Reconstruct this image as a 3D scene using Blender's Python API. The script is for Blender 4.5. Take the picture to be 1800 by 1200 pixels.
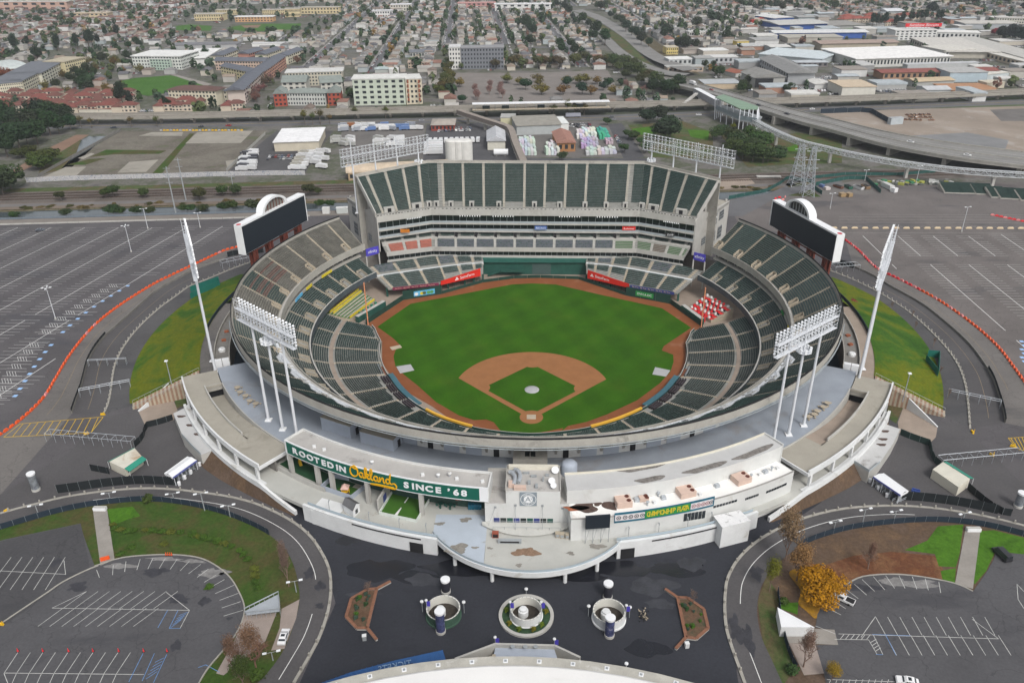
import bpy,bmesh,math,random
from math import atan2,ceil,cos,degrees,hypot,pi,radians,sin,sqrt
import numpy as np
NA=np.array
from mathutils import Vector,Matrix
from mathutils.geometry import tessellate_polygon
for _o in list(bpy.data.objects):
 bpy.data.objects.remove(_o)
scene=bpy.context.scene
COL=scene.collection
AE=bpy.data.objects.new
link=COL.objects.link
R=radians
random.seed(7)
CAM=NA([2.2067,-232.7011,152.2474])
CTH,CYAW,CROLL,CF=R(27.74618642),R(-2.12929105),R(-.60612013),1400.
_f=NA([sin(CYAW)*cos(CTH),cos(CYAW)*cos(CTH),-sin(CTH)])
_r=NA([cos(CYAW),-sin(CYAW),0.])
_u=np.cross(_r,_f)
_c,_s=cos(CROLL),sin(CROLL)
CX=_c*_r+_s*_u
CY=-_s*_r+_c*_u
BV=bpy.data.cameras.new('camera')
BV.lens=28.
BV.sensor_width=36.
BV.clip_start=1.
BV.clip_end=9000.
cam=AE('camera',BV)
link(cam)
m4=Matrix(((CX[0],CY[0],-_f[0],CAM[0]),(CX[1],CY[1],-_f[1],CAM[1]),(CX[2],CY[2],-_f[2],CAM[2]),(0,0,0,1)))
cam.matrix_world=m4
scene.camera=cam
world=bpy.data.worlds.new('World')
scene.world=world
world.use_nodes=True
wn=world.node_tree
wn.nodes.clear()
wo=wn.nodes.new('ShaderNodeOutputWorld')
wb=wn.nodes.new('ShaderNodeBackground')
sky=wn.nodes.new('ShaderNodeTexSky')
sky.sky_type='NISHITA'
sky.sun_disc=False
sky.sun_elevation=R(48)
sky.sun_rotation=R(150)
sky.air_density=1.
sky.dust_density=4.
sky.ozone_density=1.
hs=wn.nodes.new('ShaderNodeHueSaturation')
hs.inputs['Saturation'].default_value=.25
wn.links.new(sky.outputs[0],hs.inputs['Color'])
wn.links.new(hs.outputs[0],wb.inputs[0])
wb.inputs[1].default_value=.12
wn.links.new(wb.outputs[0],wo.inputs[0])
EJ=bpy.data.lights.new('sun','SUN')
EJ.energy=1.1
EJ.angle=R(14)
EJ.color=(1.,.97,.93)
sun=AE('sun',EJ)
link(sun)
_az,_el=R(150),R(48)
D8=Vector((sin(_az)*cos(_el),cos(_az)*cos(_el),sin(_el)))
sun.rotation_euler=D8.to_track_quat('Z','Y').to_euler()
sun.location=D8*600
scene.render.engine='CYCLES'
vs=scene.view_settings
vs.view_transform='Standard'
vs.look='None'
vs.exposure=.5
vs.gamma=1.
vs.use_curve_mapping=False
cy_=scene.cycles
cy_.max_bounces=5
cy_.diffuse_bounces=3
cy_.glossy_bounces=2
cy_.transmission_bounces=2
cy_.use_denoising=True
GZ=7.5
CC=NA([.3,55.])
def ray(px,py):
 return _f*CF+CX*(px-900.)+CY*(600.-py)
def G(px,py,z=GZ):
 d=ray(px,py);t=(z-CAM[2])/d[2];p=CAM+t*d;return NA([p[0],p[1],z])
def YZ(px,py,Y):
 d=ray(px,py);t=(Y-CAM[1])/d[1];return CAM+t*d
def RZ(px,py,rad):
 d=ray(px,py);ox,oy=CAM[0]-CC[0],CAM[1]-CC[1];a=d[0]**2+d[1]**2;b=2*(ox*d[0]+oy*d[1]);c=ox*ox+oy*oy-rad*rad;disc=max(b*b-4*a*c,0);t=(-b-sqrt(disc))/(2*a);p=CAM+t*d;return p
def DJ(p):
 d=np.asarray(p,float)-CAM;zc=d@_f;return 900+CF*(d@CX)/zc,600-CF*(d@CY)/zc
def pol(r,a,z=0.):
 a=R(a);return NA([CC[0]+r*sin(a),CC[1]-r*cos(a),z])
def ang(p):
 return degrees(atan2(p[0]-CC[0],-(p[1]-CC[1])))
EO={'A':(0,0,3),'B':(600,0,3),'C':(1200,0,3),'D':(0,360,3),'E':(600,360,3),'F':(1200,360,3),'G':(0,640,3),'H':(450,640,3),'I':(850,640,3),'J':(1200,640,3),'K':(0,840,3),'L':(500,900,3.6),'M':(900,900,3.6),'N':(1200,840,3),'h':(500,740,5),'i':(1000,740,5),'j':(1300,620,5),'g':(300,640,5),'k':(760,840,5),'p':(0,0,1)}
def P(c,*pts):
 ox,oy,s=EO[c];return[(ox+x/s,oy+y/s)for x,y in pts]
def GP(c,*pts,z=GZ):
 return[G(a,b,z)for a,b in P(c,*pts)]
GW={}
def nd(nt,t,**kw):
 n=nt.nodes.new(t)
 for k,v in kw.items():
  setattr(n,k,v)
 return n
def BO(name,rough=.85,spec=.3,metal=0.):
 m=bpy.data.materials.new(name);m.use_nodes=True;nt=m.node_tree;b=nt.nodes['Principled BSDF'];b.inputs['Roughness'].default_value=rough;b.inputs['Specular IOR Level'].default_value=spec;b.inputs['Metallic'].default_value=metal;GW[name]=m;return m,nt,b
def BG(nt,pos,scale,detail=4,rough=.6,dist=0.):
 n=nd(nt,'ShaderNodeTexNoise');n.inputs['Scale'].default_value=scale;n.inputs['Detail'].default_value=detail;n.inputs['Roughness'].default_value=rough;n.inputs['Distortion'].default_value=dist;nt.links.new(pos,n.inputs['Vector']);return n.outputs['Fac']
def CG(nt,fac,stops):
 n=nd(nt,'ShaderNodeValToRGB');e=n.color_ramp.elements
 while len(e)<len(stops):
  e.new(.5)
 for i,(p,c)in enumerate(stops):
  e[i].position=p;e[i].color=(c[0],c[1],c[2],1)if len(c)==3 else c
 nt.links.new(fac,n.inputs[0]);return n.outputs[0]
def mix(nt,fac,a,b,mode='MIX'):
 n=nd(nt,'ShaderNodeMix',data_type='RGBA',blend_type=mode)
 for i,v in((0,fac),(6,a),(7,b)):
  if hasattr(v,'is_output')or isinstance(v,bpy.types.NodeSocket):
   nt.links.new(v,n.inputs[i])
  elif i==0:
   n.inputs[0].default_value=v
  else:
   n.inputs[i].default_value=(v[0],v[1],v[2],1)
 return n.outputs[2]
def CA(nt):
 return nd(nt,'ShaderNodeNewGeometry').outputs['Position']
def CV(v):
 return(v,v,v)
def mul(c,k):
 return tuple(min(1,x*k)for x in c)
def mat(name,col,rough=.8,var=.18,scale=.35,spec=.25,metal=0.,fine=4.,stain=None,stain_amt=0.,stain_scale=.12,bump=0.):
 if name in GW:
  return GW[name]
 m,nt,b=BO(name,rough,spec,metal);p=CA(nt);n1=BG(nt,p,scale,5,.65);c1=CG(nt,n1,[(.28,mul(col,1-var)),(.72,mul(col,1+var))]);n2=BG(nt,p,fine,3,.6);c2=CG(nt,n2,[(.3,CV(1-var*.6)),(.7,CV(1+var*.2))]);c=mix(nt,1.,c1,c2,'MULTIPLY')
 if stain is not None:
  n3=BG(nt,p,stain_scale,6,.7,.6);f=CG(nt,n3,[(.62-.14*stain_amt,(0,0,0)),(.72,(1,1,1))]);c=mix(nt,f,c,stain)
 nt.links.new(c,b.inputs['Base Color'])
 if bump:
  bn=nd(nt,'ShaderNodeBump');bn.inputs['Strength'].default_value=bump;bn.inputs['Distance'].default_value=.1;nt.links.new(n2,bn.inputs['Height']);nt.links.new(bn.outputs[0],b.inputs['Normal'])
 return m
def CW(name,rough=.8,var=.2,scale=.6,spec=.25):
 m,nt,b=BO(name,rough,spec);oi=nd(nt,'ShaderNodeObjectInfo');p=CA(nt);n1=BG(nt,p,scale,5,.7);c2=CG(nt,n1,[(.3,CV(1-var)),(.72,CV(1+var*.3))]);c=mix(nt,1.,oi.outputs['Color'],c2,'MULTIPLY');nt.links.new(c,b.inputs['Base Color']);return m
class MB:
 def __init__(self):
  self.v=[];self.f=[];self.mi=[];self.mats=[]
 def m(self,mt):
  if mt not in self.mats:
   self.mats.append(mt)
  return self.mats.index(mt)
 def Y(self,pts,mt):
  i=len(self.v);self.v+=[tuple(map(float,p))for p in pts];self.f.append(tuple(range(i,i+len(pts))));self.mi.append(self.m(mt));return self
 def Z(self,verts,faces,mt):
  i=len(self.v);self.v+=[tuple(map(float,p))for p in verts];k=self.m(mt)
  for f in faces:
   self.f.append(tuple(i+j for j in f));self.mi.append(k)
  return self
 def X(self,c,s,rz=0.,mt=None,top=None,taper=1.):
  x,y,z=s[0]/2,s[1]/2,s[2];cs,sn=cos(rz),sin(rz);V=[]
  for zz,k in((0,1.),(z,taper)):
   for dx,dy in((-x,-y),(x,-y),(x,y),(-x,y)):
    dx,dy=dx*k,dy*k;V.append((c[0]+dx*cs-dy*sn,c[1]+dx*sn+dy*cs,c[2]+zz))
  self.Z(V,[(3,2,1,0),(0,1,5,4),(1,2,6,5),(2,3,7,6),(3,0,4,7)],mt);self.Z(V[4:],[(0,1,2,3)],top or mt);return self
 def Q(self,poly,z0,z1,mt,top=None,bottom=True):
  poly=[(p[0],p[1])for p in poly];a=sum(poly[i][0]*poly[(i+1)%len(poly)][1]-poly[(i+1)%len(poly)][0]*poly[i][1]for i in range(len(poly)))
  if a<0:
   poly=poly[::-1]
  n=len(poly);V=[(x,y,z0)for x,y in poly]+[(x,y,z1)for x,y in poly];self.Z(V,[(i,(i+1)%n,n+(i+1)%n,n+i)for i in range(n)],mt);tri=tessellate_polygon([[Vector((x,y,0))for x,y in poly]]);T=[]
  for t in tri:
   (x0,y0),(x1,y1),(x2,y2)=(poly[t[0]],poly[t[1]],poly[t[2]])
   if(x1-x0)*(y2-y0)-(x2-x0)*(y1-y0)<0:
    t=(t[0],t[2],t[1])
   T.append(t)
  self.Z(V[n:],T,top or mt)
  if bottom:
   self.Z(V[:n],[t[::-1]for t in T],mt)
  return self
 def S(self,poly,z,mt):
  pts=[Vector((p[0],p[1],0))for p in poly];tri=tessellate_polygon([pts]);V=[(p[0],p[1],p[2]if z is None else z)for p in poly];T=[]
  for t in tri:
   a,b,c=(pts[i]for i in t);T.append(t if(b-a).cross(c-a).z>0 else(t[0],t[2],t[1]))
  self.Z(V,T,mt);return self
 def N(self,pts,w,z,mt,closed=False):
  L,Rr=Of(pts,w/2,closed),Of(pts,-w/2,closed);n=len(pts);V=[]
  for i in range(n):
   zz=pts[i][2]if z is None else z;V+=[(L[i][0],L[i][1],zz),(Rr[i][0],Rr[i][1],zz)]
  m=n if closed else n-1;self.Z(V,[(2*i,2*i+1,(2*i+3)%(2*n),(2*i+2)%(2*n))for i in range(m)],mt);return self
 def W(self,pts,w,z0,z1,mt,top=None,closed=False):
  n=len(pts);L,Rr=Of(pts,w/2,closed),Of(pts,-w/2,closed);a=z0 if isinstance(z0,(list,tuple,np.ndarray))else[z0]*n;b=z1 if isinstance(z1,(list,tuple,np.ndarray))else[z1]*n;V=[]
  for i in range(n):
   V+=[(L[i][0],L[i][1],a[i]),(Rr[i][0],Rr[i][1],a[i]),(Rr[i][0],Rr[i][1],b[i]),(L[i][0],L[i][1],b[i])]
  F,T=[],[];m=n if closed else n-1
  for i in range(m):
   p,q=4*i,4*((i+1)%n);F+=[(p+1,q+1,q+2,p+2),(q,p,p+3,q+3),(p,q,q+1,p+1)];T+=[(p+2,q+2,q+3,p+3)]
  if not closed:
   e=4*(n-1);F+=[(0,1,2,3),(e+1,e,e+3,e+2)]
  self.Z(V,F,mt);i0=len(self.v)-len(V);k=self.m(top or mt)
  for t in T:
   self.f.append(tuple(i0+j for j in t));self.mi.append(k)
  return self
 def T(self,a,b,r0,r1=None,mt=None,n=8,caps=True):
  r1=r0 if r1 is None else r1;a,b=Vector(a),Vector(b);d=(b-a)
  if d.length<1e-6:
   return self
  q=d.to_track_quat('Z','Y');V=[]
  for p,rr in((a,r0),(b,r1)):
   for i in range(n):
    t=2*pi*i/n;V.append(p+q@Vector((cos(t)*rr,sin(t)*rr,0)))
  F=[(i,(i+1)%n,n+(i+1)%n,n+i)for i in range(n)]
  if caps:
   F+=[tuple(range(n-1,-1,-1)),tuple(range(n,2*n))]
  self.Z(V,F,mt);return self
 def H(self,c,prof,mt,n=24):
  V=[]
  for r,z in prof:
   for i in range(n):
    t=2*pi*i/n;V.append((c[0]+r*cos(t),c[1]+r*sin(t),c[2]+z))
  F=[]
  for k in range(len(prof)-1):
   for i in range(n):
    j=(i+1)%n;F.append((k*n+i,k*n+j,(k+1)*n+j,(k+1)*n+i))
  self.Z(V,F,mt);return self
 def K(self,prof,a0,a1,mt,step=2.,caps=True,mt_of=None):
  n=max(2,int(abs(a1-a0)/step)+1);V=[]
  for i in range(n):
   a=a0+(a1-a0)*i/(n-1)
   for r,z in prof:
    V.append(pol(r,a,z))
  m=len(prof);base=len(self.v);self.v+=[tuple(map(float,p))for p in V]
  for i in range(n-1):
   for k in range(m):
    j=(k+1)%m;self.f.append((base+i*m+k,base+(i+1)*m+k,base+(i+1)*m+j,base+i*m+j));self.mi.append(self.m(mt if mt_of is None else mt_of(k)))
  if caps:
   self.f.append(tuple(base+k for k in range(m-1,-1,-1)));self.mi.append(self.m(mt));self.f.append(tuple(base+(n-1)*m+k for k in range(m)));self.mi.append(self.m(mt))
  return self
 def data(self,name,smooth=False):
  me=bpy.data.meshes.new(name);me.from_pydata(self.v,[],self.f)
  for mt in self.mats:
   me.materials.append(mt)
  me.polygons.foreach_set('material_index',self.mi)
  if smooth:
   me.polygons.foreach_set('use_smooth',[True]*len(me.polygons))
  me.update();return me
 def B(self,name,parent=None,smooth=False):
  o=AE(name,self.data(name,smooth));link(o)
  if parent is not None:
   DO(o,parent)
  return o
def DO(o,parent):
 o.parent=parent;o.matrix_parent_inverse=Matrix.Translation(parent.location).inverted()if parent.parent is None else Matrix.Identity(4)
def Of(pts,d,closed=False):
 n=len(pts);out=[]
 for i in range(n):
  if closed:
   p0,p1=pts[i-1],pts[(i+1)%n]
  else:
   p0,p1=pts[max(i-1,0)],pts[min(i+1,n-1)]
  dx,dy=p1[0]-p0[0],p1[1]-p0[1];l=hypot(dx,dy)or 1;out.append((pts[i][0]-dy/l*d,pts[i][1]+dx/l*d))
 return out
def Sm(pts,k=6,closed=False):
 pts=[np.asarray(p,float)for p in pts];n=len(pts);out=[]
 for i in range(n if closed else n-1):
  g=(lambda j:pts[j%n])if closed else(lambda j:pts[min(max(j,0),n-1)]);p0,p1,p2,p3=g(i-1),g(i),g(i+1),g(i+2)
  for s in range(k):
   t=s/k;out.append(.5*((2*p1)+(-p0+p2)*t+(2*p0-5*p1+4*p2-p3)*t*t+(-p0+3*p1-3*p2+p3)*t**3))
 if not closed:
  out.append(pts[-1])
 return out
def CR(pts,step,start=0.):
 out=[];need=start
 for a,b in zip(pts[:-1],pts[1:]):
  a,b=np.asarray(a,float),np.asarray(b,float);l=hypot(b[0]-a[0],b[1]-a[1])
  while need<=l and l>0:
   out.append((a+(b-a)*need/l,atan2(b[1]-a[1],b[0]-a[0])));need+=step
  need-=l
 return out
def AC(name,label,cat,loc=(0,0,0),group=None):
 o=AE(name,None);o.empty_display_size=.5;o.location=loc;link(o);return tag(o,label,cat,group)
def tag(o,label=None,cat=None,group=None,kind=None):
 if label:
  o['label']=label
 if cat:
  o['category']=cat
 if group:
  o['group']=group
 if kind:
  o['kind']=kind
 return o
def AH(o):
 o['kind']='structure';return o
def EY(src,loc,rz=0.,label=None,scale=None):
 r=src.copy();link(r);r.location=loc;r.rotation_euler=(0,0,rz)
 if scale:
  r.scale=scale if isinstance(scale,tuple)else(scale,)*3
 if label:
  r['label']=label
 for ch in src.children:
  c=ch.copy();link(c);c.parent=r
  for g in ch.children:
   d=g.copy();link(d);d.parent=c
 return r
def A2(name,body,mt,size,parent,mw,align='CENTER',extrude=.03,shear=0.,sx=1.,ay='CENTER',bold=0.):
 cu=bpy.data.curves.new(name,'FONT');cu.body=body;cu.size=size;cu.align_x=align;cu.align_y=ay;cu.extrude=extrude;cu.shear=shear;cu.resolution_u=3;cu.offset=bold
 if sx!=1.:
  cu.space_character=1.
 o=AE(name,cu);link(o);dg=bpy.context.evaluated_depsgraph_get();me=bpy.data.meshes.new_from_object(o.evaluated_get(dg));bpy.data.objects.remove(o);me.name=name;me.materials.clear();me.materials.append(mt);me.transform(mw@Matrix.Diagonal((sx,1,1,1)));ob=AE(name,me);link(ob)
 if parent is not None:
  DO(ob,parent)
 return ob
def AL(o,x,y):
 x=Vector(x).normalized();y=Vector(y);y=(y-x*y.dot(x)).normalized();z=x.cross(y);return Matrix(((x[0],y[0],z[0],o[0]),(x[1],y[1],z[1],o[1]),(x[2],y[2],z[2],o[2]),(0,0,0,1)))
def C4(pt,poly):
 x,y=pt;c=False;n=len(poly)
 for i in range(n):
  x0,y0=poly[i];x1,y1=poly[(i+1)%n]
  if(y0>y)!=(y1>y)and x<(x1-x0)*(y-y0)/(y1-y0)+x0:
   c=not c
 return c
def A6(name,col,patch,amt=.5,crack=True,seal=None):
 m,nt,b=BO(name,.9,.2);p=CA(nt);c=CG(nt,BG(nt,p,.05,5,.6),[(.3,mul(col,.84)),(.7,mul(col,1.14))]);c=mix(nt,1.,c,CG(nt,BG(nt,p,1.6,4,.7),[(.3,CV(.86)),(.7,CV(1.08))]),'MULTIPLY');mp=nd(nt,'ShaderNodeVectorMath',operation='MULTIPLY');mp.inputs[1].default_value=(.55,1.5,1.);nt.links.new(p,mp.inputs[0]);f=CG(nt,BG(nt,mp.outputs[0],.04,7,.66,.25),[(.6-.1*amt,(0,0,0)),(.7-.1*amt,(.8,.8,.8))]);c=mix(nt,f,c,patch)
 if crack:
  v=nd(nt,'ShaderNodeTexVoronoi',feature='DISTANCE_TO_EDGE');v.inputs['Scale'].default_value=.11;w=nd(nt,'ShaderNodeVectorMath',operation='ADD');nn=nd(nt,'ShaderNodeTexNoise');nn.inputs['Scale'].default_value=.25;nn.inputs['Detail'].default_value=4;nt.links.new(p,nn.inputs['Vector']);sc=nd(nt,'ShaderNodeVectorMath',operation='SCALE');sc.inputs['Scale'].default_value=5.;nt.links.new(nn.outputs['Color'],sc.inputs[0]);nt.links.new(p,w.inputs[0]);nt.links.new(sc.outputs[0],w.inputs[1]);nt.links.new(w.outputs[0],v.inputs['Vector']);cf=CG(nt,v.outputs['Distance'],[(0.,CV(.75)),(.012,CV(0.))]);c=mix(nt,cf,c,mul(col,.55))
 nt.links.new(c,b.inputs['Base Color']);return m
def A4(name,cols,scale=.06,fine=1.2,rough=.95,bump=0.):
 m,nt,b=BO(name,rough,.1);p=CA(nt);n=len(cols);c=CG(nt,BG(nt,p,scale,7,.68,.4),[(.3+.4*i/max(1,n-1),cols[i])for i in range(n)]);f2=BG(nt,p,fine,5,.75);c=mix(nt,1.,c,CG(nt,f2,[(.25,CV(.62)),(.75,CV(1.18))]),'MULTIPLY');nt.links.new(c,b.inputs['Base Color'])
 if bump:
  bn=nd(nt,'ShaderNodeBump');bn.inputs['Strength'].default_value=bump;bn.inputs['Distance'].default_value=.3;nt.links.new(f2,bn.inputs['Height']);nt.links.new(bn.outputs[0],b.inputs['Normal'])
 return m
H3=A6('asphalt_lot',(.098,.092,.096),(.066,.066,.074),.45)
G5=A6('asphalt_lot_brown',(.142,.128,.122),(.078,.075,.08),.45)
CP=A6('asphalt_road',(.088,.086,.088),(.054,.055,.06),.5)
AX=A6('asphalt_worn',(.15,.14,.132),(.075,.073,.075),.3)
BB=A6('asphalt_lane',(.088,.084,.086),(.07,.068,.072),.2,crack=False)
B0=A6('asphalt_low_lot',(.086,.085,.09),(.058,.058,.064),.2)
ED=A6('asphalt_sealed',(.034,.036,.044),(.02,.021,.026),.45,crack=False)
CL=A6('street_asphalt',(.13,.13,.135),(.1,.1,.105),.2,crack=False)
CU=A6('bridge_pavement',(.22,.215,.205),(.17,.166,.16),.2,crack=False)
CS=A4('city_ground',[(.1,.095,.09),(.17,.16,.15),(.09,.1,.065),(.21,.2,.185)],.045,.5)
FX=A4('vacant_lot_ground',[(.12,.115,.09),(.19,.175,.145),(.14,.125,.105),(.095,.13,.045)],.03,.7)
CI=A4('scrub',[(.07,.08,.035),(.12,.095,.05),(.06,.1,.03),(.14,.12,.075)],.08,.8,bump=.4)
DRY=A4('dry_bank',[(.15,.12,.07),(.1,.085,.05),(.19,.165,.115)],.07,.9,bump=.4)
H1=A4('berm_grass',[(.03,.085,.012),(.05,.115,.014),(.13,.145,.01),(.045,.105,.015),(.09,.085,.03)],.035,1.1,bump=.5)
DF=A4('low_grass',[(.032,.075,.012),(.05,.09,.018),(.085,.075,.03),(.036,.085,.014)],.06,1.1,bump=.5)
AR=A4('bright_grass',[(.05,.13,.012),(.07,.17,.016),(.04,.1,.012)],.12,1.1,bump=.5)
BZ=A4('bark_bed',[(.15,.105,.08),(.11,.075,.052),(.19,.12,.07)],.1,1.2,bump=.4)
FP=A4('rust_bed',[(.2,.09,.04),(.13,.055,.03),(.22,.12,.06)],.15,1.2,bump=.4)
B5=A4('park_grass',[(.05,.13,.02),(.07,.16,.03)],.05,.5)
F7=A4('ballast',[(.1,.085,.075),(.15,.13,.115),(.08,.07,.062)],.06,.8)
EF=A4('leaf_litter',[(.2,.11,.03),(.36,.19,.02),(.18,.13,.09)],.2,1.5)
def D0():
 m,nt,b=BO('field_grass',.9,.1);p=CA(nt);c=CG(nt,BG(nt,p,.07,5,.6),[(.3,(.025,.084,.003)),(.52,(.033,.1,.004)),(.75,(.05,.106,.007))])
 for sx,sy,amt,f in((.92,.38,.06,.07),(.75,-.66,.045,.09)):
  dt=nd(nt,'ShaderNodeVectorMath',operation='DOT_PRODUCT');dt.inputs[1].default_value=(sx,sy,0);nt.links.new(p,dt.inputs[0]);mm=nd(nt,'ShaderNodeMath',operation='MULTIPLY');mm.inputs[1].default_value=f*2*pi;nt.links.new(dt.outputs['Value'],mm.inputs[0]);sn=nd(nt,'ShaderNodeMath',operation='SINE');nt.links.new(mm.outputs[0],sn.inputs[0]);mr=nd(nt,'ShaderNodeMapRange');mr.inputs[1].default_value,mr.inputs[2].default_value=-.6,.6;mr.inputs[3].default_value,mr.inputs[4].default_value=1-amt,1+amt;nt.links.new(sn.outputs[0],mr.inputs[0]);c=mix(nt,1.,c,mr.outputs[0],'MULTIPLY')
 c=mix(nt,1.,c,CG(nt,BG(nt,p,1.5,4,.7),[(.3,CV(.86)),(.7,CV(1.1))]),'MULTIPLY');nt.links.new(c,b.inputs['Base Color']);return m
GD=D0()
HO=mat('infield_clay',(.285,.13,.055),.95,.1,.2,.1)
HM=mat('warning_track',(.215,.078,.033),.95,.12,.12,.1,stain=(.26,.13,.08),stain_amt=.3)
BF=mat('concrete',(.36,.345,.31),.85,.14,.25,stain=(.2,.19,.17),stain_amt=.25)
AD=mat('concrete_light',(.43,.42,.392),.8,.1,.25,stain=(.3,.28,.25),stain_amt=.3)
BR=mat('concrete_dark',(.2,.19,.175),.85,.2,.3)
AG=mat('concrete_tan',(.4,.345,.265),.85,.14,.5,stain=(.27,.22,.16),stain_amt=.2)
C9=mat('tread_concrete',(.27,.27,.25),.9,.16,.2,stain=(.16,.155,.14),stain_amt=.3)
E3=mat('tread_concrete_old',(.3,.285,.245),.9,.18,.2,stain=(.17,.15,.125),stain_amt=.35)
EC=mat('ramp_concrete',(.34,.318,.27),.88,.12,.12,stain=(.24,.22,.18),stain_amt=.4,stain_scale=.09)
BD=mat('tan_paving',(.3,.245,.2),.9,.14,.2)
FL=mat('deck_coating',(.285,.315,.36),.45,.16,.07,.4,stain=(.24,.225,.215),stain_amt=.5,stain_scale=.05)
FY=mat('plaza_blue',(.42,.47,.53),.5,.1,.08,.4,stain=(.25,.23,.2),stain_amt=.05,stain_scale=.13)
D4=mat('plaza_grey',(.435,.435,.405),.6,.1,.1,.3,stain=(.27,.22,.17),stain_amt=.1,stain_scale=.12)
AJ=mat('white_paint',(.74,.75,.76),.6,.06,.3)
AF=mat('white_weathered',(.66,.67,.67),.7,.1,.2,stain=(.42,.4,.36),stain_amt=.2)
AT=mat('wall_white',(.6,.605,.59),.7,.06,.2,stain=(.47,.46,.43),stain_amt=.2)
E5=mat('roof_white',(.78,.77,.74),.7,.06,.2,stain=(.5,.44,.38),stain_amt=.25,stain_scale=.1)
DC=mat('roof_grey',(.41,.395,.375),.85,.12,.2,stain=(.13,.115,.1),stain_amt=.3,stain_scale=.07)
CM=mat('roof_grey_clean',(.47,.47,.465),.8,.08,.15,stain=(.2,.185,.17),stain_amt=.2,stain_scale=.06)
BY=mat('blue_grey_paint',(.37,.41,.475),.6,.08,.3)
DL=mat('seat_green',(.017,.04,.034),.55,.3,.6,.4)
BX=mat('seat_green_faded',(.042,.075,.068),.55,.3,.5,.4)
DP=mat('seat_slate',(.085,.1,.12),.55,.25,.6,.4)
FN=mat('bench_weathered',(.16,.155,.135),.7,.35,.25)
G6=mat('seat_dark',(.035,.05,.05),.6,.3,.3)
FM=mat('seat_red',(.36,.12,.085),.7,.15,.5)
AW=mat('green_wall',(.022,.085,.066),.6,.2,.3,.3)
DH=mat('green_padding',(.018,.055,.042),.6,.2,.3)
AZ=mat('dark_glass',(.015,.022,.022),.15,.3,.4,.5)
BE=mat('dark_void',(.02,.02,.022),.9,.2)
FO=mat('screen_black',(.016,.022,.03),.5,.08,.3)
B4=mat('rust_steel',(.16,.042,.028),.75,.35,.8)
AK=mat('steel_white',(.62,.64,.67),.45,.06,.4)
AA=mat('steel_grey',(.3,.32,.33),.5,.12,.5)
E6=mat('rail_grey',(.36,.4,.42),.5,.1,.5)
A9=mat('lamp_white',(.8,.82,.84),.3,.05,1.,.5)
CO=mat('fence_screen',(.014,.018,.02),.8,.2,.3)
BA=mat('fence_navy',(.018,.03,.045),.8,.2,.3)
BQ=mat('fence_green',(.022,.085,.075),.7,.2,.3)
FU=mat('paint_line',(.5,.5,.48),.8,.22,.4)
BJ=mat('paint_line_fresh',(.72,.72,.7),.8,.12,.4)
EE=mat('paint_yellow',(.62,.4,.03),.8,.15,.4)
DR=mat('paint_blue',(.13,.26,.5),.8,.15,.4)
DQ=mat('paint_faded',(.26,.2,.13),.9,.25,.4)
DV=mat('barrier_orange',(.72,.1,.02),.5,.12,.5,.4)
HR=mat('barrier_red',(.68,.035,.045),.5,.12,.5,.4)
HS=mat('barrier_faded',(.72,.26,.25),.5,.12,.5,.4)
CK=mat('safety_yellow',(.7,.42,.015),.6,.12,.6)
E4=mat('sign_green',(.006,.105,.072),.55,.06,.2)
G1=mat('sign_gold',(.8,.42,.005),.5,.04,.5)
E8=mat('kerb_concrete',(.33,.315,.28),.9,.16,.5)
HK=mat('turf',(.045,.125,.014),.85,.12,.3)
F9=mat('turf_green',(.05,.14,.04),.85,.12,.5)
D6=mat('blue_canopy',(.022,.085,.235),.5,.12,.4,.4)
HH=mat('bench_wood',(.22,.105,.065),.8,.2,1.)
HX=A4('planter_soil',[(.09,.055,.035),(.14,.085,.055),(.055,.075,.045)],.3,1.6)
FR=mat('sign_purple',(.075,.06,.42),.5,.08,.4)
GC=mat('sign_red',(.62,.028,.018),.5,.06,.3)
GX=mat('sign_maroon',(.2,.03,.07),.5,.2,.5)
DE=mat('sign_navy',(.04,.055,.2),.5,.2,.5)
EN=mat('sign_sky',(.12,.42,.66),.5,.15,.5)
GS=mat('sign_teal',(.02,.13,.2),.5,.3,.5)
DA=mat('sign_lime',(.03,.24,.06),.5,.1,.5)
D2=mat('unit_pink',(.56,.42,.35),.7,.08,.4)
BT=mat('galvanised',(.42,.45,.48),.4,.1,.6,.5,.3)
FZ=mat('fan_brown',(.1,.03,.02),.7,.2)
D3=mat('foul_pole',(.72,.3,.16),.6,.1,.5)
DD=mat('table_red',(.6,.03,.035),.6,.12,.5)
BN=mat('table_yellow',(.62,.5,.04),.6,.12,.5)
GV=mat('pad_yellow',(.75,.42,.05),.6,.05,.5)
DW=mat('mat_grey',(.38,.385,.39),.9,.08,.5)
FS=mat('mat_tan',(.42,.35,.26),.9,.1,.5)
FA=mat('arena_roof',(.74,.73,.71),.6,.05,.1,.3,stain=(.62,.6,.56),stain_amt=.4,stain_scale=.05)
EH=mat('arena_ledge',(.42,.405,.36),.85,.16,.3,stain=(.6,.6,.58),stain_amt=.3)
GO=CW('wall_painted',.85,.14,.2)
DU=CW('roof_weathered',.9,.24,.25)
CT=CW('car_paint',.3,.06,.5,.5)
GY=CW('foliage',.8,.45,.45,.2)
BS=mat('window_glass',(.03,.036,.042),.12,.3,.3,.5)
HI=mat('tyre',(.02,.02,.02),.9,.1)
HT=mat('bark',(.12,.1,.085),.95,.25,1.)
HJ=mat('twig',(.2,.14,.11),.95,.2,1.)
GQ=mat('twig_red',(.24,.13,.1),.95,.2,1.)
F5=mat('station_green',(.2,.29,.21),.6,.1,.2)
G3=mat('cap_red',(.45,.02,.03),.5,.05)
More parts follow.
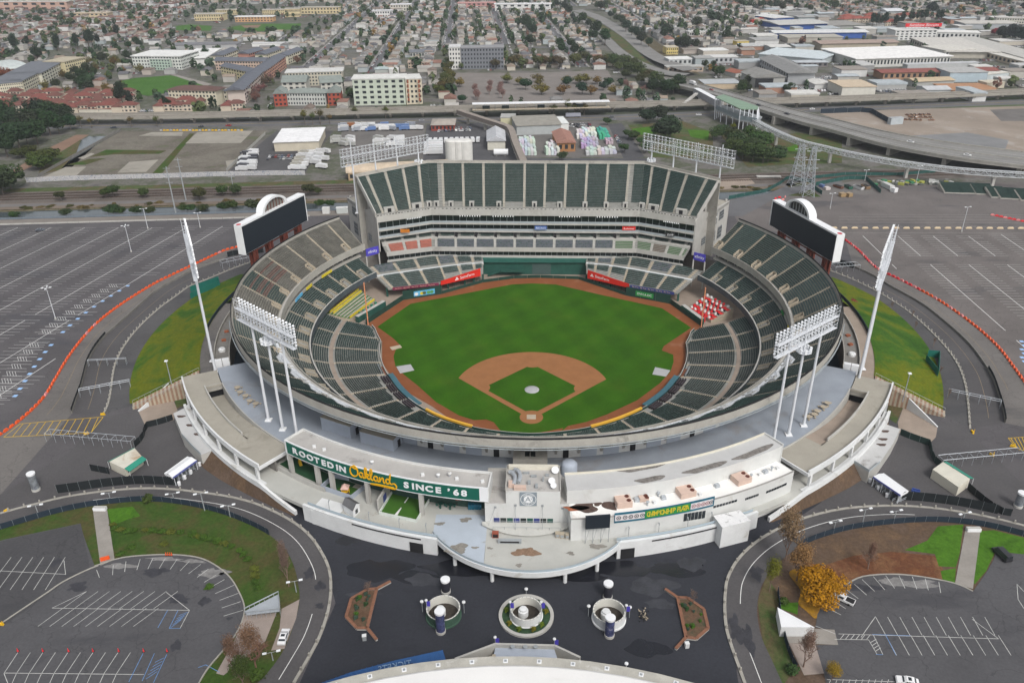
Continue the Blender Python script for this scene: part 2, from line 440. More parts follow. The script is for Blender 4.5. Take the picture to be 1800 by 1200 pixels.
def EQ():
 m,nt,b=BO('canal_water',.12,.5);p=CA(nt);c=CG(nt,BG(nt,p,.03,4,.6),[(.3,(.05,.065,.07)),(.7,(.075,.09,.095))]);nt.links.new(c,b.inputs['Base Color']);bn=nd(nt,'ShaderNodeBump');bn.inputs['Strength'].default_value=.12;nt.links.new(BG(nt,p,.8,3,.5),bn.inputs['Height']);nt.links.new(bn.outputs[0],b.inputs['Normal']);return m
F8=EQ()
def GI():
 mb=MB();n=96;u=NA([1.,.092]);canal_n=lambda x:213+.092*x;V,F=[],[];inner=[pol(112.,360.*i/n)for i in range(n)]
 for i in range(n):
  a=360.*i/n;d=NA([sin(R(a)),-cos(R(a))]);far=3000.;den=d[1]-.092*d[0]
  if den>1e-6:
   far=min(far,(canal_n(CC[0])-CC[1])/den)
  V+=[tuple(inner[i][:2])+(GZ,),(CC[0]+d[0]*far,CC[1]+d[1]*far,GZ)]
 for i in range(n):
  j=(i+1)%n;F.append((2*i,2*i+1,2*j+1,2*j))
 mb.Z(V,F,H3);AH(mb.B('ground'));XE=168.;mb=MB();mb.Y([(-3000,canal_n(-3000)+17,GZ),(XE,canal_n(XE)+17,GZ),(XE,canal_n(XE)+3600,GZ),(-3000,canal_n(-3000)+3600,GZ)],CS);mb.Y([(XE,canal_n(XE),GZ),(4000,canal_n(4000),GZ),(4000,canal_n(4000)+3600,GZ),(XE,canal_n(XE)+3600,GZ)],CS);AH(mb.B('terrain'));mb=MB();rnd=random.Random(3);xs=list(np.arange(-900,XE,6.))+[XE];jit=[[rnd.uniform(-.9,.9)for _ in range(2)]for _ in xs]
 for k in range(len(xs)-1):
  a,b=xs[k],xs[k+1]
  for o0,z0,o1,z1,w in((0,GZ,2.2,GZ-2.4,0),(15.,GZ-2.4,17.,GZ,1)):
   ja,jb=jit[k][w],jit[k+1][w];i0,i1=(0,1)if w==0 else(1,0);mb.Y([(a,canal_n(a)+o0+ja*i1,z0),(b,canal_n(b)+o0+jb*i1,z0),(b,canal_n(b)+o1+jb*i0,z1),(a,canal_n(a)+o1+ja*i0,z1)],DRY)
 mb.Y([(XE,canal_n(XE),GZ-2.4),(XE,canal_n(XE)+17,GZ-2.4),(XE,canal_n(XE)+17,GZ),(XE,canal_n(XE),GZ)],BF);AH(mb.B('canal_bank'));mb=MB();mb.Y([(-3000,canal_n(-3000)+1,GZ-.8),(XE,canal_n(XE)+1,GZ-.8),(XE,canal_n(XE)+16.5,GZ-.8),(-3000,canal_n(-3000)+16.5,GZ-.8)],F8);AH(mb.B('canal_water'));mb=MB();mb.Z([tuple(pol(113,3.75*i)[:2])+(-.05,)for i in range(96)],[tuple(range(96))],BD);mb.Z([tuple(pol(112,3.75*i)[:2])+(z,)for z in(-.05,GZ)for i in range(96)],[(i,(i+1)%96,96+(i+1)%96,96+i)[::-1]for i in range(96)],BR);AH(mb.B('pit_floor'))
GI()
def HD():
 mb=MB();track=P('E',(130,632),(325,502),(530,470),(745,410),(910,388),(1050,385),(1250,392),(1500,478),(1735,522),(1905,645),(1815,745),(1815,830),(1790,880),(1700,985),(1570,1100),(1500,1145),(1330,1185),(1245,1215))+[(1005,770),(870,770),(855,763)]+P('E',(680,1165),(560,1120),(475,1060),(370,1000),(260,900),(215,830),(215,720),(165,660));mb.S([G(a,b,0)for a,b in track],.03,HM);AH(mb.B('warning_track'));g=P('E',(190,643),(365,522),(640,470),(900,420),(1010,415),(1130,420),(1370,475),(1690,545),(1845,648),(1700,745),(1690,768),(1750,790),(1752,830),(1735,880),(1680,940),(1560,1030),(1400,1105),(1290,1145),(1195,1165),(1160,1195))+[(990,752),(950,760),(920,761),(880,757),(868,742),(855,737)]+P('E',(700,1135),(620,1110),(500,1040),(400,950),(330,895),(285,850),(275,800),(290,755),(310,740),(275,705))
 mb=MB();mb.S([G(a,b,0)for a,b in g],.06,GD);AH(mb.B('field_grass'));mb=MB();o=1.;rad=28.96;pts=[];s=[]
 for sg in(1,):
  k=o*sqrt(2);A,B,C_=2,-2*k-2*18.44,k*k+18.44**2+0-rad**2
 aa,bb,cc=2,2*k-2*18.44,k*k+18.44**2-rad**2;y=(-bb+sqrt(bb*bb-4*aa*cc))/(2*aa);xr=y+k;a0=atan2(y-18.44,xr);arc=[(rad*cos(a0+(pi-2*a0)*i/40),18.44+rad*sin(a0+(pi-2*a0)*i/40))for i in range(41)];clay=arc+[(-k,0.),(0,-k*.2),(k,0.)];mb.S([(x,y_,0)for x,y_ in clay],.09,HO);mb.S([(4.1*cos(t),4.1*sin(t),0)for t in np.linspace(0,2*pi,40)[:-1]],.092,HO);AH(mb.B('infield_clay'));mb=MB();e=.95*sqrt(2);b1,b2,b3=NA([19.4,19.4]),NA([0,38.8]),NA([-19.4,19.4]);h0=NA([0,e])
 def circ(c,r,t0,t1,n=8):
  return[(c[0]+r*cos(R(t0+(t1-t0)*i/n)),c[1]+r*sin(R(t0+(t1-t0)*i/n)))for i in range(n+1)]
 ins=circ((0,0),4.1,125,55)[::-1]if False else[];poly=[];poly+=circ((0,0),4.3,118,62,8);poly+=circ(b1,3.96,238,122,8)[0:0];t=3.96;poly+=circ(b1,t,211,149,8);poly+=circ(b2,t,301,239,8);poly+=circ(b3,t,31,-31,8);mb.S([(x,y_,0)for x,y_ in poly],.12,GD);AH(mb.B('infield_grass'));mb=MB();mb.H((0,18.44,.12),[(0,.3),(1.2,.28),(2.65,.06),(2.7,0.)],DW,32);tag(mb.B('mound_cover',smooth=True),'round pale grey tarp covering the pitcher\'s mound','tarp');mb=MB();mb.X((0,.2,.095),(3.2,2.9,.05),0,FS)
 for dx in(-.75,.75):
  mb.X((dx,.2,.146),(.06,2.7,.01),0,DW)
 tag(mb.B('home_plate_mat',smooth=False),'square pale mat laid over home plate','mat')
 for nm,q,lab in(('field_mat',P('E',(290,852),(365,840),(385,872),(310,888)),'pale grey rectangular mat at the left edge of the outfield grass'),('field_mat',P('E',(1655,855),(1735,872),(1712,905),(1640,893)),'pale grey rectangular mat at the right edge of the grass near the dugout'),('field_mat',P('E',(255,750),(310,738),(320,752),(268,766)),'small tan mat on the left warning track beside the stands')):
  mb=MB();mb.Q([G(a,b,.1)for a,b in q],.07,.13,FS if 'small' in lab else DW);tag(mb.B(nm),lab,'mat')
HD()
def AP(rows,pitch=.56,mt=DL,parent=None,name='seat_block',w=.46,skip=0.,rnd=None,alt=None,altp=0.):
 P0,D,N=[],[],[]
 for pts in rows:
  pts=np.asarray(pts,float);seg=np.hypot(np.diff(pts[:,0]),np.diff(pts[:,1]));L=np.concatenate([[0],np.cumsum(seg)]);n=int(L[-1]/pitch)
  if n<1:
   continue
  s=(np.arange(n)+.5)*(L[-1]/n);P0.append(np.c_[[np.interp(s,L,pts[:,k])for k in range(3)]].T);idx=np.clip(np.searchsorted(L,s)-1,0,len(seg)-1);t=(pts[idx+1]-pts[idx])[:,:2]/seg[idx][:,None];D.append(t)
 if not P0:
  return None
 P0=np.concatenate(P0);T=np.concatenate(D);rs=np.random.RandomState(len(P0))
 if skip:
  keep=rs.rand(len(P0))>skip;P0,T=P0[keep],T[keep]
 Nv=np.c_[-T[:,1],T[:,0]];n=len(P0);hw=w/2;loc=NA([(-hw,-.24,.36),(hw,-.24,.36),(hw,-.2,.47),(-hw,-.2,.47),(hw,.1,.44),(-hw,.1,.44),(hw,.2,.84),(-hw,.2,.84),(hw,.26,.82),(-hw,.26,.82),(hw,.18,.2),(-hw,.18,.2)]);quads=[(0,1,2,3),(3,2,4,5),(5,4,6,7),(7,6,8,9),(9,8,10,11)];V=P0[:,None,:]+0;V=np.repeat(V,12,1);V[:,:,0]+=T[:,None,0]*loc[None,:,0]+Nv[:,None,0]*loc[None,:,1];V[:,:,1]+=T[:,None,1]*loc[None,:,0]+Nv[:,None,1]*loc[None,:,1];V[:,:,2]+=loc[None,:,2];V=V.reshape(-1,3);Fq=(NA(quads)[None]+12*np.arange(n)[:,None,None]).reshape(-1);me=bpy.data.meshes.new(name);me.vertices.add(len(V));me.vertices.foreach_set('co',V.reshape(-1).astype(np.float32))
 me.loops.add(len(Fq));me.loops.foreach_set('vertex_index',Fq.astype(np.int32));nq=n*5;me.polygons.add(nq);me.polygons.foreach_set('loop_start',np.arange(0,nq*4,4,dtype=np.int32));me.materials.append(mt)
 if alt is not None:
  me.materials.append(alt);mi=np.repeat((rs.rand(n)<altp).astype(np.int32),5);me.polygons.foreach_set('material_index',mi)
 me.update(calc_edges=True);o=AE(name,me);link(o);o['kind']='stuff'
 if parent is not None:
  DO(o,parent)
 return o
def CZ(r,a0,a1,z):
 n=max(2,int(abs(a1-a0)/1.5)+1);lo,hi=(a0,a1);pts=[pol(r,lo+(hi-lo)*i/(n-1),z)for i in range(n)];return pts[::-1]
def C7(rows,parent,mt,name='bench_rows'):
 mb=MB()
 for pts in rows:
  pts=[np.asarray(p)for p in pts];mb.W(pts,.32,[p[2]+.32 for p in pts],[p[2]+.46 for p in pts],mt);bk=[NA([q[0],q[1],p[2]])for q,p in zip(Of(pts,.3),pts)];mb.W(bk,.08,[p[2]+.45 for p in bk],[p[2]+.85 for p in bk],mt)
 o=mb.B(name,parent);o['kind']='stuff';return o
D1=7.4
A_L,A_R=-126.,124.5
def EK(mb,r0,r1,z0,z1,rows,a0,a1,mt,step=1.85,under=True,thick=.9):
 prof=[];tr=(r1-r0)/rows;rs=(z1-z0)/rows
 for k in range(rows):
  prof+=[(r0+k*tr,z0+k*rs),(r0+(k+1)*tr,z0+k*rs)]
 prof+=[(r1,z1)];prof+=[(r1,z1-thick-.3),(r0,z0-thick)];mb.K(prof[::-1],a0,a1,mt,step)
def BH(mb,a,r0,r1,z0,z1,rows,w,mt):
 n=rows*2;d=NA([sin(R(a)),-cos(R(a))]);t=NA([-d[1],d[0]]);rs=(z1-z0)/rows
 for k in range(n):
  ra,rb=r0+(r1-r0)*k/n,r0+(r1-r0)*(k+1)/n;z=z0+rs*(k//2)+(rs*.5 if k%2 else 0.)+.05;c0=CC+d*ra;c1=CC+d*rb;q=[c0-t*w/2,c1-t*w/2,c1+t*w/2,c0+t*w/2];mb.Q(q,z-.3,z,mt,bottom=False)
def DZ(mb,a,r0,z0,depth,width,slope,mt):
 d=NA([sin(R(a)),-cos(R(a))]);t=NA([-d[1],d[0]]);rz=atan2(t[1],t[0])
 def at(dr,dt,z):
  p=CC+d*(r0+dr)+t*dt;return(p[0],p[1],z)
 top=z0+slope*depth+.9
 for s in(-1,1):
  mb.W([at(0,s*width/2,0),at(depth,s*width/2,0)],.2,z0-.4,[z0+1.05,top],mt)
 mb.W([at(depth,-width/2,0),at(depth,width/2,0)],.2,z0-.4,top,mt);mb.Q([at(.05,-width/2+.1,0)[:2],at(depth-.1,-width/2+.1,0)[:2],at(depth-.1,width/2-.1,0)[:2],at(.05,width/2-.1,0)[:2]],z0-.2,z0+.06,mt);mb.X(at(depth-.3,0,z0+.07),(width*.45,.2,1.9),rz,BE)
def D7():
 t=AC('upper_deck','topmost curved deck of weathered seats running round the bowl under the scoreboards','seating deck',pol(105,0,17));r0,r1,z0,z1,rows=98.6,112.4,20.4,29.9,18;mb=MB();EK(mb,r0,r1,z0,z1,rows,A_L,A_R,E3);mb.B('deck_slab',t);mb=MB();mb.K([(97.5,19.2),(98.6,19.2),(98.6,20.4),(97.5,20.4)][::-1],A_L,A_R,AD,1.85);mb.K([(97.3,18.2),(97.55,18.2),(97.55,21.2),(97.3,21.2)][::-1],A_L,A_R,BF,1.85);mb.B('front_parapet',t);mb=MB();mb.K([(112.4,27.6),(113.4,28.3),(113.4,31.),(113.1,31.),(113.,29.6),(112.4,29.6)][::-1],A_L,A_R,BF,1.85);mb.B('rim',t);mb=MB();mb.K([(113.05,31.),(113.3,31.),(113.3,31.5),(113.05,31.5)][::-1],A_L,A_R,BE,1.85)
 mb.K([(113.9,28.9),(114.05,28.9),(114.05,29.05),(113.9,29.05)][::-1],-70,70,E6,1.85);mb.K([(113.9,28.2),(114.05,28.2),(114.05,28.35),(113.9,28.35)][::-1],-70,70,E6,1.85);mb.B('rim_rail',t);cuts=[];a=-121.8
 while a<A_R:
  cuts.append(a);a+=D1
 edges=[A_L]+cuts+[A_R];tr,rs=(r1-r0)/rows,(z1-z0)/rows
 for i,a in enumerate(cuts):
  mb=MB();BH(mb,a,r0,r1-.4,z0,z1-rs*.5,rows,1.,AG);mb.B('aisle_stair',t);mb=MB();DZ(mb,a+1.25,r0+.05,z0,3.,2.6,.69,AG if abs(a)>60 else AD);mb.B('vomitory',t)
 rr=random.Random(5)
 for i in range(len(edges)-1):
  a0,a1=edges[i],edges[i+1]
  if a1-a0<1.2:
   continue
  rows_=[];mid=(a0+a1)/2;vo=cuts[i-1]+1.25 if i>0 else None
  for k in range(rows):
   r=r0+(k+.62)*tr;z=z0+k*rs;b0,b1=a0+degrees(.62/r),a1-degrees(.62/r)
   if i>0 and k<4:
    b0=vo+degrees(1.45/r)
   rows_.append(CZ(r,b0,b1,z))
  old=mid<-60
  if old:
   C7(rows_,t,FN if i not in(5,8)else BX,'bench_rows')
   if i in(4,5):
    sub=[rows_[k]for k in(7,8,10,11,14)];o=C7([[p+NA([0,0,.02])for p in s]for s in sub],t,mat('bench_faded_red',(.24,.13,.11),.8,.2),'bench_rows')
  else:
   AP(rows_,.56,DL if rr.random()<.6 or mid<0 else BX,t,alt=BX,altp=.12)
 PW=mat('cover_white',(.5,.52,.54),.6,.16,.8)
 for a in np.arange(-121.8+7*D1,72,D1):
  if abs(a)>68:
   continue
  for k in range(5):
   mb=MB();s=1.4+.9*k if a<0 else .4;e=D1-.4 if a<0 else D1-1.4-.9*k
   if e-s<.6:
    continue
   mb.K([(r0+k*tr+.02,z0+k*rs),(r0+(k+1)*tr,z0+k*rs),(r0+(k+1)*tr,z0+k*rs+.92),(r0+k*tr+.3,z0+k*rs+.92),(r0+k*tr+.02,z0+k*rs+.5)][::-1],a+s,a+e,PW,1.5);mb.B('row_cover',t)
 for i,a in enumerate(np.arange(-62,62.1,D1)):
  mb=MB()
  for k,(da,w,dr)in enumerate(((0.,4.2,.2),(1.9,3.,1.),(-2.,3.6,.6))):
   p=pol(99.4+dr,a+da,21.1+.65*dr);mb.X(p,(w*1.1,1.7,.12),R(a+da),mat('platform_white',(.6,.62,.64),.6,.12,.8))
   for s in(-1,-.5,0,.5,1):
    q=pol(100.2+dr,a+da+degrees(s*w*.5/100),0);mb.T((q[0],q[1],21.1+.65*dr),(q[0],q[1],22.4+.65*dr),.06,mt=E6,n=4)
   q0,q1=pol(100.2+dr,a+da-degrees(w*.5/100),22.4+.65*dr),pol(100.2+dr,a+da+degrees(w*.5/100),22.4+.65*dr);mb.T(q0,q1,.07,mt=AK,n=4)
  mb.B('front_platform',t)
 for i,a in enumerate(np.arange(-125.5,124.6,D1/2)):
  mb=MB();d=NA([sin(R(a)),-cos(R(a))]);tt=NA([-d[1],d[0]]);prof=[(98.5,17.),(101.4,17.),(103.,20.2),(113.1,27.9),(112.6,29.),(98.8,19.6)];V=[]
  for s in(-.35,.35):
   for r,z in prof:
    q=CC+d*r+tt*s;V.append((q[0],q[1],z))
  n=len(prof);mb.Z(V,[tuple(range(n)),tuple(range(2*n-1,n-1,-1))]+[(i2,(i2+1)%n,n+(i2+1)%n,n+i2)[::-1]for i2 in range(n)],BF);mb.B('raking_beam',t)
 return t
def EZ():
 t=AC('club_deck','middle curved deck of dark green seats between the lower bowl and the top deck','seating deck',pol(93,0,9));r0,r1,z0,z1,rows=88.3,98.6,9.7,15.4,13;mb=MB();EK(mb,r0,r1,z0,z1,rows,-124.,122.6,C9);mb.B('deck_slab',t);mb=MB();mb.K([(87.5,8.1),(88.3,8.4),(88.3,10.),(88.1,10.6),(87.6,10.6)][::-1],-124.,122.6,mat('deck_fascia',(.07,.085,.095),.6,.2),1.85);mb.B('front_fascia',t);mb=MB();mb.K([(87.6,10.6),(88.1,10.6),(88.1,10.72),(87.6,10.72)][::-1],-124.,122.6,AD,1.85);mb.B('front_coping',t);mb=MB();mb.K([(99.4,14.6),(100.3,14.6),(100.3,19.4),(99.4,19.4)][::-1],-124.5,123.5,AZ,1.85);mb.B('suite_glazing',t)
 mb=MB();mb.K([(97.6,15.5),(99.4,15.5),(99.4,16.4),(97.6,16.4)][::-1],-124.5,123.5,BF,1.85);mb.B('suite_balcony',t);mul_=MB()
 for a in np.arange(-124,123.4,1.85):
  p=pol(99.3,a,15.6);mul_.X(p,(.16,.16,4.),R(a),AA)
 mul_.B('suite_mullion',t)['kind']='stuff';cuts=list(np.arange(-118.4,121,D1));edges=[-124.]+cuts+[122.6];tr,rs=(r1-r0)/rows,(z1-z0)/rows
 for a in cuts:
  mb=MB();BH(mb,a,r0+.1,r1-.4,z0,z1-rs*.5,rows,.95,AG);mb.B('aisle_stair',t);mb=MB();DZ(mb,a-1.5,r0+.25,z0,3.9,3.2,.55,mat('vomitory_tan',(.33,.295,.235),.85,.14));mb.B('vomitory',t)
 for i in range(len(edges)-1):
  a0,a1=edges[i],edges[i+1];rows_=[]
  for k in range(rows):
   r=r0+(k+.62)*tr;b0,b1=a0+degrees(.6/r),a1-degrees(.6/r)
   if i<len(edges)-2 and k<5:
    b1=cuts[i]-1.5-degrees(1.75/r)
   rows_.append(CZ(r,b0,b1,z0+k*rs))
  AP(rows_,.56,DL,t,alt=BX,altp=.2)
 for a,mt,w in((-112.5,BN,4.5),(-103.,BN,3),(-97.5,EN,4.5),(87,mat('board_green',(.02,.2,.04)),2),(79,BN,2)):
  mb=MB();mb.K([(97.25,15.55),(97.6,15.55),(97.6,16.7),(97.25,16.7)][::-1],a,a+w,mt,1.);mb.B('balcony_sign',t)
def AN(a):
 xs=[-103,-96,-88,-70,-57,-45,-30,-15,0,15,30,45,57,70,88,96,103];ys=[73.4,66.5,62.3,61.9,62.4,64.2,66.9,68.8,69.5,68.,65.6,63.6,62.2,61.6,61.4,65.2,73.4];return float(np.interp(a,xs,ys))
def BC(r):
 if r<=80.:
  return 1.15+max(0,r-61.5)*.152
 if r<=81.6:
  return 3.95
 return 3.95+(r-81.6)*.34
def D9():
 t=AC('lower_bowl','lowest ring of green seats round the infield and foul lines','seating deck',pol(75,0,0));RA,RB=80.,81.6;mb=MB();seg=list(np.arange(-98.4,98.5,1.85));tr=.82;nfront=int((RA-61.3)/tr);radii=[RA-tr*(nfront-k)for k in range(nfront+1)]
 for i in range(len(seg)-1):
  a0,a1=seg[i],seg[i+1];f0,f1=AN(a0),AN(a1)
  for k in range(nfront):
   ra,rb=radii[k],radii[k+1]
   if rb<=min(f0,f1):
    continue
   z=BC(ra);p0,p1=max(ra,f0),max(ra,f1);q0,q1=max(rb,f0),max(rb,f1);mb.Y([pol(p0,a0,z),pol(q0,a0,z),pol(q1,a1,z),pol(p1,a1,z)][::-1],C9);zb=BC(rb)if k<nfront-1 else 3.95;mb.Y([pol(q0,a0,z),pol(q0,a0,zb),pol(q1,a1,zb),pol(q1,a1,z)][::-1],C9)
 for k in range(14):
  ra,rb=RB+k*tr,RB+(k+1)*tr;z,zb=BC(ra)+.25,BC(rb)+.25;mb.K([(ra,z-.8),(rb,z-.8),(rb,z),(ra,z)][::-1],-98.4,98.4,C9,1.85)
 mb.B('terrace',t);mb=MB();mb.K([(RA,3.5),(RB,3.5),(RB,3.97),(RA,3.97)][::-1],-98.4,98.4,BD,1.85);mb.B('cross_aisle',t);pts=[pol(AN(a)-.05,a)for a in np.arange(-98.4,98.5,1.)];mb=MB();mb.W(pts,.25,0.,[BC(AN(a))+.95 for a in np.arange(-98.4,98.5,1.)],DH,AD);mb.B('front_wall',t)
 for s,a0,a1 in((-1,-34,-17),(1,17,36)):
  mb=MB();pts=[pol(AN(a)-.25,a)for a in np.linspace(a0,a1,14)];mb.W(pts,.75,[BC(AN(a))+.5 for a in np.linspace(a0,a1,14)],[BC(AN(a))+1.25 for a in np.linspace(a0,a1,14)],GV);mb.B('yellow_pad',t)
 cuts=list(np.arange(-90.,91.,9.));edges=[-98.3]+cuts+[98.3]
 for a in cuts:
  fr=AN(a);k0=next(k for k in range(nfront)if radii[k]>=fr);rows=nfront-k0
  if rows>2:
   mb=MB();BH(mb,a,radii[k0],RA,BC(radii[k0]),BC(RA),rows,1.,AG);mb.B('aisle_stair',t)
  mb=MB();BH(mb,a,RB,91.,BC(RB)+.25,BC(91.)+.25,11,1.,AG);mb.B('aisle_stair',t)
 rr=random.Random(11)
 for i in range(len(edges)-1):
  a0,a1=edges[i],edges[i+1];mid=(a0+a1)/2;rows_=[]
  for k in range(nfront-1):
   r=radii[k]+.5
   if r<min(AN(a0),AN(a1))-0.:
    continue
   lo,hi=a0+degrees(.6/r),a1-degrees(.6/r);aa=[a for a in np.linspace(lo,hi,12)if r>AN(a)+(4.2 if 37<abs(a)<62 else .9)]
   if len(aa)<3:
    continue
   rows_.append(CZ(r,aa[0],aa[-1],BC(radii[k])))
  AP(rows_,.56,DL,t,alt=BX,altp=.25);rows_=[]
  for k in range(11):
   r=RB+k*tr+.5;rows_.append(CZ(r,a0+degrees(.6/r),a1-degrees(.6/r),BC(RB+k*tr)+.25))
  if True:
   AP(rows_,.56,DL,t,alt=BX,altp=.1)
 mb=MB();mb.K([(93.,7.3),(97.,7.3),(97.,12.5),(93.,12.5)][::-1],-98.4,98.4,BR,1.85);mb.B('concourse_wall',t);return t
D7()
EZ()
D9()
def FI(sg):
 lab='long low dugout with teal roof and dark bench rows, %s side of the field'%('left' if sg<0 else 'right');a0,a1=(38,61);t=AC('dugout',lab,'dugout',pol(63,sg*50,0));aa=np.linspace(a0,a1,12)*sg;mb=MB();pts=[pol(AN(a)-.9,a)for a in aa];mb.W(pts,2.,2.2,2.55,mat('dugout_teal',(.05,.13,.16),.6,.15));mb.B('roof',t);mb=MB();mb.W([pol(AN(a)-.4,a)for a in aa],.6,.1,2.2,BE);mb.B('back_wall',t)
 for k,dr in enumerate((.9,1.9,2.9)):
  mb=MB()
  for s in range(4):
   b=np.linspace(a0+5.8*s+.5,a0+5.8*s+5.,4)*sg;mb.W([pol(AN(a)+dr,a)for a in b],.5,BC(AN(a0)+dr),BC(AN(a0)+dr)+.85,mat('bench_dark',(.05,.04,.045),.7,.2))
  mb.B('bench_row',t)
 w=AC('camera_well','small open camera well of rusty brown floor beside the %s dugout'%('left' if sg<0 else 'right'),'camera well',pol(63,sg*66,0));mb=MB();b=np.linspace(63,69,4)*sg;mb.W([pol(AN(a)+.9,a)for a in b],1.7,.1,1.3,mat('well_floor',(.22,.085,.05),.9,.2));mb.B('floor',w);mb=MB();mb.W([pol(AN(a)+1.9,a)for a in b],.25,.1,2.8,AA);mb.B('rail',w)
FI(-1)
FI(1)
def lerp(a,b,t):
 return np.asarray(a,float)*(1-t)+np.asarray(b,float)*t
def AI(x,y,py):
 lo,hi=-20.,140.
 for _ in range(40):
  m=(lo+hi)/2
  if DJ((x,y,m))[1]>py:
   lo=m
  else:
   hi=m
 return(lo+hi)/2
def C3(L,J0,J1,Rr,n=1):
 return[NA(p,float)for p in(L,J0,J1,Rr)]
def GG(mb,F,B,z0,z1,rows,mt,thick=.8):
 n=len(F)
 for k in range(rows):
  t0,t1=k/rows,(k+1)/rows;z=z0+(z1-z0)*k/rows;zn=z0+(z1-z0)*(k+1)/rows
  for i in range(n-1):
   a0,a1=lerp(F[i],B[i],t0),lerp(F[i],B[i],t1);b0,b1=lerp(F[i+1],B[i+1],t0),lerp(F[i+1],B[i+1],t1);mb.Y([(*a0,z),(*b0,z),(*b1,z),(*a1,z)],mt);mb.Y([(*a1,z),(*b1,z),(*b1,zn),(*a1,zn)],mt)
 for i in range(n-1):
  for k in range(0,rows,3):
   t0,t1=k/rows,min(1.,(k+3)/rows);q=[(F,i,t0),(F,i,t1),(F,i+1,t1),(F,i+1,t0)];mb.Y([(*lerp(F[j],B[j],tt),z0+(z1-z0)*tt-thick)for _,j,tt in q],mt)
  mb.Y([(*F[i],z0-thick),(*F[i+1],z0-thick),(*F[i+1],z0),(*F[i],z0)],mt);mb.Y([(*B[i+1],z1-thick),(*B[i],z1-thick),(*B[i],z1),(*B[i+1],z1)],mt)
 for i in(0,n-1):
  mb.Y([(*F[i],z0-thick),(*F[i],z0),(*B[i],z1),(*B[i],z1-thick)],mt)
def A7(F,B,z0,z1,rows,s0,s1,k0=0,k1=None,depth=.62):
 out=[]
 for k in range(k0,rows if k1 is None else k1):
  t=(k+depth)/rows;z=z0+(z1-z0)*k/rows;pts=[];ss=[s0]+[q for q in range(int(s0)+1,int(ceil(s1)))]+[s1]
  for s in ss:
   i=min(int(s),len(F)-2);f=s-i;p=lerp(lerp(F[i],F[i+1],f),lerp(B[i],B[i+1],f),t);pts.append(NA([p[0],p[1],z]))
  out.append(pts)
 return out
def B8(mb,F,B,z0,z1,rows,s,w,mt,k0=0,k1=None):
 i=min(int(s),len(F)-2);f=s-i;a,b=lerp(F[i],F[i+1],f),lerp(B[i],B[i+1],f);tang=(np.asarray(F[i+1],float)-F[i]);tang/=np.hypot(*tang);k1=rows if k1 is None else k1
 for k in range(2*k0,2*k1):
  t0,t1=k/(2*rows),(k+1)/(2*rows);z=z0+(z1-z0)*(k//2)/rows+((z1-z0)/rows*.5 if k%2 else 0)+.05;p,q=lerp(a,b,t0),lerp(a,b,t1);mb.Q([p-tang*w/2,p+tang*w/2,q+tang*w/2,q-tang*w/2],z-.35,z,mt,bottom=False)
def ER(mb,F,B,z0,z1,mt):
 poly=[tuple(p)for p in F]+[tuple(p)for p in B[::-1]];mb.Q(poly,z0,z1,mt)
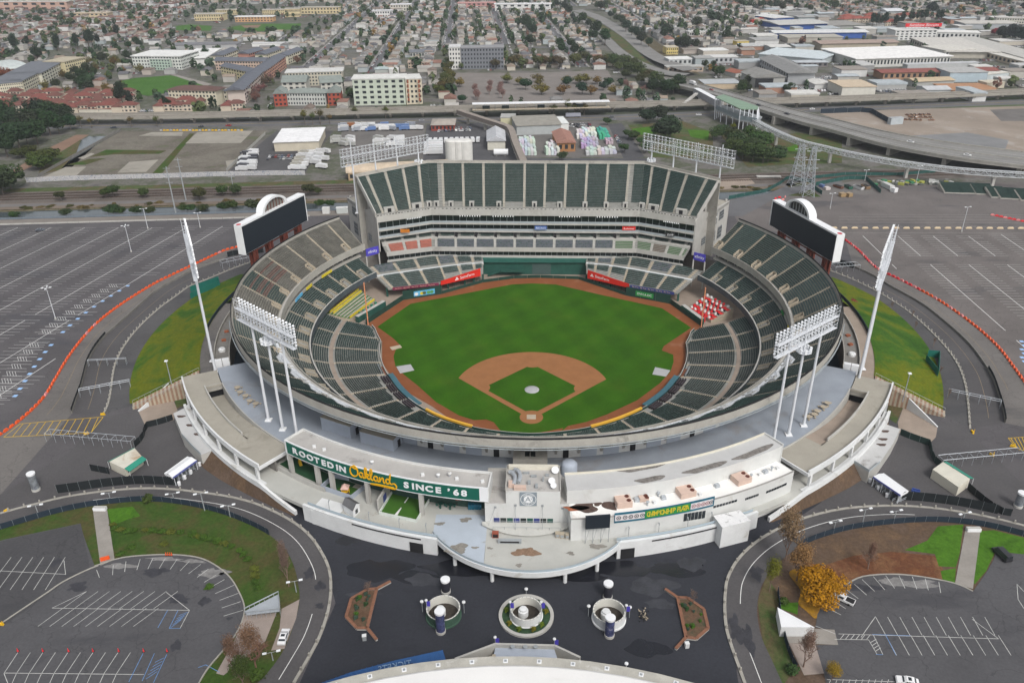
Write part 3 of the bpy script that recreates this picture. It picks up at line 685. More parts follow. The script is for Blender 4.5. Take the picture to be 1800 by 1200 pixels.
def D_():
 t=AC('outfield_grandstand','tall concrete grandstand of steep dark green seats behind the outfield','grandstand',(0,150,GZ));UF=C3((-75.2,127.6),(-50.6,139.2),(50.5,137.2),(75.6,124.6));UB=C3((-84.7,137.8),(-53.8,163.),(54.2,160.7),(84.8,131.2));z0,z1,rows=30.3,45.,27;mb=MB();GG(mb,UF,UB,z0,z1,rows,C9,1.);mb.B('upper_terrace',t);st=[.13,.38,.63,.86]+list(1.065+np.arange(10)*.0965)+[2.12,2.36,2.6,2.86];edges=[0.]+st+[3.]
 for i,s in enumerate(st):
  mb=MB();B8(mb,UF,UB,z0,z1,rows,s,1.05,AG if False else mat('stair_concrete',(.4,.375,.32),.85,.14));mb.B('aisle_stair',t)
 for i in range(len(edges)-1):
  s0,s1=edges[i],edges[i+1];seg=min(int((s0+s1)/2),2);Ls=np.hypot(*(UF[seg+1]-UF[seg]));e=.65/Ls;a0,a1=s0+(e if i else .012),s1-(e if i<len(edges)-2 else .012);k0=0;r1_=A7(UF,UB,z0,z1,rows,a0,a1,3)
  if i not in(1,4,5,8,10,13,14,17):
   r1_=A7(UF,UB,z0,z1,rows,a0,a1,0)
  AP(r1_,.56,DL,t,alt=BX,altp=.05)
 for s in[.25,.75,.97,1.03,1.1,1.2,1.33,1.5,1.62,1.74,1.84,1.93,2.03,2.24,2.72]:
  i=min(int(s),2);f=s-i;p=lerp(lerp(UF[i],UF[i+1],f),lerp(UB[i],UB[i+1],f),.05);tg=UF[i+1]-UF[i];rz=atan2(tg[1],tg[0]);w=5. if s in(.25,.75,2.24,2.72)else 2.4;mb=MB();mb.X((p[0],p[1],z0),(w,1.6,2.4),rz,AD);q=p+NA([sin(rz),-cos(rz)])*.86;mb.X((q[0],q[1],z0+.1),(w*.35,.15,1.8),rz,BE);mb.B('entrance',t)
 FW=C3((-74.4,126.),(-50.2,137.3),(50.3,135.4),(74.7,122.9));mb=MB();ER(mb,FW,UF,28.2,29.6,AD);mb.W([(*p,0)for p in FW],.3,26.6,29.9,AD)
 for j in range(3):
  for q in np.arange(.02,1.,.055 if j!=1 else .019):
   p=lerp(FW[j],FW[j+1],q);tg=FW[j+1]-FW[j];mb.X((p[0],p[1]-.1,29.9),(.9 if int(q*100)%3 else .3,.35,.18),atan2(tg[1],tg[0]),BE)
 mb.B('front_walk',t);UB2=C3((-86.2,139.4),(-54.5,165.),(54.9,162.7),(86.4,132.6));mb=MB();ER(mb,UB,UB2,44.,45.2,BF);mb.W([(*p,0)for p in UB2],.4,GZ,46.2,BF);mb.B('back_wall',t);S1=C3((-75.,131.2),(-49.8,140.6),(49.8,138.4),(76.2,128.6));S2=[p+NA([0,-.2])for p in S1];GL=[p+NA([0,1.6])for p in FW];GB=[p+NA([0,9.])for p in FW]
 for za,zb in((19.6,22.),(23.1,26.6)):
  mb=MB();ER(mb,GL,GB,za,zb,AZ);mb.B('suite_glazing',t);ml=MB()
  for j in range(3):
   L=np.hypot(*(GL[j+1]-GL[j]))
   for q in np.arange(.5/L,1,3.3/L):
    p=lerp(GL[j],GL[j+1],q);ml.X((p[0],p[1]-.12,za),(.14,.2,zb-za),0,AA)
  ml.B('suite_mullion',t)['kind']='stuff'
 for za,zb,dy in((18.2,18.9,-.9),(22.,22.7,-.6)):
  mb=MB();fr=[p+NA([0,dy+.4])for p in FW];ER(mb,fr,GB,za,zb,AD);mb.B('balcony_slab',t);mb=MB();mb.W([(p[0],p[1]+.25,0)for p in fr],.08,zb+.1,zb+1.,E6);mb.B('balcony_rail',t)
 for s,n in((.55,9),(1.14,9),(1.3,9),(1.62,9),(1.8,9),(2.45,9)):
  i=int(s);mb=MB()
  for q in range(n):
   f=s-i+q*(.012 if i==1 else .032)
   if f>.99:
    continue
   p=lerp(FW[i],FW[i+1],f);mb.X((p[0],p[1]-.4,26.1),(.45,.3,.5),0,A9)
  mb.B('soffit_light',t)['kind']='stuff'
 CF_=C3((-70.2,120.4),(-49.3,127.8),(48.9,126.2),(69.8,116.6));CB=C3((-76.,131.5),(-51.,141.5),(50.8,139.6),(76.5,128.2));cz0,cz1,crows=12.9,18.2,13;mb=MB();GG(mb,CF_,CB,cz0,cz1,crows,C9,.9);mb.B('club_terrace',t);mb=MB();mb.W([(*p,0)for p in CF_],.3,11.7,13.9,AD);mb.B('club_fascia',t);st=[.08,.42,.72]+list(1.02+np.arange(11)*.0965)+[2.3,2.6,2.9];mid=lambda s:lerp(lerp(CF_[min(int(s),2)],CF_[min(int(s),2)+1],s-min(int(s),2)),lerp(CB[min(int(s),2)],CB[min(int(s),2)+1],s-min(int(s),2)),.52)
 for s in st:
  mb=MB();B8(mb,CF_,CB,cz0,cz1,crows,s,1.1,AD);mb.B('aisle_stair',t)
  if 1.<s<2.:
   p=mid(s-.012);mb=MB();mb.X((p[0]+1.5,p[1]+2.6,15.2),(1.2,6.,2.6),0,BE);mb.X((p[0]+.3,p[1]+.3,15.2),(2.6,1.6,1.4),0,AD);mb.B('vomitory',t)
 mb=MB();mp=[mid(s)for s in(0.,1.,2.,2.999)];mb.W([(*p,0)for p in mp],1.5,14.8,16.35,AD);mb.B('club_cross_aisle',t);edges=[0.]+st+[3.]
 for i in range(len(edges)-1):
  s0,s1=edges[i],edges[i+1]
  if s1-s0<.04:
   continue
  seg=min(int((s0+s1)/2),2);e=.7/np.hypot(*(CF_[seg+1]-CF_[seg]));m=(s0+s1)/2;lo=A7(CF_,CB,cz0,cz1,crows,s0+e,s1-e,0,6);hi=A7(CF_,CB,cz0,cz1,crows,s0+e+(2.6*e if 1<m<2 else 0),s1-e,8,crows)
  if m<1. and i>0:
   AP(lo,.56,FM,t,w=.54)
  elif m>2. or(m>1.93):
   mb=MB()
   for r_ in lo:
    mb.W([p for p in r_],.55,[p[2]+.02 for p in r_],[p[2]+.22 for p in r_],F9 if m<2.3 or m>2.6 else mat('turf_brown',(.13,.09,.06),.9))
   mb.B('turf_rows',t)['kind']='stuff'
  else:
   AP(lo,.56,DP,t,alt=BX,altp=.15)
  AP(hi,.56,DL,t,alt=BX,altp=.12)
 mb=MB();bb0=[p+NA([0,1.2])for p in CF_];bb1=[p+NA([0,8.])for p in CF_];ER(mb,bb0,bb1,9.4,12.2,AZ);mb.B('lounge_glazing',t);mb=MB();ER(mb,[p+NA([0,-.3])for p in CF_],bb1,8.7,9.4,AD);mb.B('lounge_slab',t);ml=MB()
 for j in range(3):
  L=np.hypot(*(bb0[j+1]-bb0[j]))
  for q in np.arange(.5/L,1,2.6/L):
   p=lerp(bb0[j],bb0[j+1],q);ml.X((p[0],p[1]-.1,9.4),(.12,.2,2.6),0,AA)
 ml.B('lounge_mullion',t)['kind']='stuff'
 for sg in(-1,1):
  if sg<0:
   LF=[NA(p)for p in((-66.3,98.4),(-43.2,105.2),(-31.,113.),(-24.2,117.4))];LB=[NA(p)for p in((-79.,113.),(-50.2,126.2),(-36.,128.2),(-24.6,128.6))]
  else:
   LF=[NA(p)for p in((24.8,117.6),(32.,112.6),(43.4,104.),(64.2,94.9))];LB=[NA(p)for p in((25.,128.4),(36.,127.6),(49.2,125.4),(78.,110.5))]
  lz0,lz1,lr=4.8,9.2,15;mb=MB();GG(mb,LF,LB,lz0,lz1,lr,C9,.8);mb.B('lower_terrace',t);m0=[(*lerp(a,b,.57),0)for a,b in zip(LF,LB)];mb=MB();mb.W(m0,1.6,6.4,7.5,AD,mat('walk_pale',(.55,.57,.57),.7,.08));mb.B('lower_cross_aisle',t);st=[.08,.42,.75,1.2,1.8,2.5]if sg<0 else[.5,1.2,1.8,2.25,2.58,2.92];edges=[0.]+st+[3.]
  for s in st:
   mb=MB();B8(mb,LF,LB,lz0,lz1,lr,s,1.1,AG);mb.B('aisle_stair',t)
  for i in range(len(edges)-1):
   s0,s1=edges[i],edges[i+1];seg=min(int((s0+s1)/2),2);e=.7/np.hypot(*(LF[seg+1]-LF[seg]))
   if s1-s0<3*e:
    continue
   inner=((s0+s1)/2>1.)if sg<0 else((s0+s1)/2<2.);AP(A7(LF,LB,lz0,lz1,lr,s0+e,s1-e,4 if inner else 0,8),.56,DL,t,alt=BX,altp=.25);AP(A7(LF,LB,lz0,lz1,lr,s0+e,s1-e,10,lr),.56,DP if i%3==1 else DL,t,alt=BX,altp=.3)
  for q in(.02,.4,.8,1.3,1.9,2.4,2.97):
   i=min(int(q),2);p=lerp(lerp(LF[i],LF[i+1],q-i),lerp(LB[i],LB[i+1],q-i),.12);mb=MB();mb.X((p[0],p[1],0),(.8,.8,4.6),0,AW);mb.B('pier',t)
 mb=MB();mb.X((.2,127.2,0),(50.4,.6,6.6),0,AW);mb.B('batters_eye',t);mb=MB();mb.X((.2,126.7,6.6),(50.,1.8,2.1),0,mat('green_panel',(.03,.12,.098),.6,.12));mb.B('batters_eye_panel',t);mb=MB();mb.X((3.6,126.75,.2),(9.,.2,5.4),0,mat('gate_grey_green',(.06,.095,.09),.6,.1));mb.B('gate',t);mb=MB();mb.X((-10.5,124.9,2.6),(11,3.2,.3),0,AW);mb.W([(-16,123.4,0),(-5,123.4,0)],.1,2.9,3.9,AW)
 for q in range(8):
  mb.X((-16.6-q*.8,125.,2.5-q*.32),(.8,2.6,.25),0,AW)
 mb.B('camera_deck',t)
 for sg,E0,E1 in((-1,NA([-74.6,125.6]),NA([-97.5,165.])),(1,NA([75.,122.6]),NA([98.5,160.]))):
  d=(E1-E0);L=np.hypot(*d);d/=L;nrm=NA([d[1],-d[0]])*(-1 if sg<0 else 1);nrm=nrm if nrm[0]*sg>0 else-nrm;mb=MB();inner0,inner1=E0-nrm*.5,E1-nrm*.5;prof=[(0,12.),(0,28.6),(.16,31.6),(.36,28.6),(1.,26.6),(1.,GZ),(.3,GZ)];V=[]
  for off in(0.,.6):
   for u_,z in prof:
    p=E0+d*L*u_-nrm*off;V.append((p[0],p[1],z))
  n=len(prof);f0,f1=tuple(range(n)),tuple(range(2*n-1,n-1,-1));mb.Z(V,[f0,f1]+[(i,(i+1)%n,n+(i+1)%n,n+i)for i in range(n)],AD);mb.B('end_wall',t);mt_win=AZ
  for u0,u1,za,zb in((.44,.62,19.2,25.2),(.46,.62,10.6,16.),(.7,.83,20.,24.6),(.7,.82,10.2,16.4),(.22,.32,13.5,17.2)):
   mb=MB();a,b=E0+d*L*u0,E0+d*L*u1;mb.W([(*(a+nrm*.06),0),(*(b+nrm*.06),0)],.16,za,zb,mt_win);w=mb.B('window',t);mb=MB()
   for q in np.linspace(0,1,5):
    p=lerp(a,b,q)+nrm*.2;mb.X((p[0],p[1],za),(.14,.14,zb-za),atan2(d[1],d[0]),AA)
   for z in np.linspace(za,zb-.15,4):
    mb.W([(*(a+nrm*.2),0),(*(b+nrm*.2),0)],.12,z,z+.14,AA)
   mb.B('frame',w)
  mb=MB()
  for u_ in(.34,.66,.98):
   p=E0+d*L*u_-nrm*1.5;mb.X((p[0],p[1],26.5),(.9,.9,(39.,33.,27.6)[(.34,.66,.98).index(u_)]-26.5 if u_<.9 else 1.),0,AD)
  poly=[E0+d*L*.3,E1,E1-nrm*22,E0+d*L*.3-nrm*14];mb.Q(poly,25.4,26.4,AD,EC);mb.Q([E1,E1-nrm*22,E1-nrm*22-d*.5,E1-d*.5],GZ,25.4,AD);mb.B('back_block',t);mb=MB();rk=[(*lerp(UF[0]if sg<0 else UF[3],UB[0]if sg<0 else UB[3],q),0)for q in(0,1)];mb.W(rk,.5,[27.8,42.8],[31.,45.7],AD);mb.B('raking_beam',t)
 return t
D_()
def BU(name,label,a,b,z0,z1,mt,th=.2,group=None):
 t=AC(name,label,'sign',(a[0],a[1],min(z0)if isinstance(z0,(list,tuple))else z0),group);mb=MB();mb.W([(a[0],a[1],0),(b[0],b[1],0)],th,z0,z1,mt);mb.B('board',t);return t
def B1(t,a,b,zmid,body,mt,size,off=.16,sx=1.,pos=.5,shear=0.):
 a,b=np.asarray(a,float),np.asarray(b,float);d=b-a;d/=np.hypot(*d);nrm=NA([d[1],-d[0]]);p=lerp(a,b,pos)+nrm*off;return A2('lettering',body,mt,size,t,AL((p[0],p[1],zmid),(d[0],d[1],0),(0,0,1)),sx=sx,shear=shear,extrude=.02)
for sg in(-1,1):
 if sg<0:
  a,b=G(776,503,4.2),G(849,480,5.4);a,b=NA([-43.,104.4]),NA([-25.4,116.2]);za=[AI(a[0],a[1],501),AI(b[0],b[1],485)];zb=[AI(a[0],a[1],494),AI(b[0],b[1],471.5)]
 else:
  a,b=NA([25.4,116.4]),NA([43.6,103.4]);za=[AI(a[0],a[1],489),AI(b[0],b[1],506)];zb=[AI(a[0],a[1],474.5),AI(b[0],b[1],499)]
 t=BU('sponsor_sign','slanted bright red sponsor board in the %s outfield stands'%('left' if sg<0 else 'right'),a,b,za,zb,GC);d=b-a;L=np.hypot(*d);d/=L;nrm=NA([d[1],-d[0]]);w=.66 if sg<0 else .36;zc=lerp([za[0]+zb[0]],[za[1]+zb[1]],w)[0]/2;p=lerp(a,b,w)+nrm*.14;tilt=(zb[1]+za[1]-zb[0]-za[0])/2/L;A2('lettering','StateFarm',AJ,1.9,t,AL((p[0],p[1],zc),(d[0],d[1],tilt),(0,0,1)),extrude=.03);q=lerp(a,b,w-5.6/L)+nrm*.14
 for k in range(3):
  mb=MB();c=NA([q[0],q[1],zc-5.6*tilt]);off=((-.45,-.35),(.45,-.35),(0,.4))[k];x=NA([d[0],d[1],tilt]);pts=[c+x*(off[0]+.5*cos(th))+NA([0,0,off[1]+.34*sin(th)])for th in np.linspace(0,2*pi,13)[:-1]];mb.Y(pts,AJ);mb.Y([p_+NA([nrm[0],nrm[1],0])*.02 for p_ in pts][::-1],AJ);mb.B('emblem',t)
 mb=MB()
 for q in np.linspace(.03,.97,7):
  p=lerp(a,b,q)-nrm*.3;mb.T((p[0],p[1],0),(p[0],p[1],lerp(za,za,0)[0]*(1-q)+za[1]*q+.3),.1,mt=DH,n=5)
 mb.B('frame',t)
AU=[NA(G(a,b,0)[:2])for a,b in P('E',(130,632),(325,502),(530,470),(745,410),(910,388),(1050,385),(1250,392),(1500,478),(1735,522),(1905,645))]
t=AC('outfield_wall','low dark green padded wall curving behind the outfield warning track','wall',(0,123,0))
for i in range(len(AU)-1):
 L=np.hypot(*(AU[i+1]-AU[i]));n=max(1,int(L/6))
 for k in range(n):
  a,b=lerp(AU[i],AU[i+1],(k+.01)/n),lerp(AU[i],AU[i+1],(k+.99)/n);h=4.4 if i in(1,7)else 2.4
  if i in(2,6,3,4,5):
   h=1.5
  mb=MB();mb.W([(*a,0),(*b,0)],.25,.02,h,DH);mb.B('wall_pad',t)
for nm,lab,i,f0,f1,mt,txt,tm in(('wall_sign','green wall board with white lettering on the right outfield wall',7,.22,.62,DA,'DVH.A.DC',AJ),('wall_sign','pale blue advertising board on the left outfield wall',1,.28,.82,EN,None,None)):
 a,b=lerp(AU[i],AU[i+1],f0),lerp(AU[i],AU[i+1],f1);d=(b-a)/np.hypot(*(b-a));nr=NA([d[1],-d[0]])*.25;t=BU(nm,lab,a+nr,b+nr,1.,3.4,mt,.12)
 if txt:
  B1(t,a+nr,b+nr,2.2,txt,tm,1.5,.1)
 else:
  for q,mm in((.12,AJ),(.38,BN),(.5,mat('ad_dark',(.1,.12,.05))),(.7,mat('ad_green',(.1,.3,.1))),(.85,mat('ad_green',(.1,.3,.1)))):
   p=lerp(a,b,q)+nr*1.5;mb=MB();mb.Z([(p[0]+d[0]*.9*cos(th),p[1]+d[1]*.9*cos(th),2.1+.8*sin(th))for th in np.linspace(0,2*pi,11)[:-1]],[tuple(range(10))],mm);mb.B('printed_patch',t)
for lab,A,B,mt in(('maroon ribbon board along the front of the left outfield seats',(-64.5,98.7),(-44.,104.6),GX),('navy ribbon board along the front of the right outfield seats',(44.2,103.2),(63.,95.2),DE)):
 d=NA(B)-NA(A);d/=np.hypot(*d);nr=NA([d[1],-d[0]])*.35;t=BU('ribbon_board',lab,NA(A)+nr,NA(B)+nr,3.9,5.3,mt,.15)
 for q in(.12,.3,.48,.66,.84):
  B1(t,NA(A)+nr,NA(B)+nr,4.6,'Bay Area',mat('ribbon_print',(.6,.45,.3)),.8,.1,pos=q)
for lab,q,body in(('purple sponsor sign at the left end of the middle deck',((644,451),(666,445),432),'xfinity'),('purple sponsor sign at the right end of the middle deck',((1219,456),(1239,461),442),'xfinity')):
 (ax,ay),(bx,by),top=q;rr=93.;a,b=G(ax,ay,14.2)[:2],G(bx,by,14.2)[:2];z1=AI(a[0],a[1],top+6)if ax<900 else AI(a[0],a[1],443);t=BU('end_sign',lab,a,b,14.2,z1,FR,.3);B1(t,a,b,(14.2+z1)/2,body,AJ,2.,.2);mb=MB()
 for p in(a,b):
  mb.T((p[0],p[1],1),(p[0],p[1],14.3),.35,mt=AD,n=8)
 mb.B('post',t)
for lab,x0,x1,y,mt,body in(('small blue board on the suite balcony',940,961,400.5,mat('board_blue',(.1,.17,.42)),'RECALLS'),('small red board on the suite balcony',1094,1117,401.5,GC,'Budweiser'),('orange lettered board over the left wing suites',704,720,406,mat('board_orange',(.5,.17,.02)),None),('white lettered board over the right wing suites',1170,1186,412.5,mat('board_black',(.03,.03,.03)),'CLUB')):
 yy=135. if 760<x0<1120 else(129.5 if x0<900 else 126.5);p,q=YZ(x0,y,yy),YZ(x1,y,yy);t=BU('balcony_board',lab,p[:2],q[:2],p[2]-.9,p[2]+.9,mt,.2)
 if body:
  B1(t,p[:2],q[:2],p[2]-.1,body,AJ,1.2,.14)
for sg in(-1,1):
 x,y=(-70.6,70.2)if sg<0 else(70.9,70.);mb=MB();mb.X((x,y,0),(.45,.45,.3),0,BF);mb.T((x,y,.3),(x,y,AI(x,y,497 if sg<0 else 506)),.24,mt=D3,n=8);zt=AI(x,y,497 if sg<0 else 506);mb.X((x,y+.6,4),(.08,.8,zt-4),0,D3);tag(mb.B('foul_pole'),'tall orange foul pole at the %s field corner'%('left' if sg<0 else 'right'),'foul pole')
def EI(sg):
 name='party_terrace';t=AC(name,'stepped terrace of %s in the %s field corner'%(('green turf rows with yellow table edges','left')if sg<0 else('bright red decks and tables','right')),'terrace',(sg*80,80,0))
 if sg<0:
  F_=[NA(p[:2])for p in(G(615,560,1.6),G(660,527,1.6))];B_=[NA(p[:2])for p in(G(573,549,5.4),G(628,505,5.4))];wallq=(G(628,566,.2)[:2],G(676,538,.2)[:2])
 else:
  F_=[NA(p[:2])for p in(G(1212,540,1.6),G(1250,562,1.6))];B_=[NA(p[:2])for p in(G(1243,516,5.),G(1290,541,5.))];wallq=(G(1200,545,.2)[:2],G(1234,570,.2)[:2])
 rows=7
 for k in range(rows):
  t0,t1=k/rows,(k+1)/rows;z=1.6+3.6*k/rows;q=[lerp(F_[0],B_[0],t0),lerp(F_[1],B_[1],t0),lerp(F_[1],B_[1],t1),lerp(F_[0],B_[0],t1)];mb=MB();mb.Q(q,-.02,z,AG,F9 if sg<0 else(DD if k in(0,1,3,5)else BF));mb.B('terrace_step',t);mb=MB();a,b=lerp(q[0],q[3],.15),lerp(q[1],q[2],.15)
  if sg<0:
   mb.W([(*lerp(a,b,.03),0),(*lerp(a,b,.97),0)],.4,z+0.,z+(.9 if k>=5 or k==0 else .12),BN if k in(0,5,6)else AD)
  else:
   for f in np.arange(.08,.95,.16):
    c=lerp(a,b,f);mb.X((c[0],c[1],z),(1.,.6,.95),.5,(DD if(k+int(f*10))%2 else BJ))
  mb.B('table_row',t)
  if k in(2,4)and sg>0:
   mb=MB()
   for f in np.arange(.05,.97,.05):
    c=lerp(lerp(q[0],q[3],.6),lerp(q[1],q[2],.6),f);mb.X((c[0],c[1],z),(.45,.45,.8),.5,BE)
   mb.B('stool_row',t)['kind']='stuff'
 mb=MB();mb.W([(*wallq[0],0),(*wallq[1],0)],1.8,.02,2.9,AW,AD);mb.B('front_wall',t);mb=MB()
 for f in(.25,.4,.55,.7,.85):
  c=lerp(F_[0],F_[1],f)*.55+lerp(NA(wallq[0]),NA(wallq[1]),f)*.45;mb.X((c[0],c[1],0.),(.9,.9,2.6),.6,mat('bin_green',(.02,.19,.12))if sg<0 else DD)
 mb.B('serving_cart',t)
EI(-1)
EI(1)
def C1(a,b,sg):
 a,b=NA(a,float),NA(b,float);lab=('huge black video scoreboard on rusty columns above the left stands' if sg<0 else 'huge black video scoreboard with glazed arch above the right stands');t=AC('scoreboard',lab,'scoreboard',((a[0]+b[0])/2,(a[1]+b[1])/2,GZ));d=b-a;L=np.hypot(*d);d/=L;nrm=NA([-d[1],d[0]])
 if nrm@(CC-(a+b)/2)<0:
  nrm=-nrm
 z0,z1=29.,41.2
 if sg<0:
  z1=AI(a[0],a[1],399)
 else:
  z1=AI(a[0],a[1],354)
 bk=3.4
 def bx(u0,u1,o0,o1,za,zb,mt,mbx):
  mbx.Q([a+d*u0+nrm*o0,a+d*u1+nrm*o0,a+d*u1+nrm*o1,a+d*u0+nrm*o1],za,zb,mt)
 mb=MB();bx(0.,L,-.2,.05,z0,z1,FO,mb);mb.B('screen',t);mb=MB();bx(-.3,L+.3,-bk,-.2,z0-.25,z1-.02,AJ,mb);bx(-.3,L+.3,-bk,.25,z1,z1+.7,AJ,mb);bx(-.35,0.,-bk,.25,z0-.25,z1,AJ,mb);bx(L,L+.35,-bk,.25,z0-.25,z1,AJ,mb);mb.B('housing',t);c=L*(.52 if sg<0 else .4);w,h=9.,5.4;mb=MB();n=20;V,F=[],[]
 for i in range(n+1):
  th=pi*i/n
  for rr,o in((1.,.2),(1.,-bk),(.84,-bk),(.84,.2)):
   p=a+d*(c+w*rr*cos(th))+nrm*o;V.append((p[0],p[1],z1+.7+h*rr*sin(th)))
 for i in range(n):
  for k in range(4):
   F.append((4*i+k,4*i+(k+1)%4,4*i+4+(k+1)%4,4*i+4+k))
 mb.Z(V,F,AJ);mb.B('arch',t);mb=MB();V=[]
 for i in range(n+1):
  th=pi*i/n;p=a+d*(c+w*.84*cos(th))+nrm*-.9;V.append((p[0],p[1],z1+.7+h*.84*sin(th)))
 mb.Z(V,[tuple(range(n+1))],AZ if sg>0 else mat('arch_back',(.2,.19,.17),.8,.3,1.5));mb.B('arch_panel',t)
 for k in range(7):
  mb=MB();u_=c+w*.84*(-.84+.28*k);hh=h*.82*sqrt(max(.05,1-((u_-c)/(w*.84))**2));p=a+d*u_+nrm*-.6;mb.X((p[0],p[1],z1+.7),(.2,.2,hh),atan2(d[1],d[0]),B4 if sg<0 else AA);mb.B('arch_mullion',t)
 for k,u_ in enumerate((L*.14,L*.38,L*.62,L*.86)):
  mb=MB()
  for o in(-.9,-2.9):
   p=a+d*u_+nrm*o;mb.X((p[0],p[1],GZ),(.9,.9,z0-GZ),atan2(d[1],d[0]),B4);q=a+d*(u_+1.6)+nrm*o;mb.X((q[0],q[1],GZ),(.9,.9,z0-GZ),atan2(d[1],d[0]),B4)
  mb.B('column',t)
 for z in(12.,20.,27.5):
  mb=MB();bx(L*.12,L*.92,-1.1,-.8,z,z+.5,B4,mb);mb.B('cross_beam',t)
 mb=MB();p=(a if sg<0 else b)+d*(.7 if sg<0 else-.7)+nrm*-1.6;mb.H((p[0],p[1],z1+.72),[(0.,.02),(1.,.02),(1.05,0.)],G3,14);mb.B('roof_emblem',t)
C1((-121.7,78.9),(-106.9,122.6),-1)
C1((107.5,117.4),(121.4,72.8),1)
def EV():
 mb=MB();n=6;prof=[(.1,.45),(.28,.2),(.38,-.1)];V=[]
 for r,o in prof:
  for i in range(n):
   th=2*pi*i/n;V.append((r*cos(th),o,r*sin(th)))
 F=[]
 for k in range(2):
  for i in range(n):
   j=(i+1)%n;F.append((k*n+i,k*n+j,(k+1)*n+j,(k+1)*n+i))
 mb.Z(V,F,A9);mb.Z(V[2*n:],[tuple(range(n))],mat('lens',(.6,.62,.64),.2,.1,1.,.5));return mb.v,mb.f,mb.mi,mb.mats
LV,LF_,LM,LMAT=EV()
def C5(label,poles,e0,e1,zb,zt,nx,nz,group='floodlight towers',basket=None):
 t=AC('floodlight_tower',label,'floodlight tower',(poles[0][0],poles[0][1],poles[0][2]),group)
 for x,y,z0,z1 in poles:
  mb=MB();mb.X((x,y,z0),(1.9,1.9,.35),0,AJ);mb.T((x,y,z0+.3),(x,y,zb-.4),.45,.36,AK,10);mb.T((x,y,zb-.4),(x,y,z1),.26,.18,AK,8);mb.B('pole',t)
 e0,e1=NA(e0,float),NA(e1,float);d=e1-e0;L=np.hypot(*d);d/=L;nrm=NA([-d[1],d[0]])
 if nrm@(CC-(e0+e1)/2)<0:
  nrm=-nrm
 rows=np.linspace(zb,zt,nz);mb=MB()
 for o in(.25,-.75):
  for z in np.linspace(zb-.5,zt+.1,nz//2+2):
   p,q=e0+nrm*o,e1+nrm*o;mb.T((p[0],p[1],z),(q[0],q[1],z),.06,mt=AK,n=4,caps=False)
 for f in np.linspace(0,1,nx//2+1):
  p=e0+d*L*f
  for o in(.25,-.75):
   q=p+nrm*o;mb.T((q[0],q[1],zb-.6),(q[0],q[1],zt+.3),.05,mt=AK,n=4,caps=False)
  q0,q1=p+nrm*.25,p-nrm*.75
  for z in rows[::2]:
   mb.T((q0[0],q0[1],z),(q1[0],q1[1],z),.06,mt=AK,n=4,caps=False)
 mb.B('rack',t);mb=MB();p,q=e0-nrm*.3,e1-nrm*.3;mb.W([(*p,0),(*q,0)],1.2,zb-.7,zb-.58,AK);mb.W([(*p,0),(*q,0)],1.2,(zb+zt)/2,(zb+zt)/2+.1,AK);mb.B('catwalk',t);rz=atan2(nrm[1],nrm[0])+pi/2;cs,sn=cos(rz),sin(rz);tl=R(28)
 for z in rows:
  mb=MB();mb.mats=list(LMAT)
  for i in range(nx):
   p=e0+d*L*(i+.5)/nx+nrm*.65;b0=len(mb.v)
   for x,y,zz in LV:
    y2,z2=y*cos(tl)-zz*sin(tl),y*sin(tl)+zz*cos(tl);mb.v.append((p[0]+x*cs-y2*sn,p[1]+x*sn+y2*cs,z+z2))
   for f,m_ in zip(LF_,LM):
    mb.f.append(tuple(b0+j for j in f));mb.mi.append(m_)
  mb.B('lamp_row',t)['kind']='stuff'
 if basket:
  x,y,z=basket;mb=MB()
  for zz in(0,.9):
   for k in range(8):
    a0,a1=2*pi*k/8,2*pi*(k+1)/8;mb.T((x+2.2*cos(a0),y+2.2*sin(a0),z+zz),(x+2.2*cos(a1),y+2.2*sin(a1),z+zz),.1,mt=AK,n=4)
  mb.H((x,y,z-.1),[(.3,0),(2.2,0),(2.2,.1),(.3,.1)],AK,8)
  for k in range(8):
   a0=2*pi*k/8;px_,py_=x+1.9*cos(a0),y+1.9*sin(a0);mb.X((px_,py_,z),(.6,.6,1.3),a0,A9)
  mb.B('lamp_basket',t)
 return t
def CE(label,a,r,zf,py_top,py_bot,spread=7.7,half=14.5,nz=8,nx=18,basket=True,turn=0.):
 tg=NA([cos(R(a+turn)),sin(R(a+turn))]);c=pol(r,a)[:2];feet=[c-tg*spread,c,c+tg*spread]if not turn else[c-tg*4.5,c+tg*4.5];z1=AI(c[0],c[1],py_top);zb=AI(c[0],c[1],py_bot);poles=[(p[0],p[1],zf,z1+.6)for p in feet];return C5(label,poles,c-tg*half,c+tg*half,zb,z1,nx,nz,basket=(c[0],c[1],zb-3.6)if basket else None)
CE('white floodlight tower on three poles on the left plaza deck',-40.2,116.5,17.,549,582)
CE('white floodlight tower on three poles on the right plaza deck',40.6,117.2,17.,563,597)
CE('white floodlight tower seen edge-on beside the left grass bank',-66.5,121.5,15.5,408,462,basket=False,turn=2.5)
CE('white floodlight tower seen edge-on beside the right grass bank',65.5,122.,15.5,420,478,basket=False,turn=-2.5)
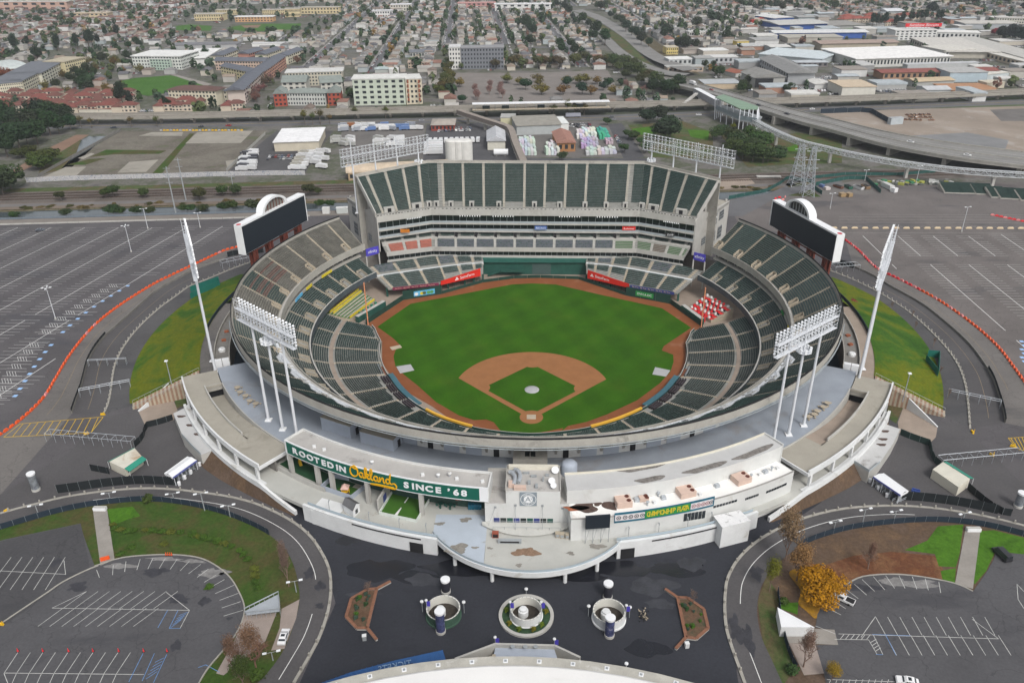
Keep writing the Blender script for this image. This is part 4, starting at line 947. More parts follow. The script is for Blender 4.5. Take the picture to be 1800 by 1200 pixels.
for lab,xs,yb,yt,rt,rb,e in(('white floodlight rack on poles over the left end of the outfield grandstand',(632,656,684,710),(352,304,297,300),(249,247,244,241),(250,241),(276,268),(608,720)),('white floodlight rack on poles over the right end of the outfield grandstand',(1182,1209,1237,1264),(298,303,309,356),(246,248,251,254),(243,256),(272,284),(1172,1287))):
 left=xs[0]<900;A0,A1=(NA([-88.,140.]),NA([-56.5,165.5]))if left else(NA([57.,163.4]),NA([88.6,133.4]));fr=(.03,.33,.63,.93);poles=[]
 for k,f in enumerate(fr):
  p=lerp(A0,A1,f);z1=AI(p[0],p[1],yt[k]);end=(k==0)if left else(k==3);poles.append((p[0],p[1],26.4 if end else 44.5,z1))
 m=lerp(A0,A1,.5);zt,zb=AI(m[0],m[1],250),AI(m[0],m[1],277);d=(A1-A0)/np.hypot(*(A1-A0));kb=3 if left else 0;C5(lab,poles,A0-d*4.5,A1+d*3.5,zb,zt,24,8,basket=(poles[kb][0],poles[kb][1],zb-5.5))
def HA():
 t=AC('plaza_deck','grey blue raised walkway deck curving round the home plate side of the bowl','deck',pol(115,0,12));mb=MB();mb.K([(100.,16.),(120.6,16.),(120.6,17.),(100.,17.)][::-1],-64.5,65.,FL,1.5,mt_of=None);mb.B('walkway',t);mb=MB();mb.K([(120.5,9.),(120.8,9.),(120.8,17.25),(120.5,17.25)][::-1],-59.,-36.,AD,1.5);mb.B('walkway_wall',t);mb=MB();mb.K([(120.5,9.),(120.8,9.),(120.8,17.25),(120.5,17.25)][::-1],36.,59.,AD,1.5);mb.B('walkway_wall',t);mb=MB();mb.K([(101.4,17.),(102.,17.),(102.,21.6),(101.4,21.2)][::-1],-64.,64.5,AT,1.5);mb.B('concourse_wall',t)
 for i,a in enumerate(np.arange(-61,62,3.7)):
  if abs(a)<4:
   continue
  mb=MB();p=pol(102.12,a,17.05);w=4.6 if i%3 else 1.6;mb.X(p,(w,.2,2.7),R(a),BY if i%3 else BE);mb.B('shutter',t)
 mb=MB();mb.K([(117.,10.9),(133.2,10.9),(133.2,12.),(117.,12.)][::-1],-57.5,57.5,D4,1.5);mb.B('lower_deck',t);tt=AC('plaza_terrace','half-round grey and pale blue terrace with white rim before the logo building','terrace',(.2,-87,GZ));c0=NA([.2,-57.7]);rad=29.8;a0,a1=-57.,53.;arcp=[(c0[0]+rad*sin(R(a)),c0[1]-rad*cos(R(a)))for a in np.linspace(a0,a1,41)]
 def split(x0,x1):
  front=[(x,y)for x,y in arcp if x0<x<x1];fl=c0[1]-sqrt(rad**2-(x0-c0[0])**2)if abs(x0-c0[0])<rad else-73;fr=c0[1]-sqrt(rad**2-(x1-c0[0])**2)if abs(x1-c0[0])<rad else-73;return[(x0,-66),]+[(x0,max(fl,-88))]+front+[(x1,max(fr,-88)),(x1,-66)]
 mb=MB();mb.Q(split(-24.8,-10.9),11.3,12.02,AD,FY);mb.Q(split(-10.85,24.),11.3,12.02,AD,D4);mb.B('floor',tt);pts=[(x,y,0)for x,y in arcp];mb=MB();mb.W(pts,.5,10.9,12.45,AF);mb.B('rim',tt);mb=MB();mb.W(pts,.06,13.15,13.22,E6);mb.W(pts,.03,12.45,13.15,mat('glass_rail',(.36,.43,.48),.3,.08));mb.B('railing',tt);mb=MB();inner=[(c0[0]+(rad-3.2)*sin(R(a)),c0[1]-(rad-3.2)*cos(R(a)),0)for a in np.linspace(a0,a1,41)];mb.W(inner,.4,GZ,11.2,mat('undercroft_wall',(.22,.21,.175),.9,.2,.2,stain=(.08,.075,.05),stain_amt=.3));mb.B('undercroft_wall',tt)
 for a in(-40,-18,18,36):
  mb=MB();p=(c0[0]+(rad-.6)*sin(R(a)),c0[1]-(rad-.6)*cos(R(a)),GZ);mb.T(p,(p[0],p[1],11.),.5,mt=AF,n=12);mb.B('column',tt)
 def blot(cx,cy_,r_,mt,seed,z=12.035,sy=.6):
  rn=random.Random(seed);ph=[rn.uniform(0,6.28)for _ in range(5)];pts_=[]
  for k in range(36):
   th=2*pi*k/36;q=r_*(1+.22*sin(2*th+ph[0])+.16*sin(3*th+ph[1])+.1*sin(5*th+ph[2])+.08*sin(9*th+ph[3]));pts_.append((cx+q*cos(th),cy_+q*sy*sin(th),z))
  return pts_
 ST1,ST2=mat('stain_grey',(.24,.225,.2),.7,.3,1.2),mat('stain_rust',(.23,.15,.1),.7,.35,1.);mb=MB()
 for k,(x,y,r_,mt)in enumerate(((803,965,3.,ST1),(773,920,1.2,ST1),(818,913,1.5,ST1),(925,970,2.9,ST2),(1050,960,1.8,ST1),(1003,972,1.,ST1),(912,993,.9,ST1),(1120,935,1.2,ST1),(835,962,.8,ST1),(861,963,.7,ST1))):
  p=G(x,y,12.03);mb.S(blot(p[0],p[1],r_,mt,k),12.03+.003*k,mt)
 mb.B('floor_stain',tt)['kind']='stuff'
 for s,b0,b1 in((-1,-27.5,-10.2),(1,9.6,27.)):
  mb=MB();mb.K([(133.2,GZ-.1),(134.,GZ-.1),(134.,12.9),(133.2,12.9)][::-1],b0,b1,AF,1.);mb.B('outer_wall',t)
 for s,b0,b1 in((-1,-27.,-10.2),(1,9.6,26.5)):
  mb=MB();mb.K([(133.,12.9),(133.06,12.9),(133.06,13.7),(133.,13.7)][::-1],b0,b1,mat('glass_rail',(.36,.43,.48)),1.);mb.B('railing',t)
 for a0_,a1_ in((-20.5,-12.),(13.5,22.)):
  mb=MB();mb.K([(134.05,12.),(134.12,12.),(134.12,12.4),(134.05,12.4)][::-1],a0_,a1_,BE,1.);mb.B('slot_opening',t)
 for a in(-12.6,10.8):
  mb=MB();mb.X(pol(134.05,a,GZ),(3.6,.3,3.2),R(a),BE);mb.B('service_door',t)
 for a in(-24,-18.6,-14.8,-11.6,11.,14.5,18.,21.):
  lp=AC('plaza_lamp','slim grey lamp post on the edge of the lower plaza deck','lamp post',pol(132.4,a,12),'slim lamp posts along the plaza deck edge');mb=MB();p=pol(132.4,a,12);mb.T(p,(p[0],p[1],15.8),.08,mt=AA,n=6);mb.B('post',lp);mb=MB();mb.X((p[0],p[1]+.3,15.7),(.3,.9,.15),0,AA);mb.B('lamp_head',lp)
 return t
HA()
def DM(sg):
 lab='curving concrete access ramp with white open-sided parapet at the %s of the plaza'%('left' if sg<0 else 'right');t=AC('access_ramp',lab,'ramp',pol(129,sg*48,12));S=lambda a:sg*a;z=16.8;a_in,a_out=(35.5,64.);mb=MB();mb.K([(126.4,16.),(131.9,16.),(131.9,z),(126.4,z)][::-1],S(a_in),S(a_out),EC,1.);mb.K([(120.85,16.),(126.4,16.),(126.4,z),(120.85,z)][::-1],S(59.2),S(a_out),EC,1.);mb.K([(120.85,16.),(126.4,16.),(126.4,z),(120.85,z)][::-1],S(a_in),S(42.),EC,1.);mb.B('upper_lane',t);mb=MB();n=16
 for i in range(n):
  b0,b1=42.+(59.2-42.)*i/n,42.+(59.2-42.)*(i+1)/n;za,zb=z-4.3*i/n,z-4.3*(i+1)/n;q=[pol(120.85,S(b0),za),pol(126.,S(b0),za),pol(126.,S(b1),zb),pol(120.85,S(b1),zb)];mb.Y(q if sg<0 else q[::-1],BD if sg>0 else EC)
 mb.B('lower_lane',t);mb=MB();mb.K([(126.,11.),(126.4,11.),(126.4,17.7),(126.,17.7)][::-1],S(43.5),S(59.2),AD,1.);mb.B('divider_wall',t);mb=MB()
 for r_,w in((123.3,5.),):
  p=pol(r_,S(59.4),14.6);mb.X(p,(.5,w,2.3),R(S(59.4)),BF);p=pol(r_,S(59.9),11.5);mb.X(p,(.3,w,3.2),R(S(59.9)),BE)
 mb.B('portal',t);mb=MB();mb.K([(131.9,16.),(132.4,16.),(132.4,17.8),(131.9,17.8)][::-1],S(a_in),S(63.4),AF,1.);mb.W([pol(120.9,S(a_in-.1)),pol(132.4,S(a_in-.1))],.4,16.,17.,AF);mb.B('parapet_beam',t)
 for a in np.arange(36.,62.,4.6):
  mb=MB();mb.X(pol(132.2,S(a),12.),(.9,.7,4.),R(S(a)),AF);mb.B('column',t)
 mb=MB();aa=np.linspace(29.,59.,31);ztop=[9.+3.9*min(1.,(a-29.)/6.)for a in aa];mb.W([pol(133.5,S(a))for a in aa],.8,GZ-.3,ztop,AF);mb.B('lower_parapet',t);mb=MB();ob=[(30.,134.3),(34,134.8),(38,135.6),(42,136.8),(46,137.8),(50,137.),(54,135.8),(57.5,134.4)];V=[]
 for a in aa:
  zi=min(ztop[list(aa).index(a)]-1.3,11.3-max(0,(a-50)*.25));ro=float(np.interp(a,[q[0]for q in ob],[q[1]for q in ob]))
  for f in(0,.35,.7,1.):
   V.append(pol(133.85+(ro-133.85)*f,S(a),zi+(GZ+.1-zi)*f-.15*sin(pi*f)))
 F=[]
 for i in range(len(aa)-1):
  for j in range(3):
   q=(4*i+j,4*i+j+1,4*i+5+j,4*i+4+j);F.append(q if sg>0 else q[::-1])
 mb.Z(V,F,BZ);mb.B('soil_bank',t);mb=MB();mb.K([(132.,12.),(133.,12.),(133.,12.35),(132.,12.35)][::-1],S(34.5),S(59.),AF,1.);mb.B('ledge',t);mb=MB();mb.K([(126.4,12.),(126.8,12.),(126.8,16.),(126.4,16.)][::-1],S(a_in),S(61.),BR,1.);mb.B('recess_wall',t);return t
DM(-1)
DM(1)
for sg in(-1,1):
 px_list=P('g',(590,218),(615,258),(662,290),(700,335),(752,360))if sg<0 else P('j',(770,455),(733,490),(680,525),(655,555),(602,575))
 for k,(x,y)in enumerate(px_list):
  p=G(x,y,17.);o=AC('picnic_table','round tan concrete picnic table on the %s walkway near the floodlight poles'%('left' if sg<0 else 'right'),'table',p,'round tables on the %s walkway'%('left' if sg<0 else 'right'));mb=MB();mb.H(p,[(0.,.82),(.95,.82),(1.,.76),(.95,.7),(.15,.66),(.15,.02),(.4,.01)],AG,14);mb.B('table_top',o)
  for a in(.4,2.5,4.6):
   mb=MB();q=(p[0]+1.35*cos(a),p[1]+1.35*sin(a),p[2]);mb.H(q,[(0.,.46),(.34,.46),(.34,.36),(.12,.34),(.12,.01)],AG,10);mb.B('seat',o)
def DI():
 a0,a1=ang(RZ(503,785,125)),ang(RZ(858,866,125));t=AC('sign_building','long curved flat-roofed concession block carrying the green lettered sign','building',pol(122,-20,12));mb=MB();mb.K([(118.5,22.4),(125.,22.4),(125.,23.3),(118.5,23.3)][::-1],a0,a1,DC,1.);mb.B('roof',t);mb=MB();mb.K([(118.1,17.05),(118.5,17.05),(118.5,23.9),(118.1,23.9)][::-1],a0,a1,AT,1.);mb.W([pol(118.1,a0),pol(125.2,a0)],.4,16.9,23.9,AT);mb.W([pol(118.1,a1),pol(125.2,a1)],.4,12.,23.9,AT);mb.B('parapet',t);mb=MB();mb.K([(118.6,12.),(119.,12.),(119.,22.4),(118.6,22.4)][::-1],a0,a1,mat('concession_green',(.035,.075,.06),.7,.3,.4),1.)
 mb.B('back_wall',t);mb=MB();mb.K([(125.,19.5),(125.35,19.5),(125.35,24.),(125.,24.)][::-1],a0,a1,AJ,1.);fr=mb.B('sign_frame',t);mb=MB();mb.K([(125.35,19.85),(125.42,19.85),(125.42,23.7),(125.35,23.7)][::-1],a0+.35,ang(RZ(843,866,125)),E4,.5);mb.B('sign_panel',t);aR=ang(RZ(557,806,125.4))
 for i,(ch,x,y)in enumerate((('R',518,792),('O',531,797),('O',544.5,802.5),('T',556.5,807),('E',568.5,812),('D',580.5,815.5),('I',592.5,820),('N',602,823),('S',714,851.5),('I',726,853.5),('N',738,855.5),('C',754,857),('E',770,858.5),('\u2019',788.5,856),('6',801.5,862),('8',815.5,864))):
  q=RZ(x,y,125.45);ac=ang(q);p=pol(125.47,ac,21.75);big=A2('letter',ch,AJ,2.6,bold=.1,parent=fr,mw=AL(p,(cos(R(ac)),sin(R(ac)),0),(0,0,1)),sx=1.2,extrude=.05)
 strokes=DB;aL,aRt=ang(RZ(616,838,125.45)),ang(RZ(698,850,125.45));mb=MB()
 for st in strokes:
  pts=Sm([NA([x,y,0.])for x,y in st],6);off0,off1=Of(pts,.19),Of(pts,-.19);P3=[]
  for(x0,y0),(x1,y1)in zip(off0,off1):
   r3=[]
   for x_,y_ in((x0,y0),(x1,y1)):
    a=aL+(aRt-aL)*x_/16.;r3.append((pol(125.62,a,19.55+y_),pol(125.45,a,19.55+y_)))
   P3.append(r3)
  for i in range(len(P3)-1):
   A,B=P3[i],P3[i+1];mb.Y([A[0][0],A[1][0],B[1][0],B[0][0]],G1);mb.Y([A[0][1],A[0][0],B[0][0],B[0][1]],G1);mb.Y([A[1][0],A[1][1],B[1][1],B[1][0]],G1)
 mb.B('script_lettering',t)
 for x,y in((509,835),(556,858),(588,862),(652,880),(748,895)):
  q=G(x,y,12.);a=ang(q);mb=MB();mb.X(pol(124.6,a,12.),(1.1,1.1,7.5),R(a),AD);mb.B('column',t)
 for k,(x,y)in enumerate(P('h',(262,228),(350,255),(770,375),(1215,475),(1352,490),(1452,480),(1515,510),(1740,535))):
  p=G(x,y,23.3);mb=MB()
  if k in(2,4,5):
   mb.T(p,(p[0],p[1],24.1),.3,mt=BT,n=8);mb.H((p[0],p[1],24.),[(.55,0),(.55,.25),(.1,.55)],AF,10)
  else:
   mb.X(p,(.9,.8,.6),.3,AF)
  mb.B('roof_vent',t)
 return t
DB=[[(1.9,4.6),(.8,4.1),(.25,2.9),(.6,1.6),(1.6,1.2),(2.7,1.9),(3.,3.2),(2.5,4.4),(1.7,4.7),(1.3,4.2),(1.9,3.9),(2.9,3.8)],[(4.6,2.9),(3.8,3.),(3.4,2.2),(3.9,1.5),(4.5,1.9),(4.7,3.),(4.6,2.),(4.9,1.45),(5.3,1.7)],[(5.3,1.7),(6.,3.4),(6.1,4.7),(5.6,4.9),(5.5,3.6),(5.5,1.5)],[(5.5,2.2),(6.2,3.),(6.7,2.9),(6.3,2.3),(5.8,2.2),(6.5,1.6),(7.,1.6)],[(7.,1.6),(7.8,3.2),(8.,4.7),(7.5,4.9),(7.3,3.6),(7.4,1.9),(7.9,1.5),(8.3,1.8)],[(9.6,2.9),(8.8,3.),(8.4,2.2),(8.9,1.5),(9.5,1.9),(9.7,3.),(9.6,2.),(9.9,1.5),(10.2,1.6)],[(10.2,1.5),(10.4,3.),(10.4,1.6),(11.,2.8),(11.5,2.9),(11.6,2.),(11.8,1.5),(12.2,1.7)],[(13.6,2.9),(12.8,3.),(12.4,2.2),(12.9,1.5),(13.5,1.9),(13.8,3.2),(14.1,4.9),(13.7,3.2),(13.7,2.),(14.1,1.6),(15.,1.9),(15.6,1.5),(15.7,.7),(15.,.25),(12.5,.3),(9.5,.25),(7.,.1)],[(7.,.1),(9.5,.45),(12.5,.55),(15.,.5)],]
DI()
def C2():
 a0,a1=4.4,ang(RZ(1372,800,125));a2=ang(RZ(1394,838,131));t=AC('office_building','long curved white two-step office block with the championship banner','building',pol(126,20,GZ));mb=MB();mb.K([(118.5,17.),(125.,17.),(125.,23.4),(118.5,23.4)][::-1],a0,a1,AT,1.,mt_of=lambda k:CM if k==3 else AT);mb.B('upper_storey',t);mb=MB();mb.K([(118.52,23.4),(125.,23.4),(125.,23.46),(118.52,23.46)][::-1],a0,a1,CM,1.);mb.B('upper_roof',t);mb=MB();mb.K([(118.2,17.),(118.5,17.),(118.5,24.),(118.2,24.)][::-1],a0,a1,mat('cream_edge',(.62,.59,.5),.7,.08),1.);mb.W([pol(118.2,a1+.1),pol(125.1,a1+.1)],.35,17.,24.,AT);mb.B('upper_parapet',t)
 mb=MB();mb.K([(125.02,GZ-.2),(131.,GZ-.2),(131.,18.9),(125.02,18.9)][::-1],a0+.2,a2,AT,1.);mb.B('lower_storey',t);mb=MB();mb.K([(125.05,18.9),(130.8,18.9),(130.8,18.96),(125.05,18.96)][::-1],a0+.4,a2-.2,E5,1.);mb.B('lower_roof',t);mb=MB();mb.K([(130.75,18.9),(131.05,18.9),(131.05,19.2),(130.75,19.2)][::-1],a0+.2,a2,mat('edge_grey',(.33,.32,.3)),1.);mb.B('roof_edge',t);mb=MB()
 for x,y,w,d_,mt in((1012,893,3.,1.2,mat('rust_patch',(.3,.1,.05),.9,.4,1.)),(1028,890,3.2,2.,mat('burn_patch',(.09,.06,.05),.9,.4,1.2)),(1050,885,1.2,.8,mat('burn_patch',(.09,.06,.05))),(1073,888,1.8,2.2,mat('burn_patch',(.09,.06,.05)))):
  p=G(x,y,18.97);pts=[(p[0]+w*(1+.3*sin(3*th+x))*cos(th),p[1]+d_*(1+.3*sin(2*th+y))*sin(th),0)for th in np.linspace(0,2*pi,25)[:-1]];mb.S(pts,18.965+.004*(x%4+1),mt)
 mb.B('roof_stain',t)['kind']='stuff';mb=MB()
 for x,y,w in((1128,822,6.5),(1143,842,4.),(1325,795,7.),(1240,822,6.5)):
  p=G(x,y,23.5);aa=ang(p);pts=[]
  for th in np.linspace(0,2*pi,25)[:-1]:
   dx,dy=w*(1+.2*sin(3*th))*cos(th),1.3*(1+.3*sin(2*th+1))*sin(th);pts.append((p[0]+dx*cos(R(aa))-dy*sin(R(aa)),p[1]+dx*sin(R(aa))+dy*cos(R(aa)),0))
  mb.S(pts,23.49,mat('soot_patch',(.2,.185,.17),.9,.5,.9))
 mb.B('roof_stain',t)['kind']='stuff'
 for x0,y0,x1,y1 in((1254,890,1296,880),(1310,877,1334,869),(1347,864,1383,851)):
  p,q=RZ(x0,y0,131.1),RZ(x1,y1,131.1);zc=(p[2]+q[2])/2;n=8;aa=np.linspace(ang(p),ang(q),n+1)
  for k in range(n):
   mb=MB();mb.K([(131.,zc-.35),(131.12,zc-.35),(131.12,zc+.35),(131.,zc+.35)][::-1],aa[k]+.03,aa[k+1]-.05,BS,1.);mb.B('window',t)
 for k in range(6):
  x,y=P('i',(1025+32*k,845-5*k))[0];p=RZ(x,y,131.1);mb=MB();mb.X(pol(131.,ang(p),p[2]-1.2),(.9,.25,2.4),R(ang(p)),BS);mb.B('window',t)
 b0,b1=ang(RZ(1080,912,131.2)),ang(RZ(1255,885,131.2));zt,zb=RZ(1080,902,131.2)[2],RZ(1080,919,131.2)[2];bw=b1-b0;mb=MB();mb.K([(131.05,zb),(131.2,zb),(131.2,zt),(131.05,zt)][::-1],b0,b1,GS,.5);bn=mb.B('banner',t);hh=zt-zb
 for u0,u1,mt in((.005,.288,mat('banner_white',(.66,.62,.62),.7,.06)),(.75,.985,mat('banner_white',(.66,.62,.62))),(.292,.745,DA)):
  mb=MB();pad=.2 if mt is not DA else .12;mb.K([(131.2,zb+hh*pad),(131.24,zb+hh*pad),(131.24,zt-hh*pad),(131.2,zt-hh*pad)][::-1],b0+bw*u0,b0+bw*u1,mt,.5);mb.B('banner_panel',bn)
 body='CHAMPIONSHIP PLAZA'
 for k,ch in enumerate(body):
  if ch==' ':
   continue
  a=b0+bw*(.315+.41*(k+.5)/len(body));A2('letter',ch,BN,hh*.72,bn,AL(pol(131.3,a,(zb+zt)/2),(cos(R(a)),sin(R(a)),0),(0,0,1)),sx=.72,extrude=.03,bold=.02)
 for u_ in(.04,.1,.155,.21,.265,.78,.83,.88,.925,.965):
  a=b0+bw*u_;p=pol(131.27,a,(zb+zt)/2);x=NA([cos(R(a)),sin(R(a)),0]);mb=MB();o_,i_=[],[]
  for th in np.linspace(0,2*pi,15)[:-1]:
   o_.append(p+x*.62*cos(th)+NA([0,0,.62*sin(th)]));i_.append(p+x*.4*cos(th)+NA([0,0,.4*sin(th)]))
  m_=mat('emblem_dark',(.05,.06,.07))if u_<.5 or u_>.95 else mat('emblem_mixed',(.3,.12,.14),.7,.4,2.);n=len(o_);mb.Z(o_+i_,[(k,(k+1)%n,n+(k+1)%n,n+k)for k in range(n)],m_);c=p+NA([0,0,0]);mb.Y([c+x*.22*cos(th)+NA([0,0,.22*sin(th)])for th in np.linspace(0,2*pi,7)[:-1]],m_);mb.B('emblem',bn)
 for k,(x,y,w,d_,h)in enumerate(((1095,885,4.,3.6,1.7),(1131,878,2.4,1.6,1.),(1205,868,4.4,3.4,1.7),(1302,845,4.4,3.4,1.7))):
  p=G(x,y,18.96);a=R(ang(p));mb=MB();mb.X(p,(w,d_,h),a,D2);u=mb.B('air_unit',t)
  for s in((.28,.22),(.3,-.25)):
   mb=MB();cx_=p[0]+s[0]*w*cos(a)-s[1]*d_*sin(a);cyy=p[1]+s[0]*w*sin(a)+s[1]*d_*cos(a);mb.H((cx_,cyy,p[2]+h),[(0,.06),(.5,.06),(.55,.12),(.6,0.)],FZ,12);mb.B('fan',u)
 for k,(x,y)in enumerate(((1119,880),(1138,888),(1150,884),(1166,876),(1157,872),(1230,870),(1260,855),(1320,840),(1335,835),(1345,830),(1356,827),(1366,824))):
  p=G(x,y,18.96);mb=MB()
  if k%3==0:
   mb.X(p,(1.4,1.2,.9),R(ang(p)),BT,taper=.8)
  elif k%3==1:
   mb.T(p,(p[0],p[1],20.2),.22,mt=BT,n=8);mb.H((p[0],p[1],20.1),[(.45,0),(.45,.2),(.05,.4)],BT,10)
  else:
   mb.X(p,(.8,.8,.7),.4,AF)
  mb.B('roof_vent',t)
 s=AC('video_board','black outdoor video board on a steel truss on the plaza terrace','screen',G(1050,935,12));mb=MB();p,q=pol(132.3,ang(RZ(1029,920,132.3)),12.),pol(132.3,ang(RZ(1072,918,132.3)),12.);d_=(q-p)[:2]/np.hypot(*(q-p)[:2]);zt_,zb_=AI(p[0],p[1],907),AI(p[0],p[1],929);mb.W([p,q],.5,zb_,zt_,FO);mb.B('screen',s);mb=MB()
 for f in(.02,.33,.66,.98):
  c=lerp(p,q,f);mb.T((c[0],c[1],12.),(c[0],c[1],zb_),.08,mt=AA,n=5);c2=lerp(p,q,min(1,f+.16));mb.T((c[0],c[1],12.),(c2[0],c2[1],zb_),.05,mt=AA,n=4)
 mb.B('truss',s);w=AC('flat_roofed_hut','small white flat-roofed hut with peeling roof at the right end of the plaza','building',G(1290,925,GZ));pts=[G(x,y,14.4)[:2]for x,y in P('i',(1270,830),(1500,778),(1600,872),(1350,935))];mb=MB();mb.Q(pts,GZ,14.4,AF,mat('peeling_roof',(.7,.7,.7),.8,.08,.4,stain=(.07,.07,.07),stain_amt=.5,stain_scale=.5));mb.B('wall',w);return t
C2()
def DK():
 t=AC('logo_building','white central entrance block bearing the round club emblem','building',(.2,-66,12));yw=-70.;zc=AI(0,yw,863);zf=AI(-9,yw,884);yb=None;lo,hi=-69.,-40.
 for _ in range(40):
  m=(lo+hi)/2
  if DJ((0,m,zc))[1]>820:
   lo=m
  else:
   hi=m
 yb=(lo+hi)/2;xl,xr=YZ(889,865,yw)[0],YZ(985,866,yw)[0];Xl,Xr=YZ(852,884,yw)[0],YZ(1001,885,yw)[0];mb=MB();mb.X(((xl+xr)/2,(yw+yb)/2,12.),(xr-xl,yb-yw,zc-12.),0,AT,DC);mb.B('tower',t)
 for a,b in((Xl,xl-.02),(xr+.02,Xr)):
  mb=MB();yb2=yw+(14.5);mb.X(((a+b)/2,(yw+yb2)/2,12.),(b-a,yb2-yw,zf-12.),0,AT,DC);mb.B('side_wing',t);mb=MB();mb.W([((a+b)/2-(b-a)/2+.15,yw+.2,0),((a+b)/2-(b-a)/2+.15,yb2,0)],.25,zf,zf+.35,AD);mb.W([(a,yb2,0),(b,yb2,0)],.3,zf,zf+.35,AD);mb.B('wing_parapet',t)
 mb=MB();mb.W([(xl,yw+.15,0),(xl,yb,0),(xr,yb,0),(xr,yw+.15,0)],.3,zc,zc+.5,AD);mb.B('roof_parapet',t);mb=MB();mb.X(((xl+xr)/2,yb-.8,zc),(xr-xl-.8,1.2,1.),0,mat('cream_edge',(.62,.59,.5)));mb.B('roof_kerb',t);x0,x1=YZ(913,875,yw)[0],YZ(943,875,yw)[0];zt,zb=AI(0,yw,864.5),AI(0,yw,888);cx_,cz=(x0+x1)/2+.1,(zt+zb)/2;mb=MB();mb.X((cx_,yw-.1,zb),(x1-x0,.16,zt-zb),0,mat('emblem_ground',(.22,.26,.29),.7,.08));e=mb.B('emblem_panel',t)
 def ringf(r0,r1,y,mt,name):
  mb_=MB();n=40;V=[(cx_+r*cos(2*pi*k/n),y,cz+r*sin(2*pi*k/n))for r in(r1,r0)for k in range(n)]
  if r0==0:
   mb_.Y(V[:n],mt)
  else:
   mb_.Z(V,[(k,(k+1)%n,n+(k+1)%n,n+k)for k in range(n)],mt)
  mb_.B(name,e)
 s=(zt-zb)*.47;GR=mat('emblem_ground',(.22,.26,.29));ringf(.93*s,1.*s,yw-.2,AJ,'emblem_ring');ringf(0.,.58*s,yw-.2,AJ,'emblem_disc');A2('emblem_letter','A',GR,s*1.05,e,AL((cx_-.08,yw-.24,cz),(1,0,0),(0,0,1)),sx=1.,extrude=.01);A2('emblem_letter',"'s",GR,s*.5,e,AL((cx_+s*.36,yw-.24,cz+s*.12),(1,0,0),(0,0,1)),sx=1.,extrude=.01)
 for word,top in(('OAKLAND',True),('ATHLETICS',False)):
  n=len(word)
  for k,ch in enumerate(word):
   th=pi/2-(k-(n-1)/2)*.27 if top else-pi/2+(k-(n-1)/2)*.25;c=(cx_+.755*s*cos(th),yw-.22,cz+.755*s*sin(th));up=(cos(th),0,sin(th))if top else(-cos(th),0,-sin(th));rx=(sin(th),0,-cos(th))if top else(-sin(th),0,cos(th));A2('emblem_letter',ch,AJ,s*.34,e,AL(c,rx,up),extrude=.01)
 zca=AI(0,yw,917);zcb=zca-.7;yf=G(930,941,zcb)[1];n=14;mb=MB();V=[]
 for k in range(n+1):
  f=k/n;x=Xl-.9+(Xr-Xl+1.8)*f;dy=(1-(2*f-1)**2);yfr=yw-.5+(yf-yw+.5)*dy;V+=[(x,yw-.03,zca-.02),(x,yfr,zcb),(x,yfr,zcb-.25),(x,yw-.03,zca-.35)]
 F=[]
 for k in range(n):
  for j in range(4):
   F.append((4*k+j,4*k+(j+1)%4,4*k+4+(j+1)%4,4*k+4+j))
 mb.Z(V,F,mat('canopy_grey',(.46,.46,.43),.7,.08));mb.B('canopy',t);mb=MB();zr=zca+.15
 for yq,zq in((yw-.6,zr+.1),(yw-2.6,zr-.2)):
  mb.T((Xl+2.2,yq,zq+.5),(Xr-2.2,yq,zq+.5),.06,mt=AA,n=4)
 for x in np.linspace(Xl+2.2,Xr-2.2,7):
  mb.T((x,yw-2.6,zr-.5),(x,yw-2.6,zr+.3),.05,mt=AA,n=4)
 mb.B('canopy_rail',t)
 for x,zz in((-8.6,zf-1.2),(-3.4,zc-4.5),(3.6,zc-4.5),(8.8,zf-1.2)):
  mb=MB();mb.T((x,yw-.1,zz),(x*(1. if abs(x)<5 else 1.22),yw-2.8 if abs(x)<5 else yw-1.6,zca),.05,mt=AA,n=4);mb.X((x,yw-.15,zz-.3),(.6,.2,.6),0,AA);mb.B('tie_rod',t)
 for k in range(9):
  mb=MB();x=Xl+3.+k*1.75;mb.X((x,yw-.08,12.1),(1.5,.12,2.4),0,(DE,AZ,AW)[k%3]);mb.B('shop_window',t)
 for x,y in((903,842),(912,838)):
  p=G(x,y,zc);mb=MB();path=Sm([NA(q)for q in((p[0],p[1]-3,zc+.6),(p[0]+.4,p[1]-.5,zc+.9),(p[0]-.3,p[1]+1.4,zc+1.1),(p[0]-1.2,p[1]+2.,zc+.9))],4)
  for a_,b_ in zip(path[:-1],path[1:]):
   mb.T(a_,b_,.55,mt=BT,n=8)
  mb.B('roof_duct',t)
 for x,y,r_ in((975,825+6,1.),(970,850,.9),(973,858,.8)):
  p=G(x if x<975 else 943+33,y,zc);mb=MB();mb.T(p,(p[0],p[1],zc+.9),.08,mt=AA,n=5);c=Vector((p[0],p[1],zc+1.2));V=[]
  for q,(rr,o)in enumerate(((.02,0.),(.6,.08),(1.,.3))):
   for k in range(14):
    th=2*pi*k/14;V.append((c.x+rr*r_*cos(th),c.y-.2-o*.7+rr*r_*.7*sin(th),c.z+o*.5+rr*r_*.7*sin(th)))
  mb.Z(V,[(q*14+k,q*14+(k+1)%14,(q+1)*14+(k+1)%14,(q+1)*14+k)for q in range(2)for k in range(14)],AJ);mb.B('satellite_dish',t)
 for x,y,w,d_,h in((899,853,1.5,2.,1.),(914,859,3.2,1.2,.9),(930,850,.8,.8,.9),(943,856,.7,1.2,.8),(938,838,1.6,.5,.6),(925,832,1.8,.4,.5),(955,845,.5,.5,1.2),(962,836,1.1,.6,.5)):
  p=G(x,y,zc);mb=MB();mb.X(p,(w,d_,h),0,D2 if w>1.4 and y>848 else AA);mb.B('roof_unit',t)
